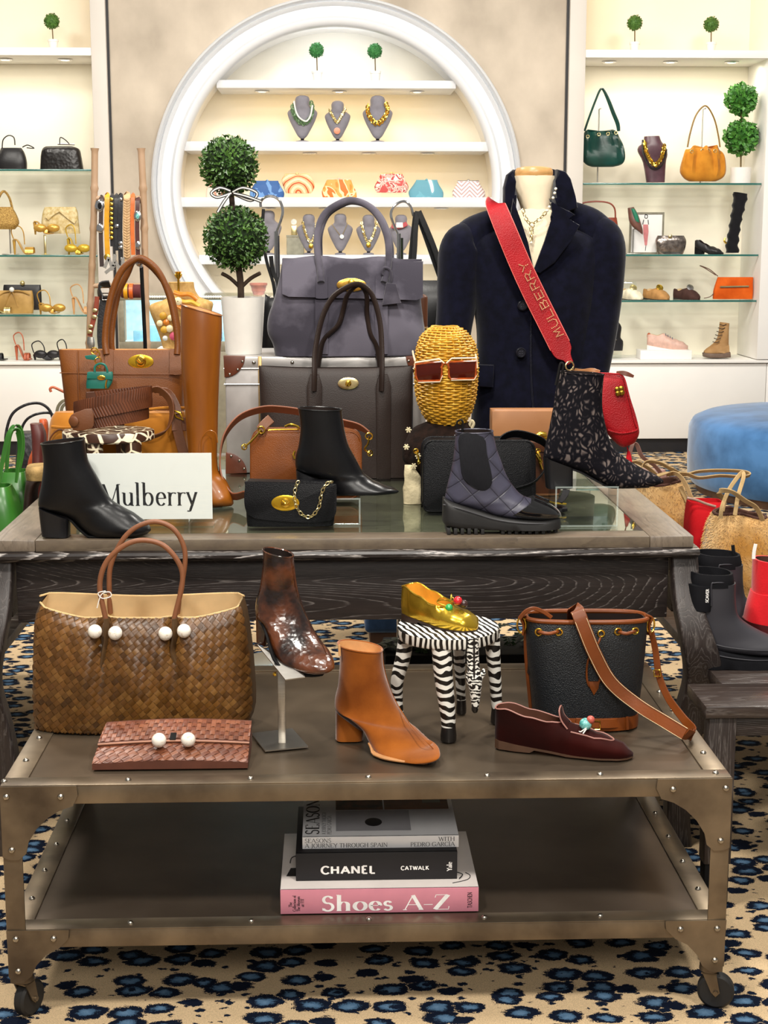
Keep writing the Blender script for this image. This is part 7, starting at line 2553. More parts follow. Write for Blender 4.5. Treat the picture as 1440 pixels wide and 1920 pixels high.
std = thing('clutch_stand','low clear stand under the orange medallion clutch','stand',(W(560,370,YI).x,YI,ZS['c2']))
bm = BM(); box(bm,W(540,370,YI).x,W(580,370,YI).x,YI-.05,YI+.05,ZS['c2']+.0005,ZS['c2']+.03,.002); out('block',bm,acry,std,smooth=0)
wavep = patmat('orange_wave_print',[(.0,'e9862c'),(.36,'f0a050'),(.44,'f3d9a8'),(.5,'dd6f22'),(.6,'f2b9a4'),(.7,'e27e28')],7,1.2)
clutch('orange and pink wavy print clutch in the round niche',[(337,613,658,.5),(348,608,662,.9),(360,603,668,1),(371,605,669,.9)],ZS['c2'],371,wavep,mat('pale_pink_frame','e6b8a8',rough=.4))
dam = patmat('red_damask_print',[(.0,'c9504c'),(.42,'e9a89a'),(.5,'f3e2d4'),(.56,'b83a3a'),(.64,'f0d6c6')],22,1.0)
t_,dz_ = clutch('red and cream damask print clutch on a tiny stand in the round niche',[(326,714,755,.5),(338,708,760,.9),(350,702,766,1),(361,706,762,.8)],ZS['c2']+.035,361,dam,pale_gold)
std = thing('clutch_stand','low clear stand under the red damask clutch','stand',(W(734,370,YI).x,YI,ZS['c2']))
bm = BM(); box(bm,W(714,370,YI).x,W(754,370,YI).x,YI-.05,YI+.05,ZS['c2']+.0005,ZS['c2']+.035,.002); out('block',bm,acry,std,smooth=0)
leafp = patmat('teal_leaf_print',[(.0,'5f9aac'),(.5,'6aa6b6'),(.54,'e9eef0'),(.72,'dfe6ea')],7,.6)
clutch('teal clutch with large white leaf print in the round niche',[(339,780,820,.5),(348,774,824,.9),(360,766,831,1),(371,768,831,.9)],ZS['c2'],371,leafp,leafp)
chev = patmat('mauve_chevron_print',[(.0,'efe6e4'),(.45,'f1e9e6'),(.55,'b99a98'),(.95,'c4a5a2')],kind='chevron',stretch=(9,9,9))
clutch('white and mauve zigzag print clutch at the row end in the round niche',[(340,858,898,.5),(349,854,902,.9),(360,848,909,1),(371,850,909,.9)],ZS['c2'],371,chev,mat('silver_frame','b8b4b4',rough=.3,metal=1))
peach = patmat('peach_print',[(.3,'f0d6c4'),(.5,'d88a70'),(.6,'f3e4d6'),(.7,'c8a08c')],16,1)
clutch('pale peach print clutch mostly hidden behind the topiary stem',[(344,394,428,.5),(352,388,434,.9),(371,386,436,.9)],ZS['c2'],371,peach,peach)
gx = thing('gift_box','small flat grey green box on the lowest niche shelf','box',(W(554,476,YI+.05).x,YI+.05,ZS['c3']))
bm = BM(); box(bm,W(538,476,YI+.05).x,W(570,476,YI+.05).x,YI-.01,YI+.11,ZS['c3']+.0005,ZS['c3']+.118,.003); out('base',bm,mat('grey_green_box','8d8a78',rough=.6),gx)
bm = BM(); box(bm,W(537.5,476,YI+.05).x,W(570.5,476,YI+.05).x,YI-.012,YI+.112,ZS['c3']+.119,ZS['c3']+.135,.003); out('lid',bm,MATS['grey_green_box'],gx)
wf = thing('watch_stand','slim gold watch stand on top of the small grey green box','stand',(W(551,440,YI+.05).x,YI+.05,ZS['c3']+.135))
bm = BM(); box(bm,W(546,440,YI+.05).x,W(557,440,YI+.05).x,YI+.03,YI+.06,ZS['c3']+.1352,ZS['c3']+.20,.003); out('support',bm,pale_gold,wf)
bm = BM(); lathe(bm,W(551,416,YI+.03),[(.02,-.006),(.02,.004),(.001,.006)],n=18,axis=(0,-1,0)); out('dial',bm,whb,wf)
# ---- ladder-side cabinet
tblk = mat('black_bag_leather','1c1a1c',rough=.4,var=.15,scale=12,bump=.3,bscale=60)
croc = mat('black_croc_leather','1a1614',rough=.3,var=.3,scale=40,bump=.9,bscale=45,kind='pebble')
t,dz = clutch('black drawstring pouch bag on the highest glass shelf',[(274,2,40,.5),(284,-2,46,.8),(300,-8,50,1),(315,-6,50,.9)],ZS['l1'],315,tblk,None,.11,'pouch_bag',None)
bm = BM(); tpx(bm,[(4,278),(6,262),(16,254),(26,258),(28,272)],YI-.02,1.2,n=6); out('handle',bm,tblk,t)
bm = BM(); tpx(bm,[(42,276),(52,272),(64,278),(50,277)],YI-.03,1.1,n=5); out('drawstring',bm,tblk,t)
t,dz = clutch('boxy black crocodile bag with thin handle on the highest glass shelf',[(271,86,136,.5),(276,80,148,.9),(290,77,152,1),(314,76,156,1)],ZS['l1'],315,croc,None,.12,'frame_bag',None,e=4)
bm = BM(); tpx(bm,[(112,271),(113,258),(122,262),(130,270)],YI-.01,1.0,n=6); out('handle',bm,tblk,t)
bm = BM(); tpx(bm,[(108,270),(140,271)],YI,1.6,n=6,k=1); out('frame_bar',bm,brushed,t)
def wstand(label,u,vb,vt,z,name='bag_stand'):
 x = W(u,vb,YI+.05).x
 t = thing(name,label,'stand',(x,YI+.05,z))
 bm = BM(); box(bm,x-.05,x+.05,YI+.0,YI+.1,z+.0005,z+.006,.002); out('foot',bm,brushed,t)
 bm = BM(); tube(bm,[V((x,YI+.05,z+.004)),V((x,YI+.05,W(u,vt,YI+.05).z)),V((x,YI-.03,W(u,vt-1,YI).z))],.005,n=8); out('post',bm,brushed,t)
 return t
glit = mat('gold_glitter','c9a45a',rough=.35,metal=.5,col2='8f6a34',scale=160,bump=.8,bscale=300,kind='pebble')
wstand('slim steel stand carrying the gold glitter bag',20,476,400,ZS['l2'])
t = thing('glitter_bag','gold glitter hobo bag hanging on a slim stand','bag',(W(12,432,YI).x,YI,W(12,432,YI).z))
bm = BM(); body(bm,bagrows([(388,-8,22,.03),(400,-14,30,.05),(418,-22,36,.07),(430,-20,28,.05)],YI-.02),e=2.6,n=24,k=4); out('body',bm,glit,t)
bm = BM(); tpx(bm,[(24,396),(18,372),(8,359),(0,366),(-8,388)],YI-.02,2.4,n=6); out('handle',bm,glit,t)
ivy = mat('ivory_gold_cloth','e2d2a4',rough=.6,col2='c4a868',scale=40,bump=.5,bscale=60)
t = thing('gathered_clutch','ivory and gold gathered clutch with bow on a clear block','bag',(W(116,440,YI).x,YI,W(116,441,YI).z))
bm = BM(); body(bm,bagrows([(388,84,142,.04),(400,80,146,.07),(420,78,148,.08),(438,82,150,.07)],YI),e=2.8,n=28,k=4,fn=lambda p,q: p+V((0,.008*noise.noise(p*34),0))); out('body',bm,ivy,t)
for pts in ([(112,392),(98,400),(88,410)],[(112,392),(128,406),(142,416)]):
 bm = BM(); rpx(bm,pts,YI-.045,9,3,k=4); out('bow',bm,ivy,t)
t2 = thing('clear_block','clear acrylic block under the gathered ivory clutch','riser',(W(116,476,YI).x,YI,ZS['l2']))
bm = BM(); box(bm,W(86,470,YI).x,W(150,470,YI).x,YI-.05,YI+.06,ZS['l2']+.0006,W(116,441,YI).z,.002); out('block',bm,acry,t2,smooth=0)
def sandal(label,u0,v0,u1,v1,z,m,heel=.08,straps=1,ankle=True,lift=.0,sole=None,bow=False,Y=None,grp=None,cat='shoe',high=26):
 """open sandal from heel pixel to toe pixel"""
 Y = Y or YI
 a,b_ = W(u0,470,Y),W(u1,470,Y)
 L_ = b_.x-a.x
 sg_ = 1 if L_ > 0 else -1
 t = thing('sandal',label,cat,((a.x+b_.x)/2,Y,z),grp)
 h = heel
 P_ = crom([V((a.x,Y,z+h+.004)),V((a.x+L_*.22,Y,z+h*.92+.004)),V((a.x+L_*.62,Y-.02,z+.012)),V((b_.x,Y-.03,z+.009))],6)
 bm = BM(); ribbon(bm,P_,[.045+.03*i/len(P_) for i in range(len(P_))],.007,V((0,1,0))); out('sole',bm,sole or m,t)
 if h > .03:
  bm = BM(); tube(bm,[V((a.x+L_*.03,Y,z+h)),V((a.x+L_*.05,Y,z+.0005))],[.012,.006],n=8); out('heel',bm,m,t)
 for k in range(straps):
  x = a.x+L_*(.72+.14*k)
  bm = BM(); ribbon(bm,crom([V((x,Y-.055,z+.012)),V((x,Y-.045,z+.04)),V((x,Y-.02,z+.052)),V((x,Y+.012,z+.04)),V((x,Y+.02,z+.012))],4),.022,.003,V((1,0,0))); out('strap',bm,m,t)
 if bow:
  for s in (-1,1):
   c_ = V((a.x+L_*.75+s*.045,Y-.05,z+.045))
   bm = BM(); ball(bm,c_,.036,sx=1.25,sy=.6,sz=.8,u=12,v=8); out('bow',bm,m,t)
 if ankle:
  zz = z+h+.05
  bm = BM(); tube(bm,crom([V((a.x,Y,z+h+.01)),V((a.x-.012*sg_,Y,zz+.02)),V((a.x+L_*.3,Y-.02,zz+.045)),V((a.x+L_*.55,Y-.02,zz+.01)),V((a.x+L_*.62,Y-.03,z+h*.4+.03))],5),.0042,n=6); out('ankle_strap',bm,m,t)
 return t
gold_s = mat('gold_sandal_leather','d6a64e',rough=.3,metal=.5)
sandal('gold crystal strappy sandal under the glitter bag',26,470,62,476,ZS['l2'],gold_s,.10,3)
yel_s = mat('yellow_gold_satin','d9b23c',rough=.3,metal=.4)
sandal('yellow gold satin sandal with bow before the clear block',128,470,154,476,ZS['l2'],yel_s,.11,2,bow=True,Y=YI-.05)
nude = mat('nude_gold_leather','d3a06a',rough=.4)
sandal('tan gold mule perched against the gathered clutch',66,420,100,430,W(90,440,YI).z,gold_s,.085,1,ankle=False,bow=True,Y=YI-.06)
mst = thing('mule_stand','slim gold stand under the tan gold mule','stand',(W(85,476,YI-.06).x,YI-.06,ZS['l2']))
bm = BM(); box(bm,W(83,470,YI-.06).x,W(87,470,YI-.06).x,YI-.07,YI-.05,ZS['l2']+.0005,W(90,440,YI).z,.001); box(bm,W(78,470,YI-.06).x,W(92,470,YI-.06).x,YI-.09,YI-.03,ZS['l2']+.0004,ZS['l2']+.004); out('post',bm,pale_gold,mst)
t,dz = clutch('black satin clutch leaning behind the tan gathered clutch',[(530,7,76,.5),(540,6,77,.9),(560,8,78,1),(577,10,78,.9)],ZS['l3'],583,tblk,None,.05,'satin_clutch',None,e=4,Y=YI+.12)
bm = BM(); ball(bm,W(42,531,YI+.1),.018,u=10,v=7); out('clasp',bm,pale_gold,t)
tanc = mat('camel_satin','c29a55',rough=.5,col2='9c7636',scale=9,bump=.4,bscale=24)
t,dz = clutch('camel satin gathered clutch with jewel clasp on the third glass shelf',[(541,-10,60,.5),(550,-14,62,.9),(568,-12,63,1),(584,-8,62,.9)],ZS['l3'],585,tanc,None,.07,'gathered_clutch',None,e=4,Y=YI-.02)
bm = BM(); ball(bm,W(22,543,YI-.06),.018,u=10,v=7); out('clasp',bm,whb,t)
for a in ((22,545,-6,556),(22,545,10,572),(22,545,34,575),(22,545,56,552)):
 bm = BM(); tpx(bm,[(a[0],a[1]),((a[0]+a[2])/2,(a[1]+a[3])/2-3),(a[2],a[3])],YI-.056,1.6,n=6,k=4,flat=.5); out('pleat',bm,tanc,t)
sandal('pale gold flat sandal cropped by the frame on the third shelf',-8,580,14,585,ZS['l3'],pale_gold,.02,3,ankle=False,Y=YI-.06)
sandal('gold bow sandal with thin ankle strap on the third glass shelf',70,580,106,587,ZS['l3'],gold_s,.07,1,bow=True,Y=YI-.03)
sandal('nude slingback sandal with slender dark heel on the third glass shelf',133,570,168,587,ZS['l3'],nude,.11,1,Y=YI-.03)
cora = mat('coral_leather','b8603f',rough=.45)
sandal('coral leather sandal with thin ankle strap on the counter',22,660,50,676,ZS['ct'],cora,.10,2)
sandal('black satin sandal with big side bows on the counter',56,660,92,676,ZS['ct'],tblk,.04,2,bow=True)
sandal('black bow sandal half hidden behind the tan tote',104,660,130,676,ZS['ct'],tblk,.05,2,bow=True)
sandal('black sandal toe cropped by the frame on the counter',-30,660,4,676,ZS['ct'],tblk,.03,1,ankle=False)
# ---- blazer-side cabinet
dgr = mat('dark_green_leather','12433a',rough=.35,col2='0c322b',scale=8,bump=.3,bscale=30)
wstand('slim white stand with the dark green shoulder bag',1120,342,205,ZS['r1'])
t = thing('drawstring_bag','dark green leather drawstring shoulder bag hung on a slim stand','bag',(W(1130,313,YI).x,YI,W(1130,314,YI).z))
bm = BM(); body(bm,bagrows([(246,1096,1156,.03),(256,1092,1162,.07),(275,1089,1169,.09),(295,1090,1172,.10),(308,1098,1166,.08),(313,1110,1150,.05)],YI-.05),e=2.6,n=32,k=4,fn=lambda p,q: p+V((0,.016*sin(p.x*120)*(1-q),.012*sin(p.x*75)*max(0,1-q*3)))); out('body',bm,dgr,t)
bm = BM(); rpx(bm,[(1096,246),(1104,222),(1116,190),(1125,169),(1131,168),(1140,186),(1150,212),(1158,232),(1160,246)],YI-.05,[4,4,4,4,5,7,8,8,6],2.5,k=4,wdir=V((.8,-.6,0))); out('strap',bm,dgr,t)
for u,v in ((1102,256),(1123,252),(1140,251),(1155,249)):
 bm = BM(); torus(bm,W(u,v,YI-.088),.010,.003); out('eyelet',bm,pale_gold,t)
ors = mat('orange_suede','d08a2c',rough=.9,col2='b87420',scale=12,sheen=.3)
wstand('slim steel stand with the orange drawstring bag',1313,342,205,ZS['r1'])
t = thing('drawstring_bag','orange suede drawstring bag with thin strap beside the double topiary','bag',(W(1318,340,YI).x,YI,ZS['r1']))
bm = BM(); body(bm,bagrows([(276,1290,1348,.03),(284,1284,1354,.08),(302,1278,1360,.10),(322,1275,1361,.11),(334,1282,1354,.09),(340,1292,1342,.06)],YI-.05),e=2.6,n=32,k=4,fn=lambda p,q: V((p.x,p.y+.018*sin(p.x*110)*(1-q),max(p.z+.015*sin(p.x*85+1)*max(0,1-q*3),ZS['r1']+.0006)))); out('body',bm,ors,t)
bm = BM(); tpx(bm,[(1289,276),(1294,250),(1304,218),(1318,200),(1328,202),(1340,225),(1347,255),(1350,276)],YI-.05,1.6,n=6); out('strap',bm,mat('olive_strap','8a6a34',rough=.5),t)
for u,v in ((1297,284),(1317,282),(1328,282),(1341,283)):
 bm = BM(); torus(bm,W(u,v,YI-.092),.010,.003); out('eyelet',bm,pale_gold,t)
t = thing('necklace_bust','plum leatherette bust with brown collar between the green and orange bags','necklace bust',(W(1228,342,YI).x,YI,ZS['r1']))
bm = BM(); body(bm,[(1208,256,1236,255,.07),(1206,268,1240,266,.09),(1198,274,1248,276,.10),(1196,284,1251,290,.10),(1206,305,1248,305,.09),(1212,342,1246,342,.08)],YI,e=3,n=24,k=3,fn=lambda p,q: V((p.x,p.y,max(ZS['r1']+.0006,p.z)))); out('torso',bm,bplum,t)
necklace('gold bar necklace on the plum bust',[(1208,262),(1212,285),(1222,304),(1230,308),(1240,296),(1246,272)],gold,.005,0,0,beads=.012,pend=(1230,311,3),pm=gold)
necklace('dark cord necklace below the gold bars on the plum bust',[(1205,262),(1206,288),(1218,312),(1232,316),(1244,304),(1250,280)],tblk,.006,0,0,name='cord_necklace',off=.054)
t = thing('double_topiary','double ball ivy topiary in a white drum pot at the cabinet end','plant',(W(1388,342,YI).x,YI,ZS['r1']))
ivl = mat('bright_ivy_leaf','5c9a3c',rough=.45,col2='2f6a24',scale=30,vlo=.35,vhi=.65)
x = W(1388,342,YI).x
bm = BM(); lathe(bm,(x,YI,ZS['r1']),[(.07,.0006),(.072,.11),(.066,.11),(.064,.10),(.001,.10)],n=28,caps=False); out('pot',bm,clay_w,t)
bm = BM(); tube(bm,[V((x,YI,ZS['r1']+.09)),W(1390,190,YI)],.006,n=7); out('stem',bm,twig,t)
for v,r,c in ((187,28,420),(258,31,480)):
 p = W(1390,v,YI)
 bm = BM(); ball(bm,p,r*S(YI)*.8,u=16,v=10); out('branch_core',bm,mat('ivy_core','2f5a22',rough=.8),t)
 bm = BM(); leafball(bm,p,r*S(YI)*.93,c,.04,.032,9,tilt=.9); out('foliage',bm,ivl,t,kind='stuff',smooth=0)
rbr = mat('red_brown_leather','8a3c28',rough=.4)
t = thing('handle_bag','red brown bag with thin arched handle peeping over the blazer shoulder','bag',(W(1120,474,YI).x,YI,ZS['r2']))
bm = BM(); body(bm,bagrows([(408,1084,1156,.06),(440,1080,1160,.09),(474,1082,1158,.09)],YI),e=4,n=24,k=3,fn=lambda p,q: V((p.x,p.y,max(ZS['r2']+.0006,p.z)))); out('body',bm,rbr,t)
bm = BM(); tpx(bm,[(1084,410),(1088,384),(1112,378),(1140,380),(1152,390),(1154,408)],YI,1.6,n=6); out('handle',bm,rbr,t)
wstand('slim steel stand propping the brown pump',1186,474,430,ZS['r2'])
pumpb = mat('brown_pump_leather','6e4a40',rough=.35)
pm_ = thing('pump','brown pointed pump with green lining tilted up on a stand','shoe',(W(1192,440,YI-.06).x,YI-.06,W(1192,440,YI-.06).z))
bm = BM(); body(bm,[(1177,390,1188,388,.05),(1178,402,1196,402,.06),(1180,415,1202,420,.07),(1186,425,1205,432,.06),(1200,436,1205,440,.02)],YI-.07,n=20,k=4); out('upper',bm,pumpb,pm_)
bm = BM(); body(bm,[(1183,391,1189,391,.03),(1186,402,1196,404,.04),(1190,414,1199,418,.03)],YI-.092,n=16,k=3); out('lining',bm,mat('emerald_lining','1f7a5c',rough=.5),pm_)
fr = thing('framed_sketch','framed fashion sketch of a figure in pink trousers on the second glass shelf','picture',(W(1210,474,YI+.06).x,YI+.06,ZS['r2']))
x0,x1 = W(1179,474,YI+.06).x,W(1243,474,YI+.06).x
z0,z1 = ZS['r2']+.0006,W(1210,398,YI+.06).z
bm = BM()
for a in ((x0,x1,z0,z0+.012),(x0,x1,z1-.012,z1),(x0,x0+.012,z0+.012,z1-.012),(x1-.012,x1,z0+.012,z1-.012)):
 box(bm,a[0],a[1],YI+.05,YI+.07,a[2],a[3])
out('frame',bm,mat('grey_gilt_frame','8f8a78',rough=.4,metal=.4),fr,smooth=0)
bm = BM(); box(bm,x0+.01,x1-.01,YI+.058,YI+.066,z0+.01,z1-.01); out('paper',bm,mat('sketch_paper','f4f2ee',rough=.6,var=.01),fr,smooth=0)
bm = BM(); ppx(bm,[(1206,421),(1215,421),(1216,434),(1213,460),(1209,460),(1206,436)],YI+.057,-.001,.001); out('pink_trousers',bm,mat('sketch_pink','d98a8c',rough=.7),fr,smooth=0)
bm = BM(); tpx(bm,[(1210,402),(1214,404),(1213,409),(1209,408),(1210,402)],YI+.057,.7,n=5); tpx(bm,[(1207,412),(1205,421)],YI+.057,.8,n=5,k=1); tpx(bm,[(1215,412),(1216,421)],YI+.057,.8,n=5,k=1); tpx(bm,[(1211,460),(1210,470)],YI+.057,.6,n=5,k=1); out('ink_lines',bm,ink,fr,kind='stuff')
silv = mat('crushed_silver','b8aca4',rough=.2,metal=.9,col2='7a706a',scale=30,bump=1,bscale=40)
t,dz = clutch('crushed metallic silver clutch on the second glass shelf',[(440,1233,1282,.6),(450,1229,1286,1),(464,1230,1284,1),(475,1233,1280,.9)],ZS['r2'],475,silv,None,.08,'metallic_clutch',None,e=4,Y=YI-.02)
bm = BM(); ball(bm,W(1257,443,YI-.06),.014,sy=.5,u=10,v=7); out('clasp',bm,pale_gold,t)
g_ = lambda u,z: V((W(u,470,YI).x,YI,z))
PH = [(0,.06),(.08,.065),(.3,.055),(.5,.045),(.6,.05),(.75,.045),(.9,.03),(1,.012)]
t,_f = flat_shoe('pump','black leather pump lying on the second glass shelf',g_(1305,0)+V((0,.02,0)),g_(1350,0)-V((0,.10,0)),[(0,.095),(.1,.1),(.3,.075),(.5,.055),(.62,.055),(.8,.04),(1,.012)],[(0,.016),(.1,.03),(.3,.033),(.6,.04),(.8,.04),(.95,.02),(1,.004)],
            [(0,.85),(.4,.9),(.55,.6),(.64,0),(1,0)],tblk,lin_dark,matt_black,ZS['r2'],heel_h=.05)
t = thing('tall_boot','tall slouchy black suede boot at the end of the second glass shelf','boot',(W(1375,474,YI).x,YI,ZS['r2']))
bsu = mat('black_suede','18181b',rough=.9,sheen=.2)
bm = BM(); body(bm,[(1376,360,1402,364,.10),(1374,385,1396,388,.10),(1370,410,1390,412,.09),(1366,435,1386,437,.085),(1363,452,1384,456,.09),(1361,466,1384,468,.10),(1361,474,1384,474,.10)],YI,n=24,k=4,open_top=.05,fn=lambda p,q: V((p.x+.006*sin(p.z*90),p.y,max(ZS['r2']+.0006,p.z)))); out('shaft',bm,bsu,t)
bm = BM(); tpx(bm,[(1360,446),(1358,452),(1362,456)],YI-.04,1.8,n=6); out('buckle',bm,gold,t)
def loafer_small(label,u0,u1,z,m,orn,grp=None,name='loafer'):
 um = (u0+u1)/2
 x = W(um,560,YI).x
 dx = (u1-u0)*S(YI)
 t,f = flat_shoe(name,label,V((x-dx*.42,YI+.10,z)),V((x+dx*.36,YI-.10,z)),[(0,.07),(.1,.075),(.3,.06),(.45,.075),(.55,.085),(.7,.07),(.88,.045),(1,.015)],
             [(0,.022),(.1,.035),(.3,.042),(.6,.052),(.8,.052),(.93,.034),(1,.008)],[(0,.85),(.3,.88),(.45,.5),(.54,0),(1,0)],m,lin_cream,rubber,z,heel_h=.008)
 H0,ax,ay,Lg,f_,rg = f
 bm = BM(); lathe(bm,H0+ax*(Lg*.62)+V((0,0,.082)),[(.026,0),(.026,.006),(.012,.01),(.001,.01)],n=16,axis=V((.2,-.8,.6))); out('ornament',bm,orn,t)
 return t
cream_s = mat('cream_shearling','efe6cc',rough=.9,bump=.6,bscale=80)
loafer_small('cream shearling lined loafer on the third glass shelf',1163,1203,ZS['r3'],cream_s,pale_gold)
loafer_small('tan suede loafer with gold ornament on the third glass shelf',1211,1253,ZS['r3'],mat('tan_suede','b98a55',rough=.9),gold)
loafer_small('dark brown loafer with round silver ornament on the third glass shelf',1268,1310,ZS['r3'],mat('espresso_suede','4a332e',rough=.9),MATS['silver_frame'])
wst = thing('shoe_prop','white shoe form standing behind the cream loafer','stand',(W(1172,545,YI+.14).x,YI+.14,ZS['r3']))
bm = BM(); box(bm,W(1164,545,YI+.14).x,W(1192,545,YI+.14).x,YI+.1,YI+.18,ZS['r3']+.0006,W(1172,528,YI+.14).z,.01); out('block',bm,acry,wst,smooth=0)
orl = mat('bright_orange_suede','e0641c',rough=.8,col2='c9500f',scale=12)
t,dz = clutch('bright orange suede zip clutch on the third glass shelf',[(518,1346,1412,.5),(530,1342,1411,.9),(545,1338,1411,1),(559,1337,1410,.8)],ZS['r3'],560,orl,None,.06,'zip_clutch',None,e=6,Y=YI-.02)
bm = BM(); tpx(bm,[(1350,538),(1404,537)],YI-.055,1.6,n=6,k=1); out('zip',bm,pale_gold,t)
bm = BM(); tpx(bm,[(1346,518),(1330,505),(1312,498),(1322,503),(1342,516)],YI-.03,.9,n=5); out('wrist_strap',bm,mat('brown_cord','6a4a38',rough=.6),t)
bm = BM(); tpx(bm,[(1340,548),(1332,556),(1320,559)],YI-.03,.9,n=5); out('wrist_strap',bm,mat('brown_cord','6a4a38',rough=.6),t)
wst = thing('bag_stand','clear block under the folded black bag on the counter','stand',(W(1150,672,YI).x,YI,ZS['ct']))
bm = BM(); box(bm,W(1138,670,YI).x,W(1164,670,YI).x,YI-.03,YI+.05,ZS['ct']+.0006,ZS['ct']+.045,.002); out('block',bm,acry,wst,smooth=0)
t = thing('folded_bag','black nylon folded bag with silver zip peeping past the blazer sleeve','bag',(W(1150,658,YI).x,YI,ZS['ct']+.0455))
bm = BM(); body(bm,bagrows([(604,1138,1160,.05),(614,1134,1165,.09),(632,1132,1163,.10),(640,1132,1168,.10),(657,1134,1167,.09)],YI),e=3,n=24,k=3,fn=lambda p,q: V((p.x,p.y,max(ZS['ct']+.046,p.z)))); out('body',bm,tblk,t)
bm = BM(); tpx(bm,[(1142,640),(1156,637)],YI-.055,1.4,n=6,k=1); out('zip',bm,chrome,t)
wb = thing('display_block','white rectangular display block under the pale pink sneaker','riser',(W(1245,672,YI-.04).x,YI-.04,ZS['ct']))
x0,x1 = W(1199,660,YI-.06).x,W(1295,660,YI-.06).x
zb2 = W(1245,657,YI-.1).z
bm = BM(); box(bm,x0,x1,YI-.1,YI+.06,ZS['ct']+.0006,zb2,.003); out('block',bm,white_paint,wb)
pk = mat('blush_leather','d8b0a0',rough=.5)
x0,x1 = W(1214,650,YI-.02).x,W(1288,650,YI-.02).x
t,f = flat_shoe('sneaker','blush pink sneaker with chunky white sole on the white block',V((x0,YI,zb2)),V((x1,YI-.05,zb2)),[(0,.105),(.08,.11),(.25,.10),(.4,.115),(.5,.10),(.65,.078),(.85,.06),(1,.03)],
            [(0,.022),(.06,.036),(.3,.038),(.6,.046),(.8,.048),(.94,.034),(1,.012)],[(0,.8),(.25,.85),(.36,.5),(.44,0),(1,0)],pk,lin_cream,white_paint,zb2,heel_h=.03,heel_len=.9)
H0,ax,ay,Lg,f_,rg = f
bm = BM()
for k in range(4):
 c_ = H0+ax*(Lg*(.45+.055*k))+V((0,0,.112-.009*k))
 tube(bm,[c_-ay*.024-V((0,0,.008)),c_,c_+ay*.024-V((0,0,.008))],.004,n=5)
out('lace',bm,mat('grey_lace','8a8a90',rough=.7),t,kind='stuff')
bm = BM(); ball(bm,H0+ax*.012+V((0,0,.095)),.024,sx=.6,u=10,v=7); out('heel_tab',bm,cora,t)
tanb = mat('sand_nubuck','b89264',rough=.8,col2='a47c50',scale=12)
t = thing('combat_boot','sand nubuck lace up combat boot with dark lug sole on the counter','boot',(W(1342,670,YI).x,YI,ZS['ct']))
bm = BM(); body(bm,[(1350,604,1367,606,.085),(1348,622,1366,622,.085),(1343,638,1366,640,.08),(1330,650,1366,654,.085),(1324,656,1366,664,.09),(1320,664,1340,667,.07)][:5],YI-.02,n=24,k=4,open_top=.03); body(bm,[(1320,658,1321,665,.04),(1330,650,1332,666,.09),(1350,642,1352,666,.09),(1365,644,1366,665,.07)],YI-.02,n=20,k=3); out('upper',bm,tanb,t)
bm = BM(); body(bm,[(1318,661,1319,669,.05),(1330,661,1331,671,.10),(1350,661,1351,671,.10),(1367,659,1368,670,.08)],YI-.02,e=4,n=20,k=3,fn=lambda p,q: V((p.x,p.y,max(ZS['ct']+.0006,p.z)))); out('lug_sole',bm,mat('taupe_sole','6a5648',rough=.6),t)
bm = BM()
for k in range(6):
 v = 608+6.5*k
 u = 1350-2.6*k
 tpx(bm,[(u-1,v),(u+6,v+2),(u+12,v)],YI-.066,.8,n=5)
out('lace',bm,mat('dark_lace','4a3c30',rough=.7),t,kind='stuff')
# ================================================================== between the table and the wall
bam = mat('bamboo','b8987c',rough=.5,col2='a38462',scale=9,stretch=(1,1,.3))
YLd = 7.0
ld = thing('bamboo_ladder','bamboo ladder hung with belts in front of the wall pilaster','ladder',(W(220,700,YLd).x,YLd,0))
def bamboo(bm,a,b_,r,knots):
 a,b_ = V(a),V(b_)
 P_,R_ = [],[]
 n = 130
 for i in range(n+1):
  f = i/n
  k = f*knots
  rr = r*(1+.3*math.exp(-((k-round(k))/.05) ** 2))
  P_.append(a+(b_-a)*f+V((.004*sin(f*9),0,0)))
  R_.append(rr)
 tube(bm,P_,R_,n=10)
pa_,pb_ = W(177,278,YLd),W(171,560,YLd)
foot = pa_+(pb_-pa_)*((pa_.z-.0006)/(pa_.z-pb_.z))
bm = BM(); bamboo(bm,foot,pa_,6.2*S(YLd),11); out('pole',bm,bam,ld)
pa_,pb_ = W(264,278,YLd),W(274,560,YLd)
foot = pa_+(pb_-pa_)*((pa_.z-.0006)/(pa_.z-pb_.z))
bm = BM(); bamboo(bm,foot,pa_,6.4*S(YLd),11); out('pole',bm,bam,ld)
for v in (372,536,690,840):
 bm = BM(); bamboo(bm,W(176-(v-372)*.02,v,YLd),W(268+(v-372)*.035,v-1,YLd),4.6*S(YLd),3); out('rung',bm,bam,ld)
belt_specs = [
 ('dark brown concho belt with octagonal silver buckle hanging first on the ladder',190,374,500,8,'3a2a26',[(187,386,9,12,'s'),(188,428,7,9,'s')]),
 ('yellow leather belt hanging on the ladder',201,370,488,9.5,'d99a10',[(201,482,6,6,'g')]),
 ('black belt with a column of gold studs hanging on the ladder',210,371,462,8,'17151a',[(209,374+9*k,3.6,3.6,'g') for k in range(9)]),
 ('plain black leather belt hanging on the ladder',218,371,470,8,'18181c',[]),
 ('black western belt with silver studs hanging on the ladder',226,371,498,9,'141318',[(227,374,3,3,'s'),(219,424,4,4,'s'),(226,456,4,4,'s'),(226,464,4,4,'s'),(228,486,3,3,'s')]),
 ('beige woven straw belt hanging on the ladder',238,370,490,13,'cba678',[]),
 ('orange leather belt hanging on the ladder',249,370,478,8,'d06a28',[]),
 ('maroon concho belt with turquoise oval hanging last on the ladder',258,376,482,8,'4a201f',[(258,405,7,10,'t'),(259,460,5,8,'s')]),
]
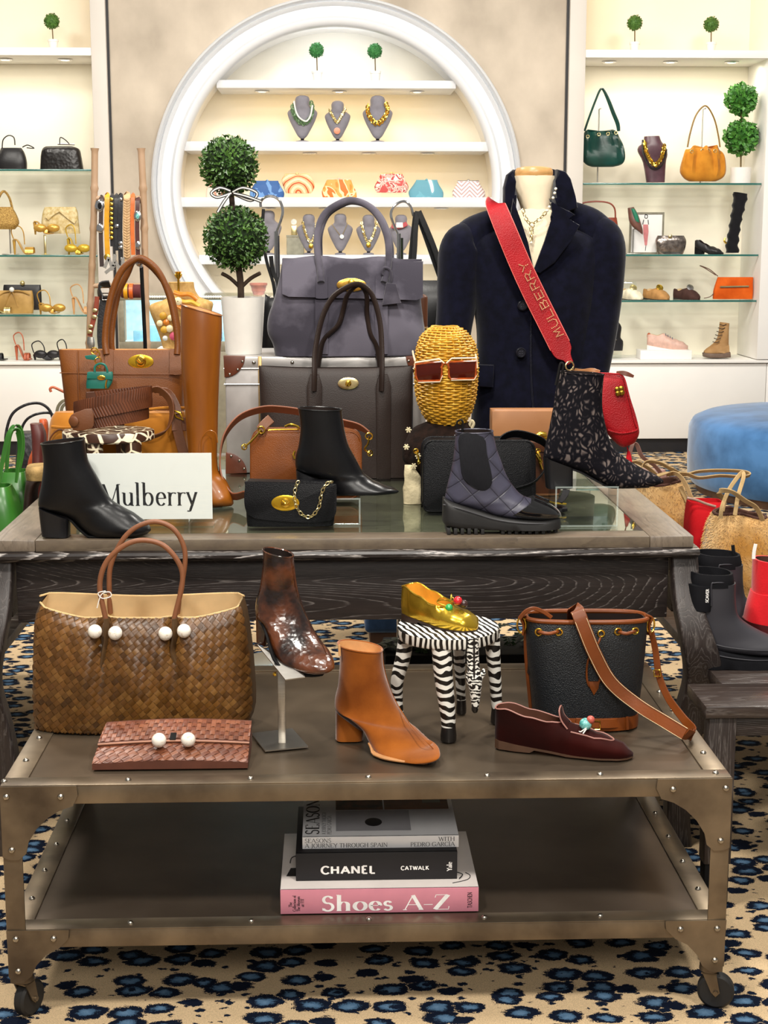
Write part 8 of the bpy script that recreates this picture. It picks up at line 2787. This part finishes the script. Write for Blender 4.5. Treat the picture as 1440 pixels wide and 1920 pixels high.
for lab,u,v0,v1,w,col,orn in belt_specs:
 yb = YLd-.03
 t = thing('belt',lab,'belt',W(u,v1,yb),'belts hanging on the bamboo ladder')
 mm_ = mat('belt_' +col,col,rough=.45,bump=.3 if col != 'cba678' else 1.0,bscale=90)
 bm = BM(); rpx(bm,[(u+1,v0+4,yb+.07),(u,v0-5,yb+.03),(u,v0+4,yb-.004),(u-1,(v0+v1)/2,yb-.004),(u+1,v1,yb)],yb,w,1.6,k=4); out('band',bm,mm_,t)
 if col == 'cba678':
  bm = BM()
  for k in range(22):
   vv = v0+4+k*(v1-v0-8)/22
   for s in (-1,1):
    obox(bm,W(u+s*3.2,vv,yb-.008),V((.007,0,s*.004)),V((0,.003,0)),V((0,0,.005)),.001,1)
  out('weave',bm,mm_,t,kind='stuff')
 for (a,b_,ru,rv,k) in orn:
  bm = BM(); oval(bm,a,b_,ru,rv,yb-.008,.006,n=8 if ru > 8 else 16); o_ = out('concho' if ru > 4 else 'stud',bm,{'s': chrome,'g': gold,'t': chrome}[k],t)
  if k == 't':
   bm = BM(); oval(bm,a,b_,ru*.5,rv*.55,yb-.015,.005); out('stone',bm,turq,o_)
  if ru > 8:
   bm = BM(); oval(bm,a,b_,ru*.4,rv*.5,yb-.015,.004); out('stone',bm,matt_black,o_)
t = thing('belt','thick black woven belt looped over the lower ladder rung','belt',W(195,640,YLd-.05),'belts hanging on the bamboo ladder')
bm = BM(); rpx(bm,[(206,532),(190,534),(186,545),(192,560),(206,556),(208,540)],YLd-.06,22,4,k=4,wdir=V((.3,-1,.6))); out('band',bm,mat('black_woven','1a191d',rough=.5,bump=1,bscale=120),t)
bm = BM(); rpx(bm,[(196,560),(192,590),(190,630),(194,668)],YLd-.05,16,4,k=4); out('band',bm,MATS['black_woven'],t)
bm = BM(); torus(bm,W(198,556,YLd-.08),.02,.004,n=4,up=(1,0,1)); out('buckle',bm,chrome,t)
t = thing('belt','brown leather belt with metal keepers dangling beside the lower rung','belt',W(172,640,YLd-.05),'belts hanging on the bamboo ladder')
bm = BM(); rpx(bm,[(182,556),(180,580),(174,605),(168,630)],YLd-.06,9,3,k=4); out('band',bm,MATS['red_brown_leather'],t)
for u,v in ((170,612),(168,622),(178,582),(177,594)):
 bm = BM(); oval(bm,u,v,5,4,YLd-.068,.006,n=12); out('keeper',bm,pale_gold,t)
bm = BM(); body(bm,[(164,632,176,632,.01),(163,645,178,645,.014),(168,655,176,655,.01)],YLd-.06,n=12,k=3); out('buckle',bm,brushed,t)
g_c = thing('cuff_roll','burgundy bracelet roll on the lower ladder rung','jewelry roll',W(243,548,YLd-.06))
bm = BM(); lathe(bm,W(226,546,YLd-.06),[(.02,0),(.03,.004),(.03,37*S(YLd)),(.02,38*S(YLd))],n=18,axis=(1,0,0)); out('roll',bm,mat('burgundy_velour','5a2a2c',rough=.7),g_c)
for i,(u,col,nm) in enumerate(((236,'d99a10','golden yellow studded'),(246,'d0601c','orange chevron'))):
 t = thing('cuff_bracelet',nm+' leather cuff on the burgundy roll','bracelet',W(u,548,YLd-.06))
 bm = BM(); lathe(bm,W(u-3.5,546,YLd-.06),[(.0305,0),(.034,.001),(.034,7.6*S(YLd)),(.0305,7.7*S(YLd))],n=22,axis=(1,0,0),caps=False); out('cuff',bm,mat('cuff_' +col,col,rough=.4),t)
t = thing('buckle_bunch','bunch of loose silver buckles and tags under the hanging belts','buckles',W(215,500,YLd-.04))
for k,(u,v,a) in enumerate(((200,492,.4),(208,496,-.3),(214,488,.2),(222,500,-.5),(206,505,.9),(230,494,.1))):
 bm = BM(); c_ = W(u,v,YLd-.05); d = V((sin(a),0,cos(a))); obox(bm,c_,d.cross(V((0,1,0)))*.006,V((0,.0015,0)),d*.026,.001,1); out('silver_tag',bm,brushed,t)
# bag stand behind the tan tote
bst = thing('bag_stand','black pole bag stand with chrome head behind the tan tote','stand',(W(272,650,4.56).x,4.56,ZT))
xb = W(268,600,4.56)
bm = BM(); tube(bm,[V((W(272,640,4.56).x,4.56,ZT+.004)),W(272,640,4.56),W(265,500,4.56)],.0055,n=10); out('pole',bm,matt_black,bst)
bm = BM(); lathe(bm,(W(272,640,4.56).x,4.56,ZT),[(.05,.0006),(.05,.006),(.008,.01)],n=24); out('foot',bm,matt_black,bst)
bm = BM(); ball(bm,W(261,493,4.45),.011,u=12,v=8); tpx(bm,[(265,502),(262,494),(256,489)],4.45,3.0,n=7); out('hook_head',bm,chrome,bst)
# jewellery showcase
YSh = 7.9
shw = thing('jewellery_showcase','olive framed glass jewellery showcase with pale blue interior under the round niche','showcase',(W(420,640,YSh).x,YSh,0))
olive = mat('olive_frame','8b8470',rough=.5)
x0,x1 = W(222,600,YSh).x,W(700,600,YSh).x
zt_,zb_2 = W(300,556,YSh).z,W(300,648,YSh).z
bm = BM(); box(bm,x0,x1,YSh,YSh+.6,.0006,zb_2-.03,.004); out('cabinet_base',bm,olive,shw)
for a in ((x0,x1,zt_-.018,zt_),(x0,x1,zb_2-.03,zb_2+.02)):
 bm = BM(); box(bm,a[0],a[1],YSh,YSh+.03,a[2],a[3],.002); out('frame_rail',bm,olive,shw)
for u in (222,340,470,600):
 xx = W(u,600,YSh).x
 bm = BM(); box(bm,xx,xx+.03,YSh+.001,YSh+.029,zb_2+.02,zt_-.018,.002); out('frame_post',bm,olive,shw)
bm = BM(); box(bm,x0+.01,x1-.01,YSh+.03,YSh+.6,zt_-.010,zt_-.002); out('glass_lid',bm,glass_shelf,shw,smooth=0)
bm = BM(); box(bm,x0+.01,x1-.01,YSh+.008,YSh+.012,zb_2+.02,zt_-.018); out('front_glass',bm,glass_shelf,shw,smooth=0)
pblue = mat('pale_blue_reflection','bcdcec',rough=.8)  # bluish window reflection of the display, put into the panel colour
bm = BM(); box(bm,x0,x1,YSh+.3,YSh+.32,zb_2,zt_-.02); out('back_lining',bm,pblue,shw)
bm = BM(); box(bm,x0,x1,YSh+.03,YSh+.3,zb_2-.005,zb_2+.01); out('floor_lining',bm,pblue,shw)
for k,(u,h) in enumerate(((262,.06),(284,.09),(305,.05),(405,.08),(430,.1))):
 xx = W(u,620,YSh+.15).x
 bm = BM(); box(bm,xx-.03,xx+.03,YSh+.12,YSh+.19,zb_2+.0105,zb_2+.01+h,.004); out('ring_block',bm,mat('blue_block','8fc0da',rough=.6),shw)
lamp('showcase_strip',((x0+x1)/2,YSh+.08,zt_-.03),2.5,x1-x0-.2,((x0+x1)/2,YSh+.25,zb_2),(.8,.93,1),size_y=.03)
bm = BM()
for k in range(34):
 ball(bm,W(268+k*4.4,557,YSh-.004),.0075,u=8,v=6)
out('bead_trim',bm,whb,shw,kind='stuff')
tc_ = thing('terracotta_cup','small pink terracotta cup on the showcase beside the topiary trunk','cup',(W(485,554,YSh+.2).x,YSh+.2,zt_))
bm = BM(); lathe(bm,(W(485,554,YSh+.2).x,YSh+.2,zt_),[(.028,.0006),(.042,.05),(.046,.05),(.046,.062),(.040,.062),(.036,.02)],n=20,caps=False,sx=1,sy=1); out('cup',bm,mat('pink_terracotta','b87868',rough=.6),tc_)
# cork bust with gold scarf on a pedestal
YK = 5.5
zk0 = W(330,652,YK).z
pdl = thing('pedestal','white square pedestal behind the tan tote carrying the cork bust','pedestal',(W(335,652,YK).x,YK,0))
bm = BM(); box(bm,W(295,652,YK).x,W(378,652,YK).x,YK-.09,YK+.09,.0006,zk0,.004); out('column',bm,white_paint,pdl)
cork = mat('cork_linen','c9a468',rough=.85,col2='b48c50',scale=60,bump=.3,bscale=160)
kb = thing('cork_bust','cork coloured display bust standing behind the tan tote handles','display bust',(W(338,650,YK).x,YK,zk0))
bm = BM(); body(bm,[(316,529,363,529,.10),(318,545,366,545,.10),(312,560,376,558,.11),(284,570,398,566,.13),(281,582,398,580,.15),(290,605,392,605,.15),(300,632,384,632,.14),(306,652,376,652,.12)],YK,e=2.4,n=32,k=3,fn=clampz(zk0+.0006)); out('torso',bm,cork,kb)
ck_ = thing('jewelled_collar','orange and gold jewelled collar necklace on the cork bust','necklace',W(345,580,YK-.09))
amb = mat('amber_bead','d07a28',rough=.25,coat=.5)
cr_b = mat('cream_bead','ecd9ae',rough=.35)
for k,pts in enumerate(([(326,548),(340,552),(356,552),(370,562)],[(328,560),(344,566),(360,566),(374,574)],[(330,572),(346,580),(362,580)])):
 bm = BM(); tpx(bm,pts,YK-.085-.004*k,5.2,n=8,flat=.7); out('beaded_tube',bm,(amb,MATS['golden_wicker'],amb)[k],ck_)
for (u,v,r,m_) in ((334,565,8,cr_b),(334,565,4,gold),(306,592,7,MATS['golden_wicker']),(312,604,6,amb),(300,606,6,cr_b),(308,618,7,MATS['golden_wicker']),(320,596,6,cr_b),(318,616,7,cr_b),(326,630,8,mat('pink_rosette','c8506a',rough=.5)),(310,634,5,whb)):
 bm = BM(); oval(bm,u,v,r,r,YK-.088,.012,n=14); out('ornament',bm,m_,ck_)
fp = thing('finial_pin','gold crown topped finial standing at the cork bust neck','ornament',W(335,545,YK-.06))
bm = BM(); lathe(bm,W(335,548,YK-.062),[(.004,0),(.004,.045),(.012,.055),(.014,.062),(.009,.066),(.013,.071),(.002,.072)],n=12); out('finial',bm,gold,fp)
# chrome hooks and hanging bags behind the suede bag
YHk = 5.30
for nm,arcp,post,lab in (('a',[(489,388),(489,378),(497,370),(510,368),(524,376),(530,394),(527,412),(518,436)],(518,436),'chrome hook bag stand rising behind the topiary'),
       ('b',[(775,405),(770,388),(760,378),(748,380),(737,390),(733,402),(737,418),(746,438)],(748,440),'chrome hook bag stand rising behind the suede bag handle')):
 x = W(post[0]+1,600,YHk).x
 hs = thing('hook_stand',lab,'stand',(x,YHk,0))
 bm = BM(); tpx(bm,arcp,YHk,2.6,n=9); out('hook',bm,chrome,hs)
 bm = BM(); tube(bm,[V((x,YHk,.01)),W(post[0],post[1]-2,YHk)],.008,n=10); tube(bm,[V((x+.008,YHk,.9)),V((x+.008,YHk,W(post[0],post[1]+6,YHk).z))],.005,n=8); out('post',bm,chrome,hs)
 bm = BM(); lathe(bm,(x,YHk,0),[(.16,.0006),(.16,.012),(.01,.02)],n=28); out('foot',bm,chrome,hs)
bt_ = thing('black_tote','black leather tote hanging by long straps from the chrome hook beside the blazer','bag',(W(812,640,5.24).x,5.24,W(812,690,5.24).z))
bm = BM(); rpx(bm,[(783,396),(779,430),(777,470),(772,520),(770,540)],5.22,10,2,k=4); rpx(bm,[(779,398),(774,440),(769,490),(766,530)],5.27,8,2,k=4); out('strap',bm,lea_blk,bt_,kind='stuff')
bm = BM(); rpx(bm,[(785,396),(800,430),(816,470),(832,520),(838,540)],5.22,10,2,k=4); rpx(bm,[(781,398),(796,440),(810,480),(826,525)],5.27,8,2,k=4); out('strap',bm,lea_blk,bt_,kind='stuff')
bm = BM(); body(bm,bagrows([(526,762,846,.05),(560,760,848,.10),(640,760,848,.12),(720,762,846,.12)],5.26),e=5,n=32,k=3,open_top=.05); out('body',bm,lea_blk,bt_)
bb_ = thing('hanging_bag','black bag hanging from the chrome hook behind the white pot','bag',(W(510,660,5.2).x,5.2,W(510,690,5.2).z))
bm = BM(); body(bm,bagrows([(556,494,530,.04),(580,490,534,.08),(640,488,536,.09),(690,490,534,.08)],5.2),e=3.5,n=24,k=3); out('body',bm,lea_blk,bb_)
bm = BM(); rpx(bm,[(494,392),(492,440),(500,490),(512,530),(516,560)],5.24,6,2,k=4); rpx(bm,[(508,480),(512,510),(522,530),(526,560)],5.23,8,2,k=4); out('strap',bm,lea_blk,bb_,kind='stuff')
gsc = thing('printed_scarf','black and cream printed scarf tied on the hanging black bag','scarf',W(504,590,5.18))
bm = BM(); rpx(bm,[(496,552),(500,566),(506,580),(498,592)],5.19,[10,16,14,6],2,k=4); rpx(bm,[(508,556),(516,572),(508,588),(500,594)],5.18,[6,12,10,4],2,k=4); out('cloth',bm,patmat('cream_black_print',[(.0,'17130f'),(.42,'efe4d0'),(.62,'201a16'),(.7,'e6d8c0')],30,.5),gsc)
vc = thing('vanity_case','cognac leather vanity case glimpsed behind the suede bag on the trunk','case',(W(790,640,YTk+.31).x,YTk+.31,zk))
bm = BM(); box(bm,W(740,600,YTk+.31).x,W(801,600,YTk+.31).x,YTk+.275,YTk+.35,zk+.0006,W(790,552,YTk+.31).z,.012,seg=3); out('body',bm,MATS['chestnut_leather'],vc)
bm = BM(); box(bm,W(739,600,YTk+.31).x,W(802,600,YTk+.31).x,YTk+.272,YTk+.353,W(790,617,YTk+.31).z,W(790,612,YTk+.31).z,.002); out('brass_band',bm,MATS['brass_batten'],vc)
# ================================================================== left of the table
grn = mat('grass_green_leather','3c7a2a',rough=.32,col2='2c6420',scale=8,var=.1)
BZ = .45
def blk(t,nm,rows,Y,m,e=4,fnz=None,top=0,mi_in=None):
 bm = BM()
 body(bm,bagrows(rows,Y),e=e,n=32,k=4,open_top=top,rim=.95,fn=clampz(fnz) if fnz is not None else None)
 return out(nm,bm,m,t)
YGr = Yz(30,985,BZ+.36)
YGr = 4.15
g1 = thing('green_tote','grass green leather tote with looped handle nearest the table edge','bag',(W(10,960,YGr).x,YGr,BZ))
blk(g1,'body',[(910,-60,20,.08),(940,-62,32,.13),(1000,-62,46,.15),(1085,-60,60,.15)],YGr,grn,4.5,BZ+.0006,.1)
bm = BM(); rpx(bm,[(-4,915),(2,880),(8,850),(14,824),(20,810),(30,806),(36,814),(38,840),(34,872),(30,905)],YGr-.03,[9,11,13,15,17,18,17,14,10,7],2.5,k=4,wdir=V((.75,-.6,.2))); out('handle',bm,grn,g1)
g2 = thing('green_tote','second grass green leather tote standing just behind the first','bag',(W(40,940,4.36).x,4.36,BZ))
blk(g2,'body',[(882,8,50,.08),(905,4,56,.12),(935,2,66,.14),(1045,0,80,.14)],4.36,grn,4.5,BZ+.0006,.1)
bm = BM(); rpx(bm,[(12,890),(14,850),(17,818),(26,800),(36,802),(42,822),(42,850),(36,885)],4.34,[9,12,15,16,15,12,10,7],2.5,k=4,wdir=V((.75,-.6,.2))); out('handle',bm,grn,g2)
bkb = mat('black_braided_leather','19161a',rough=.5,bump=1,bscale=70,kind='pebble')
b_1 = thing('braided_bag','black braided leather bag with tall arched handles beyond the green totes','bag',(W(62,920,4.75).x,4.75,BZ))
blk(b_1,'body',[(810,36,98,.08),(840,34,100,.14),(900,32,102,.16),(1000,34,100,.16)],4.75,bkb,3.5,BZ+.0006)
bm = BM(); tpx(bm,[(12,850),(11,815),(22,778),(46,760),(73,756),(92,768),(100,790),(102,820)],4.73,2.8,n=7); out('handle',bm,bkb,b_1)
bm = BM(); tpx(bm,[(40,815),(42,800),(52,785),(70,776),(92,774),(104,782)],4.77,2.6,n=7); out('handle',bm,bkb,b_1)
bur = mat('burgundy_leather','5c2621',rough=.45,col2='4c1c18',scale=12)
b_2 = thing('burgundy_bag','folded burgundy leather bag standing on end beside the giraffe stool','bag',(W(68,900,4.50).x,4.50,BZ))
blk(b_2,'body',[(794,57,78,.04),(815,60,86,.06),(850,62,84,.07),(890,62,84,.08),(1030,60,84,.08)],4.50,bur,3,BZ+.0006)
bm = BM(); tpx(bm,[(62,812),(66,806),(72,812),(75,820)],4.56,3.4,n=7); out('knot',bm,bur,b_2)
ora = mat('orange_croc_leather','c8582a',rough=.4,bump=.8,bscale=60,kind='pebble')
b_3 = thing('orange_bag','orange textured bag squeezed behind the burgundy bag','bag',(W(74,880,4.60).x,4.60,BZ))
blk(b_3,'body',[(786,74,86,.03),(796,73,90,.04),(840,62,92,.06),(880,52,96,.08),(1015,50,94,.08)],4.60,ora,3,BZ+.0006)
bsk = thing('straw_basket','straw and dark brown basket bag peeping out behind the black boot','bag',(W(75,930,4.28).x,4.28,BZ))
blk(bsk,'rim',[(872,52,110,.09),(880,50,112,.12),(896,52,100,.12)],4.28,mat('pale_straw','a88a58',rough=.7,bump=1,bscale=90,var=.3),3)
blk(bsk,'body',[(895,54,96,.118),(920,50,68,.12),(1060,40,66,.12)],4.28,mat('dark_basket','33211a',rough=.6,bump=.6,bscale=60),3,BZ+.0006)
olv = mat('olive_strap_leather','77715a',rough=.5)
b_4 = thing('olive_bag','olive strapped bag tucked between black bag and suede satchel','bag',(W(125,860,4.72).x,4.72,ZT))
blk(b_4,'body',[(785,100,150,.06),(810,98,152,.1),(895,98,152,.12)],4.72,olv,3,ZT+.0006)
for o in (0,8):
 bm = BM(); rpx(bm,[(106+o,790),(108+o,765),(118+o,752+o*.5),(132+o,750+o*.6)],4.70,6,2,k=4); out('handle',bm,olv,b_4)
bm = BM(); tpx(bm,[(96,735),(94,729),(100,726),(114,732),(134,742),(148,752),(146,790)],4.71,2.6,n=7); out('braided_handle',bm,cora,b_4)
# ================================================================== right of the table
fur = mat('honey_fur','d2b07c',rough=.95,col2='ae7c3a',scale=7,detail=5,sheen=.5,bump=.6,bscale=220)
trim_br = mat('brown_suede_trim','4a3028',rough=.8)
webb = mat('beige_webbing','b09468',rough=.7,bump=.6,bscale=260,var=.08)
def fuzz(bm,RR,cnt,ln,seed=1):
 """short hairs over the lofted rings RR"""
 R9 = random.Random(seed)
 nr,nn = len(RR),len(RR[0])
 for k in range(cnt):
  i = R9.randrange(nr-1)
  j = R9.randrange(nn)
  f,g = R9.random(),R9.random()
  a,b_ = RR[i][j].lerp(RR[i][(j+1) % nn],f),RR[i+1][j].lerp(RR[i+1][(j+1) % nn],f)
  p = a.lerp(b_,g)
  tx,tz = RR[i][(j+1) % nn]-RR[i][j],RR[i+1][j]-RR[i][j]
  n_ = tx.cross(tz)
  if n_.length < 1e-9:
   continue
  n_.normalize()
  c_ = sum(RR[i],V())/nn
  if n_.dot(p-c_) < 0:
   n_ = -n_
  d = (n_*.6+V((R9.uniform(-.5,.5),R9.uniform(-.5,.5),R9.uniform(-1.1,-.3)))).normalized()
  s = d.orthogonal().normalized()*.0013
  v1,v2,v3 = bm.verts.new(p-s),bm.verts.new(p+s),bm.verts.new(p+d*ln*R9.uniform(.6,1.3))
  bm.faces.new((v1,v2,v3))
def fur_bag(label,rows,Y,zmin,seed,m=fur,rim=True,kf=None):
 um,vb = (rows[-1][1]+rows[-1][2])/2,rows[-1][0]
 t = thing('fur_tote',label,'bag',(W(um,vb,Y).x,Y,zmin))
 fn = lambda p,q: V((p.x,p.y+.010*sin(p.x*55+seed)*(1-q*.5),max(zmin+.0006,p.z+.008*sin(p.x*40+seed)*max(0,1-q*3))))
 bm = BM(); RR = body(bm,bagrows(rows,Y),e=3.2,n=44,k=4,open_top=.12,rim=.93,fn=fn,mi_in=1); out('body',bm,[m,trim_br],t)
 bm = BM(); tube(bm,RR[0],.0045,n=7,closed=True); out('rim_binding',bm,trim_br,t)
 bm = BM(); fuzz(bm,RR,kf or 5200,.008,seed); out('pile',bm,m,t,kind='stuff',smooth=0)
 return t
Yf1 = 4.58
f1 = fur_bag('honey fur tote with twisted beige straps behind the table corner',[(902,1190,1272,.10),(925,1186,1282,.14),(960,1184,1291,.16),(1000,1184,1296,.16),(1050,1184,1298,.16)],Yf1,BZ,3)
bm = BM(); rpx(bm,[(1206,905,Yf1-.08),(1202,880,Yf1-.06),(1212,866,Yf1-.05),(1236,868,Yf1-.05),(1260,880,Yf1-.04),(1282,890,Yf1),(1310,884,Yf1+.02),(1350,882,Yf1),(1392,884,Yf1-.02),(1406,890,Yf1-.04),(1392,894,Yf1-.06),(1350,892,Yf1-.06),(1310,896,Yf1-.05),(1284,888,Yf1-.06),(1250,890,Yf1-.06)],Yf1,9,2.5,k=5,wdir=V((.1,-.7,.7))); out('strap',bm,webb,f1)
bm = BM(); rpx(bm,[(1232,892,Yf1-.07),(1262,886,Yf1-.09),(1282,902,Yf1-.10),(1298,938,Yf1-.11),(1313,972,Yf1-.12),(1300,960,Yf1-.10),(1284,930,Yf1-.08),(1276,912,Yf1-.07)],Yf1,9,2.5,k=5,wdir=V((.8,-.6,.2))); out('strap',bm,webb,f1)
redc = mat('red_felt','b8141c',rough=.9,var=.06,bump=.3,bscale=200)
r1 = thing('red_felt_bag','red felt bag with pale piping between the two honey fur totes','bag',(W(1310,1000,4.36).x,4.36,BZ))
blk(r1,'body',[(938,1290,1352,.08),(960,1288,1356,.12),(1000,1286,1358,.14),(1075,1286,1360,.14)],4.36,redc,4,BZ+.0006,.06)
bm = BM(); tpx(bm,[(1288,934),(1304,937),(1325,945),(1342,950)],4.30,2.6,n=7); out('piping',bm,mat('taupe_piping','9a7a6c',rough=.5),r1)
Yf2 = 4.14
f2 = fur_bag('honey fur tote with crossed beige straps above the black rubber boots',[(962,1340,1432,.10),(985,1330,1446,.15),(1030,1322,1454,.18),(1075,1320,1460,.19),(1115,1322,1462,.19),(1180,1324,1462,.19)],Yf2,bz,8,kf=9000)
bm = BM(); rpx(bm,[(1351,972,Yf2-.09),(1354,950,Yf2-.09),(1366,920,Yf2-.06),(1382,896,Yf2-.03),(1392,886,Yf2-.02),(1394,896,Yf2-.04),(1384,930,Yf2-.08),(1378,966,Yf2-.1)],Yf2,8,2.5,k=5); out('strap',bm,webb,f2)
bm = BM(); rpx(bm,[(1356,960,Yf2-.06),(1358,940,Yf2-.05),(1348,926,Yf2-.07),(1352,920,Yf2-.09),(1372,922,Yf2-.11),(1396,938,Yf2-.10),(1418,952,Yf2-.09),(1430,976,Yf2-.08)],Yf2,10,2.5,k=5,wdir=V((.2,-.6,.7))); out('strap',bm,webb,f2)
tp_ = thing('taupe_bag','pinkish brown strapped bag behind the lace boot toe','bag',(W(1205,930,4.72).x,4.72,BZ))
tpl = mat('pinkish_taupe_leather','8a665c',rough=.5)
blk(tp_,'body',[(880,1176,1246,.06),(905,1172,1252,.1),(1020,1172,1252,.12)],4.72,tpl,3,BZ+.0006)
bm = BM(); rpx(bm,[(1184,890),(1180,860),(1186,834),(1194,834),(1204,856),(1226,872),(1240,888)],4.68,9,2,k=4,wdir=V((.7,-.6,.3))); out('strap',bm,tpl,tp_)
bm = BM(); rpx(bm,[(1176,872),(1192,866),(1216,878),(1230,890)],4.66,9,2,k=4,wdir=V((.4,-.6,.6))); out('strap',bm,webb,tp_)
tas = thing('red_tassel','red tassel dangling below the red crossbody bag','tassel',W(1178,878,4.27))
bm = BM(); body(bm,[(1176,846,1181,846,.008),(1174,858,1184,858,.014),(1171,878,1187,878,.02)],4.27,n=14,k=3); out('fringe',bm,mat('bright_red','d01828',rough=.7),tas)
bm = BM(); tube(bm,[W(1178,846,4.27),W(1176,838,4.26)],.0018,n=5); out('loop',bm,MATS['bright_red'],tas)
# rubber boots on the bench
rub = mat('matt_black_rubber','333238',rough=.55,var=.06,scale=6)
neo = mat('black_neoprene','121216',rough=.85)
for lab,dx,Yb_,du,dv in (('front black rubber ankle boot with neoprene collar on the low bench',0,3.595,0,0),('rear black rubber ankle boot with pull tab behind its pair',1,3.88,14,-34)):
 zz = bz
 t = thing('rubber_boot',lab,'boot',(W(1370+du,1240+dv,Yb_).x,Yb_,zz))
 def q(s):
  return (s[0]+du,s[1]+dv,s[2]+du,s[3]+dv,s[4])
 bm = BM()
 body(bm,[q(s) for s in [(1290,1088,1377,1090,.11),(1290,1120,1377,1120,.11),(1291,1150,1382,1150,.105),(1292,1180,1400,1168,.105),(1296,1202,1424,1182,.105),(1312,1212,1446,1192,.11),(1345,1217,1464,1200,.115),(1390,1222,1476,1208,.11),(1430,1224,1482,1214,.09),(1462,1224,1484,1220,.04)]],Yb_,e=2.4,n=32,k=4,fn=clampz(zz+.02))
 out('upper',bm,rub,t)
 bm = BM(); body(bm,[q(s) for s in [(1292,1069,1372,1072,.105),(1290,1080,1374,1083,.112),(1290,1094,1375,1095,.112)]],Yb_,e=2.4,n=32,k=4,open_top=.06,rim=.9); out('collar',bm,neo,t)
 bm = BM(); body(bm,[q(s) for s in [(1286,1090,1333,1092,.112),(1286,1115,1334,1115,.115),(1287,1136,1330,1138,.113)]],Yb_-.003,e=3,n=24,k=3); out('neoprene_panel',bm,neo,t)
 bm = BM(); body(bm,[q(s) for s in [(1292,1196,1292,1250,.07),(1315,1203,1315,1252,.115),(1360,1213,1360,1255,.12),(1410,1222,1410,1258,.13),(1455,1222,1455,1258,.11),(1486,1218,1486,1254,.05)]],Yb_,e=5,n=28,k=3,fn=clampz(zz+.0006)); out('sole',bm,neo,t)
 bm = BM(); tpx(bm,[(1320+du,1222+dv,Yb_-.055),(1360+du,1232+dv,Yb_-.062),(1410+du,1238+dv,Yb_-.066),(1450+du,1238+dv,Yb_-.06)],Yb_,1.2,n=5); tpx(bm,[(1320+du,1202+dv,Yb_-.052),(1360+du,1213+dv,Yb_-.06),(1410+du,1219+dv,Yb_-.063),(1450+du,1220+dv,Yb_-.058)],Yb_,1.4,n=5); tpx(bm,[(1376+du,1087+dv,Yb_-.02),(1360+du,1092+dv,Yb_-.05),(1340+du,1093+dv,Yb_-.057),(1334+du,1098+dv,Yb_-.057),(1334+du,1136+dv,Yb_-.056)],Yb_,1.6,n=5); out('ridge',bm,rub,t,kind='stuff')
 if dx == 0:
  bm = BM(); h = 5.2*S(Yb_)
  letters(bm,'SCAVER',W(1328,1130,Yb_-.0625),V((0,0,h)),V((-h,0,0)),width=27*S(Yb_),a=.2,b=.2)
  out('lettering',bm,inkw,t,smooth=0,kind='stuff')
 else:
  bm = BM(); rpx(bm,[(1374,1022),(1376,1036),(1382,1048),(1388,1056)],Yb_+.02,7,2,k=4); out('pull_tab',bm,neo,t)
red_s = mat('red_suede','cf1c24',rough=.8,var=.06,sheen=.3,bump=.3,bscale=200)
YRb2 = 3.74
rb_ = thing('red_boot','red suede boot with dark sole cropped at the frame edge on the bench','boot',(W(1440,1186,YRb2).x,YRb2,bz))
bm = BM(); body(bm,[(1413,1047,1488,1052,.10),(1412,1070,1488,1072,.10),(1411,1108,1489,1110,.105)],YRb2,n=28,k=4,open_top=.06,mi_in=1); out('shaft',bm,[red_s,trim_br],rb_)
bm = BM(); tube(bm,[W(1449,1110,YRb2)+V((.048*cos(2*pi*i/28),.056*sin(2*pi*i/28),0)) for i in range(28)],.004,n=7,closed=True); out('ankle_seam',bm,red_s,rb_)
bm = BM(); body(bm,[(1409,1108,1491,1112,.108),(1402,1132,1500,1140,.115),(1396,1158,1510,1170,.12),(1396,1166,1512,1182,.12)],YRb2,e=2.6,n=28,k=4); out('foot',bm,red_s,rb_)
bm = BM(); body(bm,[(1394,1160,1514,1172,.122),(1397,1176,1514,1190,.122)],YRb2,e=2.8,n=28,k=2,fn=clampz(bz+.012)); out('sole',bm,mat('oxblood_sole','4a0d10',rough=.5),rb_)
zlo = min(v.co.z for v in bpy.data.objects[bpy.data.objects['sole'].name].data.vertices) if False else 0
bm = BM(); body(bm,[(1400,1178,1514,1192,.116),(1404,1226,1514,1230,.112)],YRb2,e=2.8,n=28,k=2,fn=clampz(bz+.0006)); out('outsole',bm,mat('gum_outsole','8a6440',rough=.6),rb_)
bm = BM(); rpx(bm,[(1413,1048),(1414,1034),(1417,1020)],YRb2-.03,7,1.5,k=3); out('pull_tab',bm,white_paint,rb_)
